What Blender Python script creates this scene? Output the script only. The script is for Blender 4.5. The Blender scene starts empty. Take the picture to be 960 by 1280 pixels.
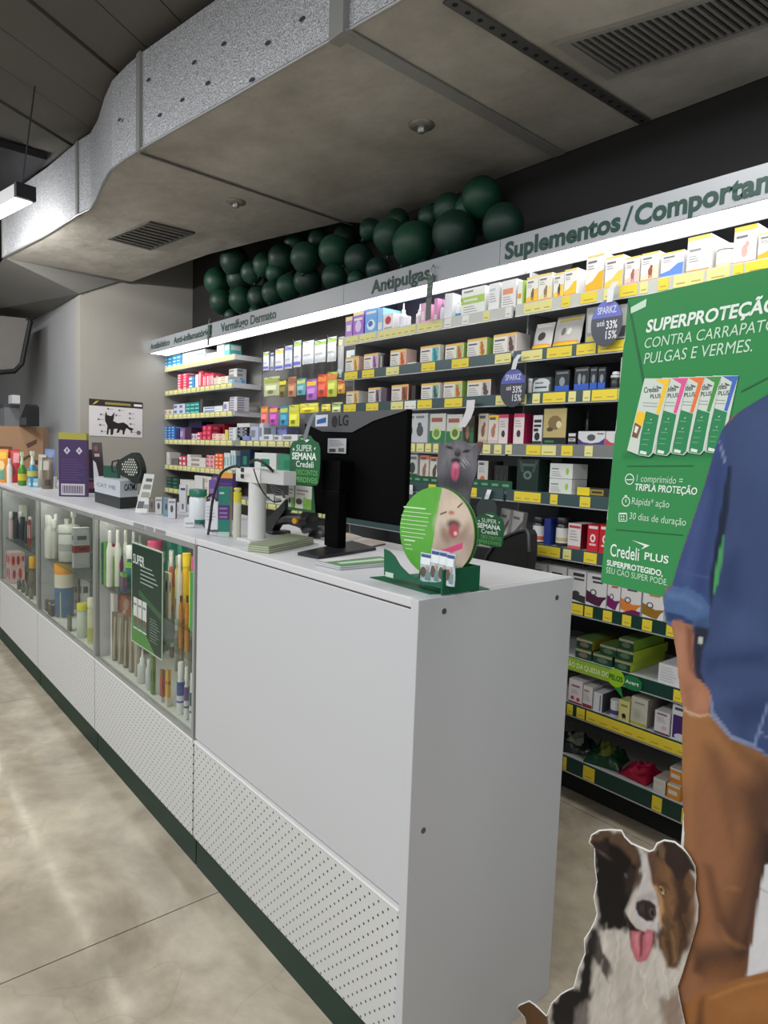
import bpy, bmesh, math, random
import numpy as np
from mathutils import Vector, Matrix
random.seed(7); rng = np.random.default_rng(7)
SC = bpy.context.scene
COL = SC.collection

# ------------------------------------------------------------------ camera
F = 836.89                                   # focal length in pixels of the 960x1280 frame
CAM = np.array([0.90820, -0.85946, 1.32126])
FW = np.array([-0.76396646, 0.63962807, -0.08503635])
RT = np.array([0.63925093, 0.76819308, 0.03518014])
UP = np.array([-0.08782654, -0.02748311, 0.99575659]); UP = np.cross(RT, FW)
cd = bpy.data.cameras.new('camera'); cam = bpy.data.objects.new('camera', cd); COL.objects.link(cam)
cd.sensor_fit = 'VERTICAL'; cd.sensor_height = 36; cd.sensor_width = 27; cd.lens = F / 1280 * 36
cd.clip_start = 0.02; cd.clip_end = 60
cam.matrix_world = Matrix(((RT[0], UP[0], -FW[0], CAM[0]), (RT[1], UP[1], -FW[1], CAM[1]), (RT[2], UP[2], -FW[2], CAM[2]), (0, 0, 0, 1)))
SC.camera = cam
# ------------------------------------------------------------------ exposure, world, large lights
SC.view_settings.view_transform = 'Standard'; SC.view_settings.look = 'None'
SC.view_settings.gamma = 1; SC.view_settings.use_curve_mapping = False
SC.view_settings.exposure = 0.28
SC.cycles.max_bounces = 6; SC.cycles.diffuse_bounces = 3; SC.cycles.glossy_bounces = 3
SC.cycles.transmission_bounces = 4; SC.cycles.transparent_max_bounces = 10
SC.cycles.sample_clamp_indirect = 4; SC.cycles.caustics_reflective = False; SC.cycles.caustics_refractive = False
w = bpy.data.worlds.new('world'); SC.world = w; w.use_nodes = True
bg = w.node_tree.nodes['Background']; bg.inputs[0].default_value = (0.93, 0.97, 1.0, 1); bg.inputs[1].default_value = 0.44

def area(name, loc, sx, sy, power, direction=(0, 0, -1), color=(1, 1, 1), spread=180):
    d = bpy.data.lights.new(name, 'AREA'); d.shape = 'RECTANGLE'; d.size = sx; d.size_y = sy; d.energy = power; d.color = color
    d.spread = math.radians(spread)
    o = bpy.data.objects.new(name, d); COL.objects.link(o); o.location = loc
    o.rotation_euler = Vector(direction).to_track_quat('-Z', 'Y').to_euler()
    return o
# rows of ceiling lamps of the shop floor on the customer side of the counter
area('shop_lamp_and_fill', (0.2, -2.1, 2.9), 5.0, 0.5, 88, (0, 0.25, -1), (0.97, 0.985, 1.0))
area('shop_lamp_and_fill', (-4.0, -1.6, 2.9), 3.5, 0.4, 60, (0, 0.2, -1), (0.97, 0.985, 1.0))
area('shop_lamp_and_fill', (3.2, 0.6, 2.7), 1.5, 1.5, 10, (-1, 0, -0.8), (1.0, 0.98, 0.95))  # added side fill from the right, apart from the lamp rows

area('aisle_fill', (0.1, 0.92, 2.62), 1.2, 0.15, 9, (-0.1, 0.2, -1), (1.0, 0.99, 0.97), 150)  # added unseen fill that brightens the lower shelves behind the counter

# ------------------------------------------------------------------ pixel helpers: where a photo point lies on a real plane
def ray(x, y): return FW + RT * ((x - 480) / F) - UP * ((y - 640) / F)
def on(axis, val, x, y):
    d = ray(x, y); t = (val - CAM[axis]) / d[axis]; return CAM + t * d
def onY(Y, x, y): return on(1, Y, x, y)
def onZ(Z, x, y): return on(2, Z, x, y)
def onX(X, x, y): return on(0, X, x, y)
def xat(px, Y, Z):
    v = RT - (px - 480) / F * FW
    return CAM[0] - ((Y - CAM[1]) * v[1] + (Z - CAM[2]) * v[2]) / v[0]
def zat(py, X, Y):
    v = UP + (py - 640) / F * FW
    return CAM[2] - ((X - CAM[0]) * v[0] + (Y - CAM[1]) * v[1]) / v[2]
def depth_of(P): return float((np.array(P, float) - CAM) @ FW)
def atd(px, py, t): return CAM + ray(px, py) * t
def face_angle(x, y, k=.85): return math.atan2(CAM[0] - x, -(CAM[1] - y)) * k
class Plane:
    def __init__(s, P0, d):
        s.P = np.array(P0, float); d = np.array([d[0], d[1], 0.0]); s.d = d / np.linalg.norm(d); s.n = np.cross(s.d, [0, 0, 1.0])
        if s.n @ (CAM - s.P) < 0: s.n = -s.n
    def px(s, x, y):
        k = ray(x, y); t = ((s.P - CAM) @ s.n) / (k @ s.n); q = CAM + t * k - s.P
        return (float(q @ s.d), float(q[2] + s.P[2]))
    def at(s, a, z, off=0.0): return s.P * [1, 1, 0] + s.d * a + np.array([0, 0, z]) + s.n * off

# ------------------------------------------------------------------ materials
def lin(c):
    return tuple(((v / 255) / 12.92 if v / 255 <= 0.04045 else ((v / 255 + 0.055) / 1.055) ** 2.4) for v in c[:3]) + (1,)
_M = {}
def M(c, rough=0.5, metal=0.0, noise=0.05, nscale=12, bump=0.0, emit=0, spec=0.5, coat=0):
    key = (tuple(c), rough, metal, noise, nscale, bump, emit, spec, coat)
    if key in _M: return _M[key]
    m = bpy.data.materials.new('mat'); m.use_nodes = True; nt = m.node_tree; b = nt.nodes['Principled BSDF']
    b.inputs['Roughness'].default_value = rough; b.inputs['Metallic'].default_value = metal
    b.inputs['Specular IOR Level'].default_value = spec; b.inputs['Coat Weight'].default_value = coat
    base = lin(c)
    if noise or bump:
        tc = nt.nodes.new('ShaderNodeTexCoord'); n = nt.nodes.new('ShaderNodeTexNoise'); n.inputs['Scale'].default_value = nscale; n.inputs['Detail'].default_value = 4
        nt.links.new(tc.outputs['Object'], n.inputs['Vector'])
    if noise:
        r = nt.nodes.new('ShaderNodeMixRGB'); r.inputs[1].default_value = tuple(v * (1 - noise) for v in base[:3]) + (1,)
        r.inputs[2].default_value = tuple(min(1, v * (1 + noise)) for v in base[:3]) + (1,)
        nt.links.new(n.outputs['Fac'], r.inputs[0]); nt.links.new(r.outputs[0], b.inputs['Base Color'])
    else: b.inputs['Base Color'].default_value = base
    if bump:
        bp = nt.nodes.new('ShaderNodeBump'); bp.inputs['Strength'].default_value = bump; bp.inputs['Distance'].default_value = 0.004
        nt.links.new(n.outputs['Fac'], bp.inputs['Height']); nt.links.new(bp.outputs[0], b.inputs['Normal'])
    if emit:
        b.inputs['Emission Color'].default_value = base; b.inputs['Emission Strength'].default_value = emit
    _M[key] = m; return m
def glass_mat(tint=(235, 245, 240), clear=0.93, rough=0.02):
    key = ('glass', tint, clear, rough)
    if key in _M: return _M[key]
    m = bpy.data.materials.new('clear_glass'); m.use_nodes = True; nt = m.node_tree; nt.nodes.clear()
    out = nt.nodes.new('ShaderNodeOutputMaterial'); t = nt.nodes.new('ShaderNodeBsdfTransparent'); g = nt.nodes.new('ShaderNodeBsdfGlossy')
    t.inputs[0].default_value = lin(tint); g.inputs['Roughness'].default_value = rough; mx = nt.nodes.new('ShaderNodeMixShader')
    fr = nt.nodes.new('ShaderNodeLayerWeight'); fr.inputs[0].default_value = .5; pw_ = nt.nodes.new('ShaderNodeMath'); pw_.operation = 'POWER'; pw_.inputs[1].default_value = 5
    nt.links.new(fr.outputs['Facing'], pw_.inputs[0])
    a = nt.nodes.new('ShaderNodeMath'); a.operation = 'MULTIPLY_ADD'; a.inputs[1].default_value = .45; a.inputs[2].default_value = (1 - clear) * .5
    nt.links.new(pw_.outputs[0], a.inputs[0]); nt.links.new(a.outputs[0], mx.inputs[0]); nt.links.new(t.outputs[0], mx.inputs[1]); nt.links.new(g.outputs[0], mx.inputs[2])
    nt.links.new(mx.outputs[0], out.inputs[0]); _M[key] = m; return m
def vcol_mat(rough=0.45):
    key = ('vcol', rough)
    if key in _M: return _M[key]
    m = bpy.data.materials.new('printed_card'); m.use_nodes = True; nt = m.node_tree; b = nt.nodes['Principled BSDF']; b.inputs['Roughness'].default_value = rough
    b.inputs['Specular IOR Level'].default_value = .2
    a = nt.nodes.new('ShaderNodeAttribute'); a.attribute_name = 'Col'; nt.links.new(a.outputs['Color'], b.inputs['Base Color']); _M[key] = m; return m

# ------------------------------------------------------------------ mesh builder
ROOT = {}            # object name -> world location of its root
class MB:
    def __init__(s): s.v = []; s.f = []; s.m = []; s.mats = []; s.sm = []
    def mi(s, mat):
        if mat not in s.mats: s.mats.append(mat)
        return s.mats.index(mat)
    def add(s, vs, fs, mat, smooth=False):
        o = len(s.v); s.v += [tuple(map(float, p)) for p in vs]; k = s.mi(mat)
        for f in fs: s.f.append(tuple(i + o for i in f)); s.m.append(k); s.sm.append(smooth)
        return s
    def box(s, x0, x1, y0, y1, z0, z1, mat, rz=0, c=None):
        vs = [(x, y, z) for x in (x0, x1) for y in (y0, y1) for z in (z0, z1)]
        if rz:
            cx, cy = c if c else ((x0 + x1) / 2, (y0 + y1) / 2); ca, sa = math.cos(rz), math.sin(rz)
            vs = [(cx + (x - cx) * ca - (y - cy) * sa, cy + (x - cx) * sa + (y - cy) * ca, z) for x, y, z in vs]
        return s.add(vs, [(0, 1, 3, 2), (4, 6, 7, 5), (0, 4, 5, 1), (2, 3, 7, 6), (0, 2, 6, 4), (1, 5, 7, 3)], mat)
    def quad(s, a, b, c, d, mat): return s.add([a, b, c, d], [(0, 1, 2, 3)], mat)
    def poly(s, pts, mat): return s.add(pts, [tuple(range(len(pts)))], mat)
    def prism(s, pts, vec, mat, side=None):
        n = len(pts); v = np.array(vec, float); q = [tuple(np.array(p, float) + v) for p in pts]
        s.add(list(pts) + q, [tuple(range(n)), tuple(range(2 * n - 1, n - 1, -1))], mat)
        s.add(list(pts) + q, [(i, i + n, (i + 1) % n + n, (i + 1) % n) for i in range(n)], side or mat); return s
    def lathe(s, prof, cx, cy, mat, n=14, cz=0, smooth=True, sx=1, sy=1, rz=0):
        vs = []; fs = []
        for r, z in prof:
            for i in range(n):
                a = 2 * math.pi * i / n; X, Y = r * sx * math.cos(a), r * sy * math.sin(a)
                vs.append((cx + X * math.cos(rz) - Y * math.sin(rz), cy + X * math.sin(rz) + Y * math.cos(rz), cz + z))
        for k in range(len(prof) - 1):
            for i in range(n): j = (i + 1) % n; fs.append((k * n + i, k * n + j, (k + 1) * n + j, (k + 1) * n + i))
        s.add(vs, fs, mat, smooth); o = len(vs)
        s.add(vs[:n][::-1], [tuple(range(n))], mat); s.add(vs[-n:], [tuple(range(n))], mat); return s
    def tube(s, pts, r, mat, n=8, closed=False):
        P = [Vector(p) for p in pts]; vs = []; fs = []; prev = None
        for i, p in enumerate(P):
            t = (P[min(i + 1, len(P) - 1)] - P[max(i - 1, 0)]).normalized()
            a = t.orthogonal() if prev is None else (prev - t * prev.dot(t))
            a = a.normalized(); prev = a; b = t.cross(a); rr = r[i] if isinstance(r, (list, tuple)) else r
            for k in range(n):
                an = 2 * math.pi * k / n; vs.append(tuple(p + (a * math.cos(an) + b * math.sin(an)) * rr))
        for i in range(len(P) - 1):
            for k in range(n): j = (k + 1) % n; fs.append((i * n + k, i * n + j, (i + 1) * n + j, (i + 1) * n + k))
        s.add(vs, fs, mat, True); s.add(vs[:n][::-1], [tuple(range(n))], mat); s.add(vs[-n:], [tuple(range(n))], mat); return s
    def build(s, name, parent=None, loc=None, bevel=0):
        """parent: root empty, part mesh, or None (then loc is the base of the thing)"""
        base = ROOT[parent.name] if parent is not None else tuple(loc if loc is not None else (0, 0, 0))
        me = bpy.data.meshes.new(name); b = np.array(base)
        me.from_pydata([tuple(np.array(p) - b) for p in s.v], [], s.f); 
        for m in s.mats: me.materials.append(m)
        me.polygons.foreach_set('material_index', s.m); me.polygons.foreach_set('use_smooth', s.sm); me.update()
        o = bpy.data.objects.new(name, me); COL.objects.link(o)
        if parent is not None: o.parent = parent
        else: o.location = base
        ROOT[o.name] = base
        if bevel:
            bv = o.modifiers.new('bevel', 'BEVEL'); bv.width = bevel; bv.segments = 2; bv.limit_method = 'ANGLE'; bv.angle_limit = math.radians(50)
        return o
LABELS = []
def tag(o, label, cat, group=None):
    o['label'] = label; o['category'] = cat
    if group: o['group'] = group
    LABELS.append(o); return o
def thing(name, loc, label, cat, group=None):
    o = bpy.data.objects.new(name, None); COL.objects.link(o); o.location = tuple(map(float, loc)); ROOT[o.name] = tuple(map(float, loc)); o.empty_display_size = 0.05
    if label: tag(o, label, cat, group)
    return o
def struct(name, loc=(0, 0, 0)):
    o = bpy.data.objects.new(name, None); COL.objects.link(o); o.location = loc; ROOT[o.name] = tuple(loc); o['kind'] = 'structure'; return o

# lettering: real flat letters laid on a surface
def text(s, P1, P2, cap, mat, parent, bold=0.0, name='lettering', up=(0, 0, 1), fit=True, lift=0.0, shear=0.0, depth=0.0):
    cu = bpy.data.curves.new('t', 'FONT'); cu.body = s; cu.size = 1; cu.offset = bold; cu.extrude = 0; cu.shear = shear; cu.resolution_u = 3
    ob = bpy.data.objects.new('t', cu); COL.objects.link(ob); dg = bpy.context.evaluated_depsgraph_get(); dg.update()
    me = bpy.data.meshes.new_from_object(ob.evaluated_get(dg)); bpy.data.objects.remove(ob)
    n = len(me.vertices); co = np.zeros(n * 3); me.vertices.foreach_get('co', co); co = co.reshape(-1, 3)
    if n == 0: return None
    x0, x1 = co[:, 0].min(), co[:, 0].max(); 
    P1 = np.array(P1, float); P2 = np.array(P2, float); r = P2 - P1; W = np.linalg.norm(r); r = r / W; upv = np.array(up, float)
    upv = upv - r * 0; nrm = np.cross(r, upv); nrm /= np.linalg.norm(nrm)
    sx = W / (x1 - x0) if fit else cap / 0.72; sy = cap / 0.72
    q = P1 + np.outer((co[:, 0] - x0) * sx, r) + np.outer(co[:, 1] * sy, upv) + nrm * lift
    base = np.array(ROOT[parent.name]); me.vertices.foreach_set('co', (q - base).ravel()); me.materials.clear(); me.materials.append(mat); me.update()
    o = bpy.data.objects.new(name, me); COL.objects.link(o); o.parent = parent; ROOT[o.name] = ROOT[parent.name]; return o

# painted print: a fine sheet whose vertex colours are a printed picture (soft shapes in plane coordinates)
def in_poly(P, poly):
    x, y = P[:, 0], P[:, 1]; c = np.zeros(len(P), bool); n = len(poly)
    for i in range(n):
        x1, y1 = poly[i]; x2, y2 = poly[(i + 1) % n]
        if y1 == y2: continue
        k = ((y1 > y) != (y2 > y)) & (x < (x2 - x1) * (y - y1) / (y2 - y1) + x1); c ^= k
    return c
def edge_dist(P, poly):
    best = np.full(len(P), 1e9); near = np.zeros_like(P)
    n = len(poly)
    for i in range(n):
        a = np.array(poly[i]); b = np.array(poly[(i + 1) % n]); ab = b - a; L = ab @ ab
        if L < 1e-12: continue
        t = np.clip(((P - a) @ ab) / L, 0, 1); q = a + t[:, None] * ab; d = np.hypot(*(P - q).T)
        k = d < best; best[k] = d[k]; near[k] = q[k]
    return best, near
def vnoise(P, scale, seed=0, ang=0, stretch=1):
    ca, sa = math.cos(ang), math.sin(ang); x = (P[:, 0] * ca + P[:, 1] * sa) * scale / stretch; y = (-P[:, 0] * sa + P[:, 1] * ca) * scale
    def h(i, j): v = np.sin(i * 127.1 + j * 311.7 + seed * 74.7) * 43758.5453; return v - np.floor(v)
    i, j = np.floor(x), np.floor(y); u, v = x - i, y - j; u = u * u * (3 - 2 * u); v = v * v * (3 - 2 * v)
    return (h(i, j) * (1 - u) + h(i + 1, j) * u) * (1 - v) + (h(i, j + 1) * (1 - u) + h(i + 1, j + 1) * u) * v
def paint(name, plane, outline, base, layers, step, parent, off=0.0, fur=0.0, fur_ang=1.5, rough=0.45, loc=None, grain=0.02, thick=0, dim=.78):
    """outline and layer shapes in plane coordinates; layer = (shape, colour, softness, opacity[, fur]) with shape a polygon or ('e',cx,cy,rx,ry,rot)"""
    O = np.array(outline); mn = O.min(0) - step; mx = O.max(0) + step
    nx = int((mx[0] - mn[0]) / step) + 2; ny = int((mx[1] - mn[1]) / step) + 2
    gx, gy = np.meshgrid(mn[0] + np.arange(nx) * step, mn[1] + np.arange(ny) * step, indexing='ij'); P = np.stack([gx.ravel(), gy.ravel()], 1)
    ins = in_poly(P, outline); d, near = edge_dist(P, outline)
    keep = ins | (d < step * 0.72); P = np.where((~ins & keep)[:, None], near, P)
    idx = -np.ones(nx * ny, int); idx[keep] = np.arange(keep.sum()); G = idx.reshape(nx, ny)
    a, b, c, e = G[:-1, :-1].ravel(), G[1:, :-1].ravel(), G[1:, 1:].ravel(), G[:-1, 1:].ravel(); ok = (a >= 0) & (b >= 0) & (c >= 0) & (e >= 0)
    faces = np.stack([a, b, c, e], 1)[ok].tolist()
    for q in np.stack([a, b, c, e], 1)[~ok]:
        t = [int(i) for i in q if i >= 0]
        if len(t) == 3: faces.append(t)
    P = P[keep]; C = np.tile(np.array(lin(base)[:3]), (len(P), 1))
    wob = (np.stack([vnoise(P, 150, 3, fur_ang, 2.5), vnoise(P, 150, 4, fur_ang, 2.5)], 1) - 0.5) * (0.016 if fur > .15 else 0)
    for L in layers:
        shape, col, soft, op = L[:4]; PP = P + wob * (L[4] if len(L) > 4 else 0)
        if shape[0] == 'e':
            _, cx, cy, rx, ry, rot = shape; ca, sa = math.cos(rot), math.sin(rot); u = ((PP[:, 0] - cx) * ca + (PP[:, 1] - cy) * sa) / rx; v = (-(PP[:, 0] - cx) * sa + (PP[:, 1] - cy) * ca) / ry
            sd = (np.hypot(u, v) - 1) * min(rx, ry)
        else:
            i2 = in_poly(PP, shape); dd, _ = edge_dist(PP, shape); sd = np.where(i2, -dd, dd)
        k = np.clip(0.5 - sd / (2 * soft), 0, 1); k = k * k * (3 - 2 * k) * op
        C = C * (1 - k[:, None]) + np.array(lin(col)[:3]) * k[:, None]
    if fur: C = C * (1 + fur * (vnoise(P, 260, 9, fur_ang, 5) - 0.5)[:, None] + 0.5 * fur * (vnoise(P, 90, 5, fur_ang + 0.4, 3) - 0.5)[:, None])
    C = np.clip(C * (1 + grain * (vnoise(P, 300, 12) - 0.5)[:, None] * 2), 0, 1)
    C = C * dim
    W = plane.P * [1, 1, 0] + np.outer(P[:, 0], plane.d) + np.outer(P[:, 1], [0, 0, 1]) + plane.n * off
    bs = np.array(ROOT[parent.name] if parent is not None else loc)
    me = bpy.data.meshes.new(name); me.from_pydata((W - bs).tolist(), [], faces)
    at = me.color_attributes.new('Col', 'FLOAT_COLOR', 'POINT'); at.data.foreach_set('color', np.concatenate([C, np.ones((len(C), 1))], 1).ravel())
    me.materials.append(vcol_mat(rough)); me.update(); o = bpy.data.objects.new(name, me); COL.objects.link(o)
    if parent is not None: o.parent = parent
    else: o.location = tuple(bs)
    ROOT[o.name] = tuple(bs); return o
def plate(name, plane, outline, thick, mat, parent=None, off=0.0, loc=None):
    """a board of real thickness cut to an outline; its face is at off, its back at off-thick"""
    b = MB(); f = [plane.at(a, z, off) for a, z in outline]; b.prism([tuple(p) for p in f], -plane.n * thick, mat); return b.build(name, parent, loc)
def ell(cx, cy, rx, ry, n=28, rot=0):
    return [(cx + rx * math.cos(t) * math.cos(rot) - ry * math.sin(t) * math.sin(rot), cy + rx * math.cos(t) * math.sin(rot) + ry * math.sin(t) * math.cos(rot)) for t in [2 * math.pi * i / n for i in range(n)]]
def smoothpoly(p, it=2):
    for _ in range(it):
        q = []
        for i in range(len(p)):
            a, b = p[i], p[(i + 1) % len(p)]; q += [(a[0] * .75 + b[0] * .25, a[1] * .75 + b[1] * .25), (a[0] * .25 + b[0] * .75, a[1] * .25 + b[1] * .75)]
        p = q
    return p

# ================================================================== THE ROOM
WY = 1.74          # wall behind the shelves
WX = -5.0          # wall at the far end
DZ = 2.70          # underside of the air duct
# --- floor: polished concrete slabs with saw-cut joints
def concrete():
    m = bpy.data.materials.new('polished_concrete'); m.use_nodes = True; nt = m.node_tree; b = nt.nodes['Principled BSDF']; b.inputs['Coat Weight'].default_value = .7; b.inputs['Coat Roughness'].default_value = .10
    g = nt.nodes.new('ShaderNodeNewGeometry'); N = nt.nodes.new
    n1 = N('ShaderNodeTexNoise'); n1.inputs['Scale'].default_value = 1.6; n1.inputs['Detail'].default_value = 8; n1.inputs['Roughness'].default_value = .62; n1.inputs['Distortion'].default_value = .5
    n2 = N('ShaderNodeTexNoise'); n2.inputs['Scale'].default_value = 9; n2.inputs['Detail'].default_value = 6
    vo = N('ShaderNodeTexVoronoi'); vo.feature = 'DISTANCE_TO_EDGE'; vo.inputs['Scale'].default_value = 1.1
    n3 = N('ShaderNodeTexNoise'); n3.inputs['Scale'].default_value = 3; ad = N('ShaderNodeVectorMath'); ad.operation = 'ADD'
    nt.links.new(g.outputs['Position'], n3.inputs['Vector']); nt.links.new(g.outputs['Position'], ad.inputs[0]); nt.links.new(n3.outputs['Color'], ad.inputs[1]); nt.links.new(ad.outputs[0], vo.inputs['Vector'])
    cr = N('ShaderNodeValToRGB'); e = cr.color_ramp.elements; e[0].position = .28; e[0].color = lin((140, 127, 108)); e[1].position = .72; e[1].color = lin((224, 212, 190))
    k = e.new(.5) if hasattr(e, 'new') else None; k.color = lin((192, 180, 160))
    mx = N('ShaderNodeMixRGB'); mx.blend_type = 'MULTIPLY'; mx.inputs[0].default_value = .45
    c2 = N('ShaderNodeValToRGB'); c2.color_ramp.elements[0].position = .3; c2.color_ramp.elements[0].color = (.55, .53, .5, 1); c2.color_ramp.elements[1].position = .6
    c3 = N('ShaderNodeValToRGB'); c3.color_ramp.elements[0].position = 0; c3.color_ramp.elements[0].color = (.62, .58, .54, 1); c3.color_ramp.elements[1].position = .006; c3.color_ramp.elements[1].color = (1, 1, 1, 1)
    m2 = N('ShaderNodeMixRGB'); m2.blend_type = 'MULTIPLY'; m2.inputs[0].default_value = .3
    for n in (n1, n2): nt.links.new(g.outputs['Position'], n.inputs['Vector'])
    nt.links.new(n1.outputs['Fac'], cr.inputs[0]); nt.links.new(n2.outputs['Fac'], c2.inputs[0]); nt.links.new(vo.outputs['Distance'], c3.inputs[0])
    nt.links.new(cr.outputs[0], mx.inputs[1]); nt.links.new(c2.outputs[0], mx.inputs[2]); nt.links.new(mx.outputs[0], m2.inputs[1]); nt.links.new(c3.outputs[0], m2.inputs[2]); nt.links.new(m2.outputs[0], b.inputs['Base Color'])
    rr = N('ShaderNodeMapRange'); rr.inputs[3].default_value = .10; rr.inputs[4].default_value = .30; nt.links.new(n1.outputs['Fac'], rr.inputs[0]); nt.links.new(rr.outputs[0], b.inputs['Roughness'])
    bp = N('ShaderNodeBump'); bp.inputs['Strength'].default_value = .12; bp.inputs['Distance'].default_value = .01; nt.links.new(n2.outputs['Fac'], bp.inputs['Height']); nt.links.new(bp.outputs[0], b.inputs['Normal'])
    return m
mconc = concrete()
floor = struct('floor')
MB().box(-9, 4, -5, 3, -0.06, -0.012, M((60, 54, 47), .8)).build('floor_bed', floor)
xs = [-9, -6.84, -4.84, -2.84, -.84, 1.16, 4]; ys = [-5, -2.7, -.7, 1.315, 3]
for i in range(len(xs) - 1):
    for j in range(len(ys) - 1):
        MB().box(xs[i] + .002, xs[i + 1] - .002, ys[j] + .002, ys[j + 1] - .002, -.012, 0, mconc).build('floor_slab', floor)
# --- walls
mwall = M((156, 153, 146), .85, noise=.04, nscale=3, bump=.05)
mdark = M((38, 37, 37), .9, noise=.1, nscale=3)
wb = struct('wall_back'); MB().box(-5.0, 2.2, WY, WY + .1, 0, 3.3, mdark).build('wall_panel', wb)
wl = struct('wall_left'); MB().box(WX - .12, WX, .775, WY + .1, 0, 3.3, mwall).build('wall_panel', wl)
MB().box(-8.6, WX - .12, .775, .9, 0, 3.3, M((150, 151, 152), .85, nscale=3)).build('wall_panel', wl)
wf = struct('wall_far'); MB().box(-8.7, -8.6, -5, .9, 0, 3.3, M((120, 122, 125), .9)).build('wall_panel', wf)
# --- ceiling of grey boards laid slantwise above the duct
ceil = struct('ceiling')
MB().box(-9, 4, -5, 3, 3.26, 3.3, M((20, 20, 20), .95)).build('ceiling_backing', ceil)
mcl = M((100, 98, 93), .9, noise=.25, nscale=1.5)
dv = np.array([-.55, .835]); pv = np.array([-.835, -.55])
for k in range(-8, 32):
    a = np.array([-1.6, .1]) + pv * .28 * k; q = [a - dv * 4.0, a + dv * 2.0, a + dv * 2.0 + pv * .268, a - dv * 4.0 + pv * .268]
    z = 3.2 + .006 * (k % 3)
    MB().prism([(p[0], p[1], z) for p in q], (0, 0, .03), mcl).build('ceiling_board', ceil)
MB().box(-6.6, -4.0, -1.2, .30, 3.145, 3.19, M((22, 23, 27), .6)).build('ceiling_beam', ceil)

# ================================================================== AIR DUCT
def foil():
    m = bpy.data.materials.new('embossed_foil'); m.use_nodes = True; nt = m.node_tree; b = nt.nodes['Principled BSDF']
    b.inputs['Metallic'].default_value = .5; b.inputs['Roughness'].default_value = .42
    g = nt.nodes.new('ShaderNodeNewGeometry'); n = nt.nodes.new('ShaderNodeTexNoise'); n.inputs['Scale'].default_value = 170; n.inputs['Detail'].default_value = 3
    n2 = nt.nodes.new('ShaderNodeTexNoise'); n2.inputs['Scale'].default_value = 3
    nt.links.new(g.outputs['Position'], n.inputs['Vector']); nt.links.new(g.outputs['Position'], n2.inputs['Vector'])
    c = nt.nodes.new('ShaderNodeValToRGB'); c.color_ramp.elements[0].position = .35; c.color_ramp.elements[0].color = lin((150, 152, 158)); c.color_ramp.elements[1].position = .65; c.color_ramp.elements[1].color = lin((236, 238, 242))
    nt.links.new(n.outputs['Fac'], c.inputs[0]); nt.links.new(c.outputs[0], b.inputs['Base Color'])
    bp = nt.nodes.new('ShaderNodeBump'); bp.inputs['Strength'].default_value = .5; bp.inputs['Distance'].default_value = .006
    nt.links.new(n.outputs['Fac'], bp.inputs['Height']); nt.links.new(bp.outputs[0], b.inputs['Normal']); return m
def duct_board():
    m = bpy.data.materials.new('duct_underside'); m.use_nodes = True; nt = m.node_tree; b = nt.nodes['Principled BSDF']; b.inputs['Roughness'].default_value = .55; b.inputs['Metallic'].default_value = .25
    g = nt.nodes.new('ShaderNodeNewGeometry'); n = nt.nodes.new('ShaderNodeTexNoise'); n.inputs['Scale'].default_value = 2.5; n.inputs['Detail'].default_value = 7; n.inputs['Roughness'].default_value = .65
    nt.links.new(g.outputs['Position'], n.inputs['Vector']); c = nt.nodes.new('ShaderNodeValToRGB'); c.color_ramp.elements[0].position = .3; c.color_ramp.elements[0].color = lin((160, 156, 146)); c.color_ramp.elements[1].position = .7; c.color_ramp.elements[1].color = lin((204, 200, 192))
    nt.links.new(n.outputs['Fac'], c.inputs[0]); nt.links.new(c.outputs[0], b.inputs['Base Color'])
    n2 = nt.nodes.new('ShaderNodeTexNoise'); n2.inputs['Scale'].default_value = 7; n2.inputs['Detail'].default_value = 4; nt.links.new(g.outputs['Position'], n2.inputs['Vector'])
    bp = nt.nodes.new('ShaderNodeBump'); bp.inputs['Strength'].default_value = .35; bp.inputs['Distance'].default_value = .02; nt.links.new(n2.outputs['Fac'], bp.inputs['Height']); nt.links.new(bp.outputs[0], b.inputs['Normal']); return m
mfoil = foil(); mdb = duct_board()
def dz(px, py): p = onZ(DZ, px, py); return (p[0], p[1])
front = [(1.3, .80), dz(430, 42), dz(300, 117), dz(175, 188), dz(158, 199), dz(140, 213), dz(131, 228), dz(122, 250), dz(113, 262), dz(100, 268), dz(60, 293), dz(5, 322)]
back = [(1.3, WY - .004), (-2.35, WY - .01), dz(430, 277), dz(330, 300), dz(260, 318), dz(200, 339), dz(165, 352)]
duct = thing('air_duct', (-1.5, 1.0, DZ), 'large silver foil air duct running over the counter and shelves under the ceiling', 'air duct')
TOPZ = 3.13
b = MB(); b.add([(x, y, DZ) for x, y in front] + [(x, y, DZ) for x, y in back[::-1]], [tuple(range(len(front) + len(back)))], mdb); b.build('underside_panel', duct)
b = MB(); n = len(front); tz = [2.86, 2.86, 2.98] + [TOPZ] * (n - 3)
tz = [3.0, 3.08, 3.11] + [TOPZ] * (n - 3)
b.add([(x, y, DZ) for x, y in front] + [(x, y, t) for (x, y), t in zip(front, tz)], [(i, i + 1, i + 1 + n, i + n) for i in range(n - 1)], mfoil); b.build('front_panel', duct)
b = MB(); b.add([(x, y, DZ) for x, y in back] + [(x, y, TOPZ) for x, y in back], [(i, i + 1, i + 1 + len(back), i + len(back)) for i in range(len(back) - 1)], mfoil); b.build('back_panel', duct)
b = MB(); b.add([(x, y, t) for (x, y), t in zip(front, tz)] + [(x, y, TOPZ) for x, y in back[::-1]], [tuple(range(len(front) + len(back)))], mfoil); b.build('top_panel', duct)
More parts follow.
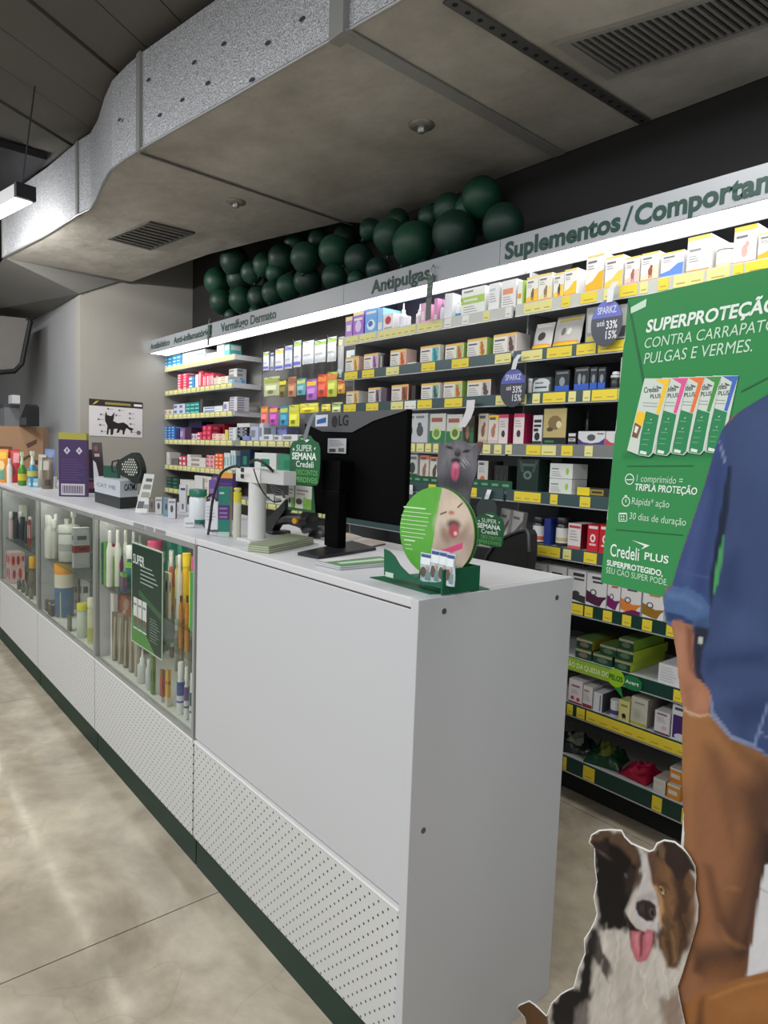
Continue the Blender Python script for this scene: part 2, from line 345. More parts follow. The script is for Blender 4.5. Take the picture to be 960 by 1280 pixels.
# sloping end piece of the duct at the far wall
pA = onZ(DZ, 5, 322); pB = onZ(DZ, 165, 352); pC = onX(WX, 100, 368); pC = np.array([WX + .02, pC[1] - .01, pC[2]]); pD = onY(.765, 35, 405); pE = onY(.2, -60, 400)
b = MB(); b.poly([tuple(pA), tuple(pB), (pB[0] - .04, pB[1] - .1, pB[2] - .01), tuple(pC), tuple(pD), (pD[0], .2, pD[2])], M((112, 111, 108), .6, .2)); b.build('end_panel', duct)
# edge trim, straps and seams
mz = M((168, 168, 168), .35, .7); mstrap = M((150, 150, 148), .5, .3)
b = MB(); b.tube([(x, y - .004, DZ) for x, y in front], .007, mz, 6); b.build('corner_trim', duct)
def strap(p, q, wdt, mat, name, holes=False):
    P, Q = np.array([*dz(*p), DZ - .004]), np.array([*dz(*q), DZ - .004]); Q = P + (Q - P) * min(1, (WY - .02 - P[1]) / (Q[1] - P[1])); d = (Q - P) / np.linalg.norm(Q - P); s = np.cross(d, [0, 0, 1]) * wdt / 2
    b = MB(); b.prism([tuple(P - s), tuple(Q - s), tuple(Q + s), tuple(P + s)], (0, 0, -.006), mat); o = b.build(name, duct)
    if holes:
        L = np.linalg.norm(Q - P); hb = MB()
        for k in range(int(L / .055)):
            c = P + d * (.03 + k * .055) - np.array([0, 0, .0065])
            hb.poly([tuple(c + np.array([math.cos(t), math.sin(t), 0]) * .010) for t in [i * math.pi / 4 for i in range(8)][::-1]], M((18, 18, 18), .9))
        h = hb.build('strap_hole', o); h['kind'] = 'stuff'
strap((428, 38), (708, 197), .055, mstrap, 'strap'); strap((560, -4), (822, 160), .045, M((96, 96, 95), .4, .6), 'perforated_strap', True)
strap((176, 190), (440, 280), .012, M((105, 103, 98), .5, .3), 'seam_strip'); strap((8, 324), (160, 352), .03, M((95, 94, 92), .5, .3), 'seam_strip')
f1 = dz(425, 44); MB().box(f1[0] - .04, f1[0] + .04, f1[1] - .018, f1[1] + .03, DZ - .012, 3.1, mstrap).build('strap', duct)
for px, py in ((175, 188), (98, 270), (5, 322)):
    x, y = dz(px, py); MB().box(x - .022, x + .022, y - .012, y + .02, DZ - .002, TOPZ, mstrap).build('seam_strip', duct)
b = MB()
for px, py in ((315, 100), (335, 54), (260, 104), (228, 125), (200, 144), (186, 100), (378, 24), (280, 55), (150, 150), (243, 78)):      # insulation pins on the foil
    x, y = None, None
    A_, B_ = np.array(front[1]), np.array(front[3]); pl = Plane((A_[0], A_[1], 0), B_ - A_); s_, z_ = pl.px(px, py)
    c = pl.at(s_, z_, .003); b.poly([tuple(c + pl.d * .018 * math.cos(t) + np.array([0, 0, .008]) * math.sin(t)) for t in [i * math.pi / 3 for i in range(6)]], M((70, 72, 78), .5, .4))
b.build('insulation_pin', duct)['kind'] = 'stuff'
# return-air grilles and sprinklers
def grille(c4, n, name, label, frame_w, slat_mat, fr_mat, along):
    P = [np.array([*dz(*c), DZ]) for c in c4]; c = sum(P) / 4; t = thing(name, c, label, 'air grille')
    b = MB(); I = [p + (c - p) * frame_w for p in P]; dn = np.array([0, 0, -.012])
    for i in range(4):
        j = (i + 1) % 4; b.prism([tuple(P[i]), tuple(P[j]), tuple(I[j]), tuple(I[i])], dn, fr_mat)
    b.build('frame', t); MB().poly([tuple(p + np.array([0, 0, -.0015])) for p in I], M((14, 14, 14), .9)).build('backing', t)
    a0, a1, b0, b1 = (I[0], I[1], I[3], I[2]) if along else (I[1], I[2], I[0], I[3])
    for k in range(n):
        u = (k + .5) / n; p = a0 + (a1 - a0) * u; q = b0 + (b1 - b0) * u; wv = (a1 - a0) / n * .42
        s = MB(); s.prism([tuple(p - wv * .5), tuple(p + wv * .5), tuple(q + wv * .5), tuple(q - wv * .5)], (0, 0, -.012), slat_mat); s.build('slat', t)
grille([(692, 52), (760, 96), (1010, 12), (960, -30)], 22, 'air_grille', 'large pale linear air grille on the duct underside above the right bay', .14, M((150, 148, 144), .4, .5), M((165, 163, 158), .4, .4), False)
grille([(134, 297), (187, 276), (244, 290), (188, 311)], 8, 'air_grille', 'small grey louvred air grille on the duct above the far shelves', .12, M((105, 103, 99), .5, .3), M((84, 82, 78), .5, .3), True)
for (px, py), lb in (((527, 156), 'round metal sprinkler rosette on the duct underside near the wide strap'), ((295, 252), 'small round sprinkler rosette on the duct near the small grille')):
    x, y = dz(px, py); t = thing('sprinkler', (x, y, DZ), lb, 'sprinkler')
    MB().lathe([(.055, -.001), (.052, -.008), (.03, -.012)], x, y, M((150, 148, 140), .35, .6), 20, DZ).build('rosette', t)
    MB().lathe([(.018, -.012), (.018, -.03), (.012, -.034)], x, y, M((190, 188, 182), .25, .8), 12, DZ).build('nozzle', t)
# --- slim pendant lamp beside the duct, its glow falling on the foil
e1 = onY(.0, 33, 243); 
lp = thing('pendant_lamp', (e1[0], e1[1], e1[2]), 'white linear pendant lamp with dark end cap beside the duct', 'lamp')
L2 = np.array([-.985, -.17, 0]); S2 = np.array([-.17, .985, 0])
def lampbox(s0, s1, wd, z0, z1, mat, name, par):
    b = MB(); q = [e1 + L2 * s0 - S2 * wd, e1 + L2 * s1 - S2 * wd, e1 + L2 * s1 + S2 * wd, e1 + L2 * s0 + S2 * wd]
    b.prism([(p[0], p[1], e1[2] + z0) for p in q], (0, 0, z1 - z0), mat); return b.build(name, par)
lampbox(.03, 1.3, .045, -.02, .05, M((225, 225, 225), .4), 'housing', lp); lampbox(0, .03, .05, -.022, .052, M((25, 26, 30), .5), 'end_cap', lp)
lampbox(.03, 1.3, .04, -.026, -.0205, M((255, 250, 240), .5, emit=6, noise=0), 'diffuser', lp)
MB().tube([e1 + L2 * .06 + [0, 0, .05], (e1[0] - .02, e1[1] + .05, 3.2)], .004, M((40, 40, 44), .5), 6).build('cord', lp)
area('pendant_glow', tuple(e1 + L2 * 1.0 + np.array([0, 0.06, -.05])), 0.6, .05, 16, (-.45, 1, -.3), (1, .98, .95))
# --- rounded grey soffit at the far left
q = [onX(-6.0, *p) for p in ((-30, 392), (34, 398), (38, 402), (33, 425), (27, 455), (18, 464), (-30, 468))]
sf = thing('wall_soffit', tuple(q[3]), 'rounded grey bulkhead with black rim at the far left wall', 'bulkhead')
b = MB(); b.prism([tuple(p) for p in q], (-.5, 0, 0), M((116, 113, 110), .7)); b.build('body', sf)
b = MB(); b.tube([tuple(p + [.01, 0, 0]) for p in q[1:]], .022, M((14, 14, 15), .6), 6); b.build('rim', sf)
# --- cat poster on the end wall
pw = Plane((WX, 0, 0), (0, 1)); PP = lambda x, y: pw.px(x, y)
s0, s1 = PP(111, 500)[0], PP(178, 503)[0]; z0, z1 = 1.396, 1.702
po = thing('wall_poster', (WX + .002, (s0 + s1) / 2, z0), 'white wall poster of a black cat with dark header strip', 'poster')
plate('sheet', pw, [(s0, z0), (s1, z0), (s1, z1), (s0, z1)], .002, M((214, 212, 214), .5), po, off=.004)
plate('header_strip', pw, [(s0, z1 - .055), (s1, z1 - .055), (s1, z1), (s0, z1)], .001, M((42, 36, 34), .5), po, off=.0052)
cat_px = [(132, 514), (134, 519), (139, 520), (143, 515), (142, 523), (141, 526), (147, 529), (154, 528), (159, 531), (162, 535), (166, 537), (167, 536), (164, 539), (158, 535), (156, 538), (155, 543), (153, 543), (153, 538), (150, 537), (148, 541), (145, 541), (147, 536), (142, 536), (141, 543), (138, 544), (138, 537), (136, 536), (135, 543), (133, 543), (134, 532), (131, 526), (131, 520)]
pl = [PP(x, y) for x, y in cat_px]; MB().prism([tuple(pw.at(a, z, .0056)) for a, z in pl], (-.001, 0, 0), M((24, 22, 22), .5)).build('cat_print', po)
b = MB()
for x, y in ((135, 511), (126, 518), (123, 524), (125, 531), (127, 539), (149, 513), (145, 519), (162, 517), (162, 523), (163, 530), (164, 540), (173, 541)):
    a, z = PP(x, y); r = .009 if x < 170 else .02; b.poly([tuple(pw.at(a + r * math.cos(t), z + r * math.sin(t), .0058)) for t in [i * math.pi / 4 for i in range(8)]], M((110, 100, 105), .5))
    if x < 170: b.quad(*[tuple(pw.at(a + sa, z + sb, .0058)) for sa, sb in ((.012, -.002), (.04, -.002), (.04, .002), (.012, .002))], M((150, 145, 150), .5))
b.build('diagram_marks', po)
b = MB()
for x0, x1, c in ((131, 163, (150, 140, 70)), (167, 177, (225, 222, 222))):
    a0, z = PP(x0, 507); a1, _ = PP(x1, 507); b.quad(*[tuple(pw.at(a, zz, .0058)) for a, zz in ((a0, 1.663), (a1, 1.663), (a1, 1.682), (a0, 1.682))], M(c, .5))
a0, _ = PP(119, 505); b.poly([tuple(pw.at(a0 + u, 1.672 + v, .0058)) for u, v in ((-.025, -.018), (.005, -.006), (.03, .02), (0, .01))], M((200, 175, 40), .5)); b.build('header_print', po)

# ================================================================== SHELVING
RAILH = .043
LV = [1.905, 1.718, 1.545, 1.34, 1.150, .943, .740, .525, .345, .120]
ROWN = ['top', 'second', 'third', 'fourth', 'fifth', 'sixth', 'seventh', 'eighth', 'ninth', 'bottom']
mshelf = M((196, 198, 199), .45); mshelfu = M((120, 121, 122), .6); mrail = M((62, 84, 86), .35); mrailg = M((18, 60, 50), .4); mraily = M((205, 205, 190), .4)
myel = M((238, 214, 58), .5, noise=.02); mpale = M((232, 226, 148), .5, noise=.02); mwt = M((235, 236, 232), .5); mtxt = M((186, 166, 70), .6)
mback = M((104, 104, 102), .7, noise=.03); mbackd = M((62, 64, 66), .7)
def unit(name, x0, x1, yf, label, backmat, ztop=2.20):
    t = thing(name, ((x0 + x1) / 2, yf + .1, 0), label, 'shelving'); t['x0'] = x0; t['x1'] = x1
    MB().box(x0, x1, WY - .03, WY - .004, .06, ztop, backmat).build('back_panel', t)
    return t
def shelf(t, x0, x1, yf, z, rail, tags, ybk=WY - .032, tall=RAILH, lip=True):
    o = MB().box(x0 + .003, x1 - .003, yf + .006, ybk, z + tall - .018, z + tall, mshelf).build('shelf_board', t)
    MB().box(x0 + .003, x1 - .003, yf, yf + .006, z, z + tall + .003, rail).build('price_rail', o)
    MB().box(x0 + .003, x1 - .003, yf - .002, yf + .006, z - .004, z - .0002, M((188, 192, 192), .3, .3)).build('rail_lip', o)
    for tg in tags:
        p0, p1, c = tg; a0 = xat(p0, yf, z + .02); a1 = xat(p1, yf, z + .02)
        b = MB(); b.box(a0, a1, yf - .0022, yf - .0004, z + .002, z + tall - .002, c)
        wdt = a1 - a0; nn = max(1, round(wdt / .05))
        if c is not mwt or True:
            for k in range(nn):
                u0 = a0 + wdt * (k + .2) / nn; u1 = a0 + wdt * (k + .8) / nn
                b.quad((u0, yf - .0024, z + .012), (u1, yf - .0024, z + .012), (u1, yf - .0024, z + .016), (u0, yf - .0024, z + .016), mtxt)
        b.build('price_tag', o)
    return o
UA = unit('shelving_unit', -4.99, -3.664, 1.48, 'far left medicine shelving bay with white shelves and pale price rails', M((134, 132, 128), .7))
UB = unit('shelving_unit', -3.655, -2.12, 1.48, 'shelving bay with pouches on hooks behind the computer monitor', M((120, 119, 117), .7))
UC = unit('shelving_unit', -2.11, -.925, 1.328, 'middle shelving bay stocked with flea treatment boxes', M((140, 141, 142), .7))
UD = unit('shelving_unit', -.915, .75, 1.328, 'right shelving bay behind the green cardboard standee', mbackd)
Y, Pa, Wt = myel, mpale, mwt
T = {('C', 0): [(432, 448, Pa), (450, 470, Pa), (474, 520, Pa), (522, 552, Pa), (556, 564, Wt), (578, 586, Wt), (604, 612, Pa), (632, 639, Wt)],
     ('D', 0): [(655, 690, Pa), (702, 713, Y), (726, 746, Y), (755, 765, Pa), (775, 797, Y), (800, 810, Pa), (823, 836, Y), (842, 880, Pa), (884, 912, Pa), (917, 929, Y), (932, 960, Y)],
     ('C', 1): [(431, 447, Y), (453, 468, Y), (483, 499, Pa), (527, 544, Y), (565, 586, Y), (619, 639, Pa)],
     ('D', 1): [(652, 678, Pa), (684, 715, Y), (721, 745, Y), (748, 783, Y)],
     ('C', 2): [(430, 445, Y), (458, 473, Y), (489, 504, Pa), (506, 520, Wt), (522, 540, Y), (556, 578, Y), (620, 638, Pa)],
     ('D', 2): [(651, 658, Pa), (666, 675, Pa), (679, 707, Y), (711, 720, Pa), (729, 738, Pa), (740, 772, Y), (773, 783, Pa)],
     ('C', 3): [(507, 519, Pa), (521, 530, Pa), (532, 539, Pa), (542, 548, Pa), (604, 613, Pa), (618, 627, Pa), (632, 640, Pa)],
     ('D', 3): [(658, 676, Y), (677, 695, Pa), (702, 716, Y), (731, 741, Pa), (768, 776, Wt)],
     ('C', 4): [(536, 545, Y), (588, 596, Y)], ('D', 4): [(643, 676, Y), (688, 697, Y), (725, 738, Y)],
     ('C', 5): [(510, 520, Pa), (540, 552, Y), (600, 612, Pa)], ('D', 5): [(658, 666, Y), (672, 700, Y), (704, 714, Pa), (730, 746, Y)],
     ('C', 6): [], ('D', 6): [(714, 729, Y), (731, 741, Y), (754, 765, Y), (778, 789, Y), (803, 815, Y), (833, 843, Y), (870, 880, Y)],
     ('C', 7): [], ('D', 7): [(842, 853, Y), (890, 900, Y)],
     ('C', 8): [], ('D', 8): [(709, 716, Y), (721, 731, Y), (733, 900, Y)],
     ('C', 9): [], ('D', 9): [(704, 708, Y), (729, 743, Y), (815, 827, Y), (852, 860, Y), (910, 922, Y)]}
ground = {0: M((196, 198, 190), .4), 1: mrail, 2: mrail, 3: M((120, 124, 122), .4), 4: mrail, 5: mrail, 6: mrailg, 7: mrailg, 8: mrailg, 9: mrailg}
for r, z in enumerate(LV):
    tall = RAILH if r < 9 else .055
    shelf(UC, -2.11, -.925, 1.328, z, ground[r], T[('C', r)], tall=tall); shelf(UD, -.915, .75, 1.328, z, ground[r], T[('D', r)], tall=tall)
for t, xx in ((UC, -2.118), (UD, -.923), (UD, .752)):
    MB().box(xx, xx + .006, 1.42, WY - .004, .03, 2.10, M((150, 152, 153), .5)).build('side_panel', t)
MB().box(-2.11, -.925, 1.42, WY - .01, 0, .1, M((26, 28, 28), .8)).build('plinth', UC); MB().box(-.915, .75, 1.42, WY - .01, 0, .1, M((26, 28, 28), .8)).build('plinth', UD)
for k in range(8): MB().box(-.944, -.932, WY - .045, WY - .03, .2 + k * .23, .26 + k * .23, M((20, 20, 20), .8)).build('upright_slot', UC)
AL = [1.985, 1.778, 1.570, 1.352, 1.130, .925]
for r, z in enumerate(AL):
    x1 = -3.662
    tags = []
    p = 208 + (1 if r else 0)
    endp = 293 if r < 5 else 300
    if r == 0: tags = [(209, 233, Pa), (234, 262, M((236, 205, 150), .5)), (264, 292, Pa)]
    else:
        p = 207
        while p < endp - 4:
            wd = 3.4 + (p % 3) * .7 + (2 if (int(p) * 7) % 11 == 0 else 0); tags.append((p, p + wd, Pa)); p += wd + 1.3
    so_ = shelf(UA, -4.985, x1, 1.48, z, mraily if r == 0 else M((150, 158, 140), .4), tags, tall=.036)
    MB().box(x1 - .0028, x1 + .001, 1.482, WY - .033, z, z + .036, M((214, 214, 214), .4)).build('end_cap', so_)
for r, z in enumerate(AL[3:]):
    tags = []; p = 301
    while p < 420:
        wd = 5 + (int(p) % 4) * 1.2; tags.append((p, p + wd, Pa)); p += wd + 2.2
    if z > .95 or True: shelf(UB, -3.64, -2.13, 1.48, z, M((140, 150, 130), .4), tags, tall=.036)

# --- lit header with the category names
HZ0, HZ1, HY = 2.116, 2.219, 1.300
cx = [(-4.93, -3.675), (-3.672, -2.073), (-2.070, -.988), (-.985, .75)]
mhead = M((148, 152, 156), .4, noise=.02); mgreen = M((6, 54, 44), .5, noise=.1); mled = M((250, 251, 255), .5, emit=3.2, noise=0)
for i, (a, b_) in enumerate(cx):
    nm = ['first', 'second', 'third', 'fourth'][i]
    t = thing('header_sign', ((a + b_) / 2, HY, HZ0), ['grey lit header sign reading Antibióticos and Anti-inflamatório at far end', 'grey lit header sign reading Vermífugo Dermato', 'grey lit header sign reading Antipulgas', 'grey lit header sign reading Suplementos/Comportamento'][i], 'sign')
    MB().box(a, b_, HY, HY + .012, HZ0, HZ1, mhead).build('fascia_panel', t)
    MB().box(a, b_, HY + .012, WY - .006, HZ1 - .012, HZ1, M((150, 152, 154), .6)).build('canopy_top', t)
    MB().box(a + .02, b_ - .02, HY + .016, HY + .17, HZ0 + .004, HZ0 + .012, mled).build('light_diffuser', t)
    MB().box(a, b_, HY + .172, HY + .182, HZ0 + .002, HZ1 - .014, M((215, 215, 214), .5)).build('rear_batten', t)
def htext(s, p1, p2, cap, par, bold=.02):
    P1 = onY(HY - .002, *p1); P2 = onY(HY - .002, *p2); zc = HZ0 + (HZ1 - HZ0 - cap) / 2
    P1[2] = zc; P2[2] = zc; text(s, P1, P2, cap, mgreen, par, bold)
heads = [o for o in COL.objects if o.name.startswith('header_sign')]
htext('Antibiótico', (188, 430), (212, 425), .05, heads[0]); htext('Anti-inflamatório', (217, 424), (262, 412), .05, heads[0])
htext('Vermífugo', (276, 410), (310, 400), .058, heads[1]); htext('Dermato', (313, 399), (345, 390), .058, heads[1])
htext('Antipulgas', (464, 360), (537, 340), .062, heads[2], .03)
htext('Suplementos', (631, 316), (776, 275), .066, heads[3], .035); htext('/', (778, 285), (792, 255), .08, heads[3], 0)
P1 = onY(HY - .002, 793, 275); P1[2] = HZ0 + .0195
P2 = onY(HY - .002, 960, 228); P2[2] = P1[2]
wch = (P2[0] - P1[0]) / 9.0
text('Comportamento', P1, (P1[0] + wch * 13.4, P1[1], P1[2]), .066, mgreen, heads[3], .035)

# ================================================================== PRODUCTS
G = lambda *c: tuple(c)
WHT = (226, 227, 224); GRY = (150, 152, 154); LGR = (196, 198, 198); ORG = (236, 150, 40); YEL = (246, 200, 40); RED = (196, 40, 52); PNK = (214, 60, 120)
PUR = (130, 80, 170); TEAL = (40, 130, 125); GRN = (70, 150, 70); LIM = (160, 200, 60); BLU = (40, 90, 190); NVY = (28, 40, 90); BRN = (105, 80, 62); BLK = (26, 27, 29); BEI = (206, 196, 172); MAG = (150, 24, 70); SKY = (90, 160, 215)
def tl(u0, u1, v0, v1, n, c=(150, 150, 152), seed=0):
    out = []
    for i in range(n):
        v = v1 - (v1 - v0) * (i + .5) / n; h = (v1 - v0) / n * .28; f = .65 + .35 * ((seed * 7 + i * 13) % 10) / 10
        out.append((u0, v - h / 2, u0 + (u1 - u0) * f, v + h / 2, c))
    return out
def flea(c, c2=None): return [(0, .88, 1, 1, (240, 190, 90)), (.62, .06, .96, .86, c2 or (238, 226, 205)), ('o', .76, .5, .09, .2, c), ('o', .80, .25, .11, .18, c), ('o', .74, .72, .06, .09, c), (.06, .66, .5, .74, (90, 92, 96))] + tl(.06, .52, .1, .58, 4)
def vit(c=YEL, c2=(235, 120, 40), dog=None): 
    o = [('p', [(0, .08), (1, .08), (1, .55), (.75, .52), (.4, .3), (0, .22)], c), (0, 0, 1, .09, c2), (.1, .78, .6, .84, (120, 120, 124)), (0, .94, 1, 1, (250, 222, 120))] + tl(.1, .6, .6, .74, 2)
    if dog: o += [('o', .55, .35, .13, .14, dog), ('o', .6, .5, .08, .07, dog), (.47, .12, .53, .3, dog), (.6, .12, .66, .3, dog)]
    return o
def plainp(c=(120, 122, 126), a=None):
    o = [(.08, .72, .62, .82, c)] + tl(.08, .8, .3, .66, 4)
    if a: o += [(0, 0, 1, .16, a)]
    return o
def bandp(c, v0=.5, v1=.72, t=(250, 250, 250)): return [(0, v0, 1, v1, c), (.1, v0 + (v1 - v0) * .35, .7, v0 + (v1 - v0) * .65, t)] + tl(.1, .8, .1, v0 - .06, 3)
def dogp(c=(90, 90, 92), bgc=None, frame=GRN):
    o = [(0, 0, 1, .14, frame), ('o', .5, .42, .2, .2, c), ('o', .62, .62, .12, .1, c), (.1, .84, .7, .93, (90, 92, 96))]
    return ([(0, .14, 1, .8, bgc)] if bgc else []) + o
def halfp(c, c2, v=.45): return [(0, 0, 1, v, c), (0, v, 1, v + .05, c2), (.12, .68, .75, .82, (95, 95, 100)), ('o', .5, v * .5, .2, v * .3, c2)]
def prints(b, pr, f):
    """f(u,v) -> 3D point on the face"""
    for k, q in enumerate(pr):
        if q[0] == 'o':
            _, u, v, ru, rv, c = q; b.poly([f(u + ru * math.cos(t), v + rv * math.sin(t), k) for t in [i * math.pi / 5 for i in range(10)]], M(c, .5))
        elif q[0] == 'p': b.poly([f(u, v, k) for u, v in q[1]], M(q[2], .5))
        else: u0, v0, u1, v1, c = q; b.poly([f(u0, v0, k), f(u1, v0, k), f(u1, v1, k), f(u0, v1, k)], M(c, .5))
def carton(x0, x1, Yf, z, h, dp, col, pr=(), side=None, top=None, rz=0, name='carton', lb='', cat='box', grp=None, lean=0, wrap=False):
    cx_, cy_ = (x0 + x1) / 2, Yf + dp / 2; b = MB(); b.box(x0, x1, Yf, Yf + dp, z, z + h, M(col, .45))
    e = .0004
    if side: b.quad((x1 + e, Yf, z), (x1 + e, Yf + dp, z), (x1 + e, Yf + dp, z + h), (x1 + e, Yf, z + h), M(side, .45))
    if top: b.quad((x0, Yf, z + h + e), (x1, Yf, z + h + e), (x1, Yf + dp, z + h + e), (x0, Yf + dp, z + h + e), M(top, .45))
    # folded flap seam on top
    b.box(x0 + .001, x1 - .001, Yf + dp * .48, Yf + dp * .50, z + h, z + h + .0006, M(tuple(int(v * .8) for v in (top or col)), .6))
    prints(b, pr, lambda u, v, k: (x0 + (x1 - x0) * u, Yf - .0004 - .0001 * k, z + h * v))
    if wrap and pr: prints(b, pr, lambda u, v, k: (x1 + .0006 + .0001 * k, Yf + dp * u, z + h * v))
    if rz or lean:
        c = Vector((cx_, cy_, z)); R = Matrix.Rotation(rz, 3, 'Z') @ Matrix.Rotation(lean, 3, 'Y'); b.v = [tuple(R @ (Vector(p) - c) + c) for p in b.v]
    o = b.build(name, None, (cx_, cy_, z)); tag(o, lb, cat, grp); return o
def bottle(x, Yc, z, r, h, body, cap, band=None, lb='', kind='bottle', grp=None, n=14, cat='bottle', capf=.2, name=None, capr=.5, sy=1):
    t = thing(name or ('spray_bottle' if kind == 'spray' else 'jar' if kind == 'jar' else 'bottle'), (x, Yc, z), lb, cat, grp)
    mb, mc = M(body, .3), M(cap, .35)
    if kind == 'jar':
        hb = h * .8; MB().lathe([(r * .92, 0), (r, .004), (r, hb * .9), (r * .8, hb)], x, Yc, mb, n, z, sy=sy).build('body', t)
        MB().lathe([(r * 1.02, hb), (r * 1.02, h - .002), (r * .97, h)], x, Yc, mc, n, z, sy=sy).build('lid', t)
    elif kind == 'spray':
        hb = h * .62; MB().lathe([(r * .9, 0), (r, .005), (r, hb * .75), (r * .55, hb * .95), (r * .4, hb)], x, Yc, mb, n, z).build('body', t)
        b = MB(); b.lathe([(r * .42, hb), (r * .42, hb + h * .1), (r * .3, hb + h * .12), (r * .3, h * .9)], x, Yc, mc, n, z); b.box(x - r * .9, x + r * .4, Yc - r * .3, Yc + r * .3, z + h * .88, z + h, mc); b.box(x - r * .75, x - r * .55, Yc - .003, Yc + .003, z + h * .7, z + h * .88, mc); b.build('trigger', t)
    elif kind == 'nozzle':
        hb = h * .6; MB().lathe([(r * .9, 0), (r, .004), (r, hb * .85), (r * .5, hb)], x, Yc, mb, n, z).build('body', t)
        MB().lathe([(r * .52, hb), (r * .5, hb + h * .12), (r * .22, hb + h * .16), (r * .14, h)], x, Yc, mc, n, z).build('cap', t)
    else:
        hb = h * (1 - capf); MB().lathe([(r * .9, 0), (r, .005), (r, hb * .82), (r * .6, hb * .96), (r * capr, hb)], x, Yc, mb, n, z, sy=sy).build('body', t)
        MB().lathe([(r * (capr + .06), hb), (r * (capr + .06), h - .003), (r * capr * .9, h)], x, Yc, mc, n, z, sy=sy).build('cap', t)
    if band:
        c, v0, v1 = band[:3]; k = r * 1.012; MB().lathe([(k, h * v0), (k, h * v1)], x, Yc, M(c, .4), n, z, sy=sy).build('label_band', t)
        if len(band) > 3: MB().lathe([(k * 1.005, h * (v0 + (v1 - v0) * .1)), (k * 1.005, h * (v0 + (v1 - v0) * .35))], x, Yc, M(band[3], .4), n, z, sy=sy).build('label_stripe', t)
    return t
def pouch(x0, x1, Yc, z, h, col, pr=(), lb='', dp=.035, grp=None, cat='pouch', name='pouch', tilt=0, rough=.3, hole=False, rz=0):
    """stand-up or hanging bag: pillow section, flat sealed top"""
    b = MB(); nx, nz = 6, 8; mat = M(col, rough, nscale=40, bump=.15)
    def P(i, k, sgn):
        u = i / nx; v = k / nz; th = dp * .5 * (math.sin(math.pi * u) ** .6) * (1 if v < .12 else max(0.0, (1 - ((v - .12) / .8)) ** .7 if v < .92 else 0)) * (.9 if v < .01 else 1)
        x = x0 + (x1 - x0) * u; zz = z + h * v; y = Yc + sgn * (th + .0006) + tilt * (v) * h
        return (x + .0012 * math.sin(7 * v + i), y, zz)
    for sgn in (-1, 1):
        vs = [P(i, k, sgn) for k in range(nz + 1) for i in range(nx + 1)]; fs = []
        for k in range(nz):
            for i in range(nx):
                q = (k * (nx + 1) + i, k * (nx + 1) + i + 1, (k + 1) * (nx + 1) + i + 1, (k + 1) * (nx + 1) + i); fs.append(q if sgn < 0 else q[::-1])
        b.add(vs, fs, mat, True)
    b.quad(P(0, 0, -1), P(nx, 0, -1), P(nx, 0, 1), P(0, 0, 1), mat); b.box(x0, x1, Yc - .001 + tilt * h * .97, Yc + .001 + tilt * h * .97, z + h * .94, z + h, mat)
    def f(u, v, k):
        th = dp * .5 * (math.sin(math.pi * min(max(u, .02), .98)) ** .6) * (1 if v < .12 else max(0.0, (1 - ((v - .12) / .8)) ** .7 if v < .92 else 0)); return (x0 + (x1 - x0) * u, Yc - th - .0022 - .0002 * k + tilt * v * h, z + h * v)
    fine = []
    for q in pr:                     # split prints so that they follow the bulge
        if q[0] in ('o', 'p'): fine.append(q)
        else:
            u0, v0, u1, v1, c = q; nu = max(1, int((u1 - u0) * 6)); nv = max(1, int((v1 - v0) * 6))
            fine += [(u0 + (u1 - u0) * i / nu, v0 + (v1 - v0) * j / nv, u0 + (u1 - u0) * (i + 1) / nu, v0 + (v1 - v0) * (j + 1) / nv, c) for i in range(nu) for j in range(nv)]
    for q in fine:
        if q[0] in ('o', 'p'): prints(b, [q], lambda u, v, k: f(u, v, 2))
        else: prints(b, [q], lambda u, v, k: f(u, v, 0))
    if rz:
        R = Matrix.Rotation(rz, 3, 'Z'); c = Vector(((x0 + x1) / 2, Yc, z)); b.v = [tuple(R @ (Vector(p) - c) + c) for p in b.v]
    o = b.build(name, None, ((x0 + x1) / 2, Yc, z)); tag(o, lb, cat, grp); return o
ORDS = ['first', 'second', 'third', 'fourth', 'fifth', 'sixth', 'seventh', 'eighth', 'ninth', 'tenth', 'eleventh', 'twelfth', 'thirteenth', 'fourteenth', 'fifteenth', 'sixteenth', 'seventeenth', 'eighteenth', 'nineteenth', 'twentieth'] + ['twenty-' + q for q in ('first', 'second', 'third', 'fourth', 'fifth', 'sixth', 'seventh', 'eighth', 'ninth')] + ['thirtieth'] + ['thirty-' + q for q in ('first', 'second', 'third', 'fourth', 'fifth', 'sixth', 'seventh', 'eighth', 'ninth')]
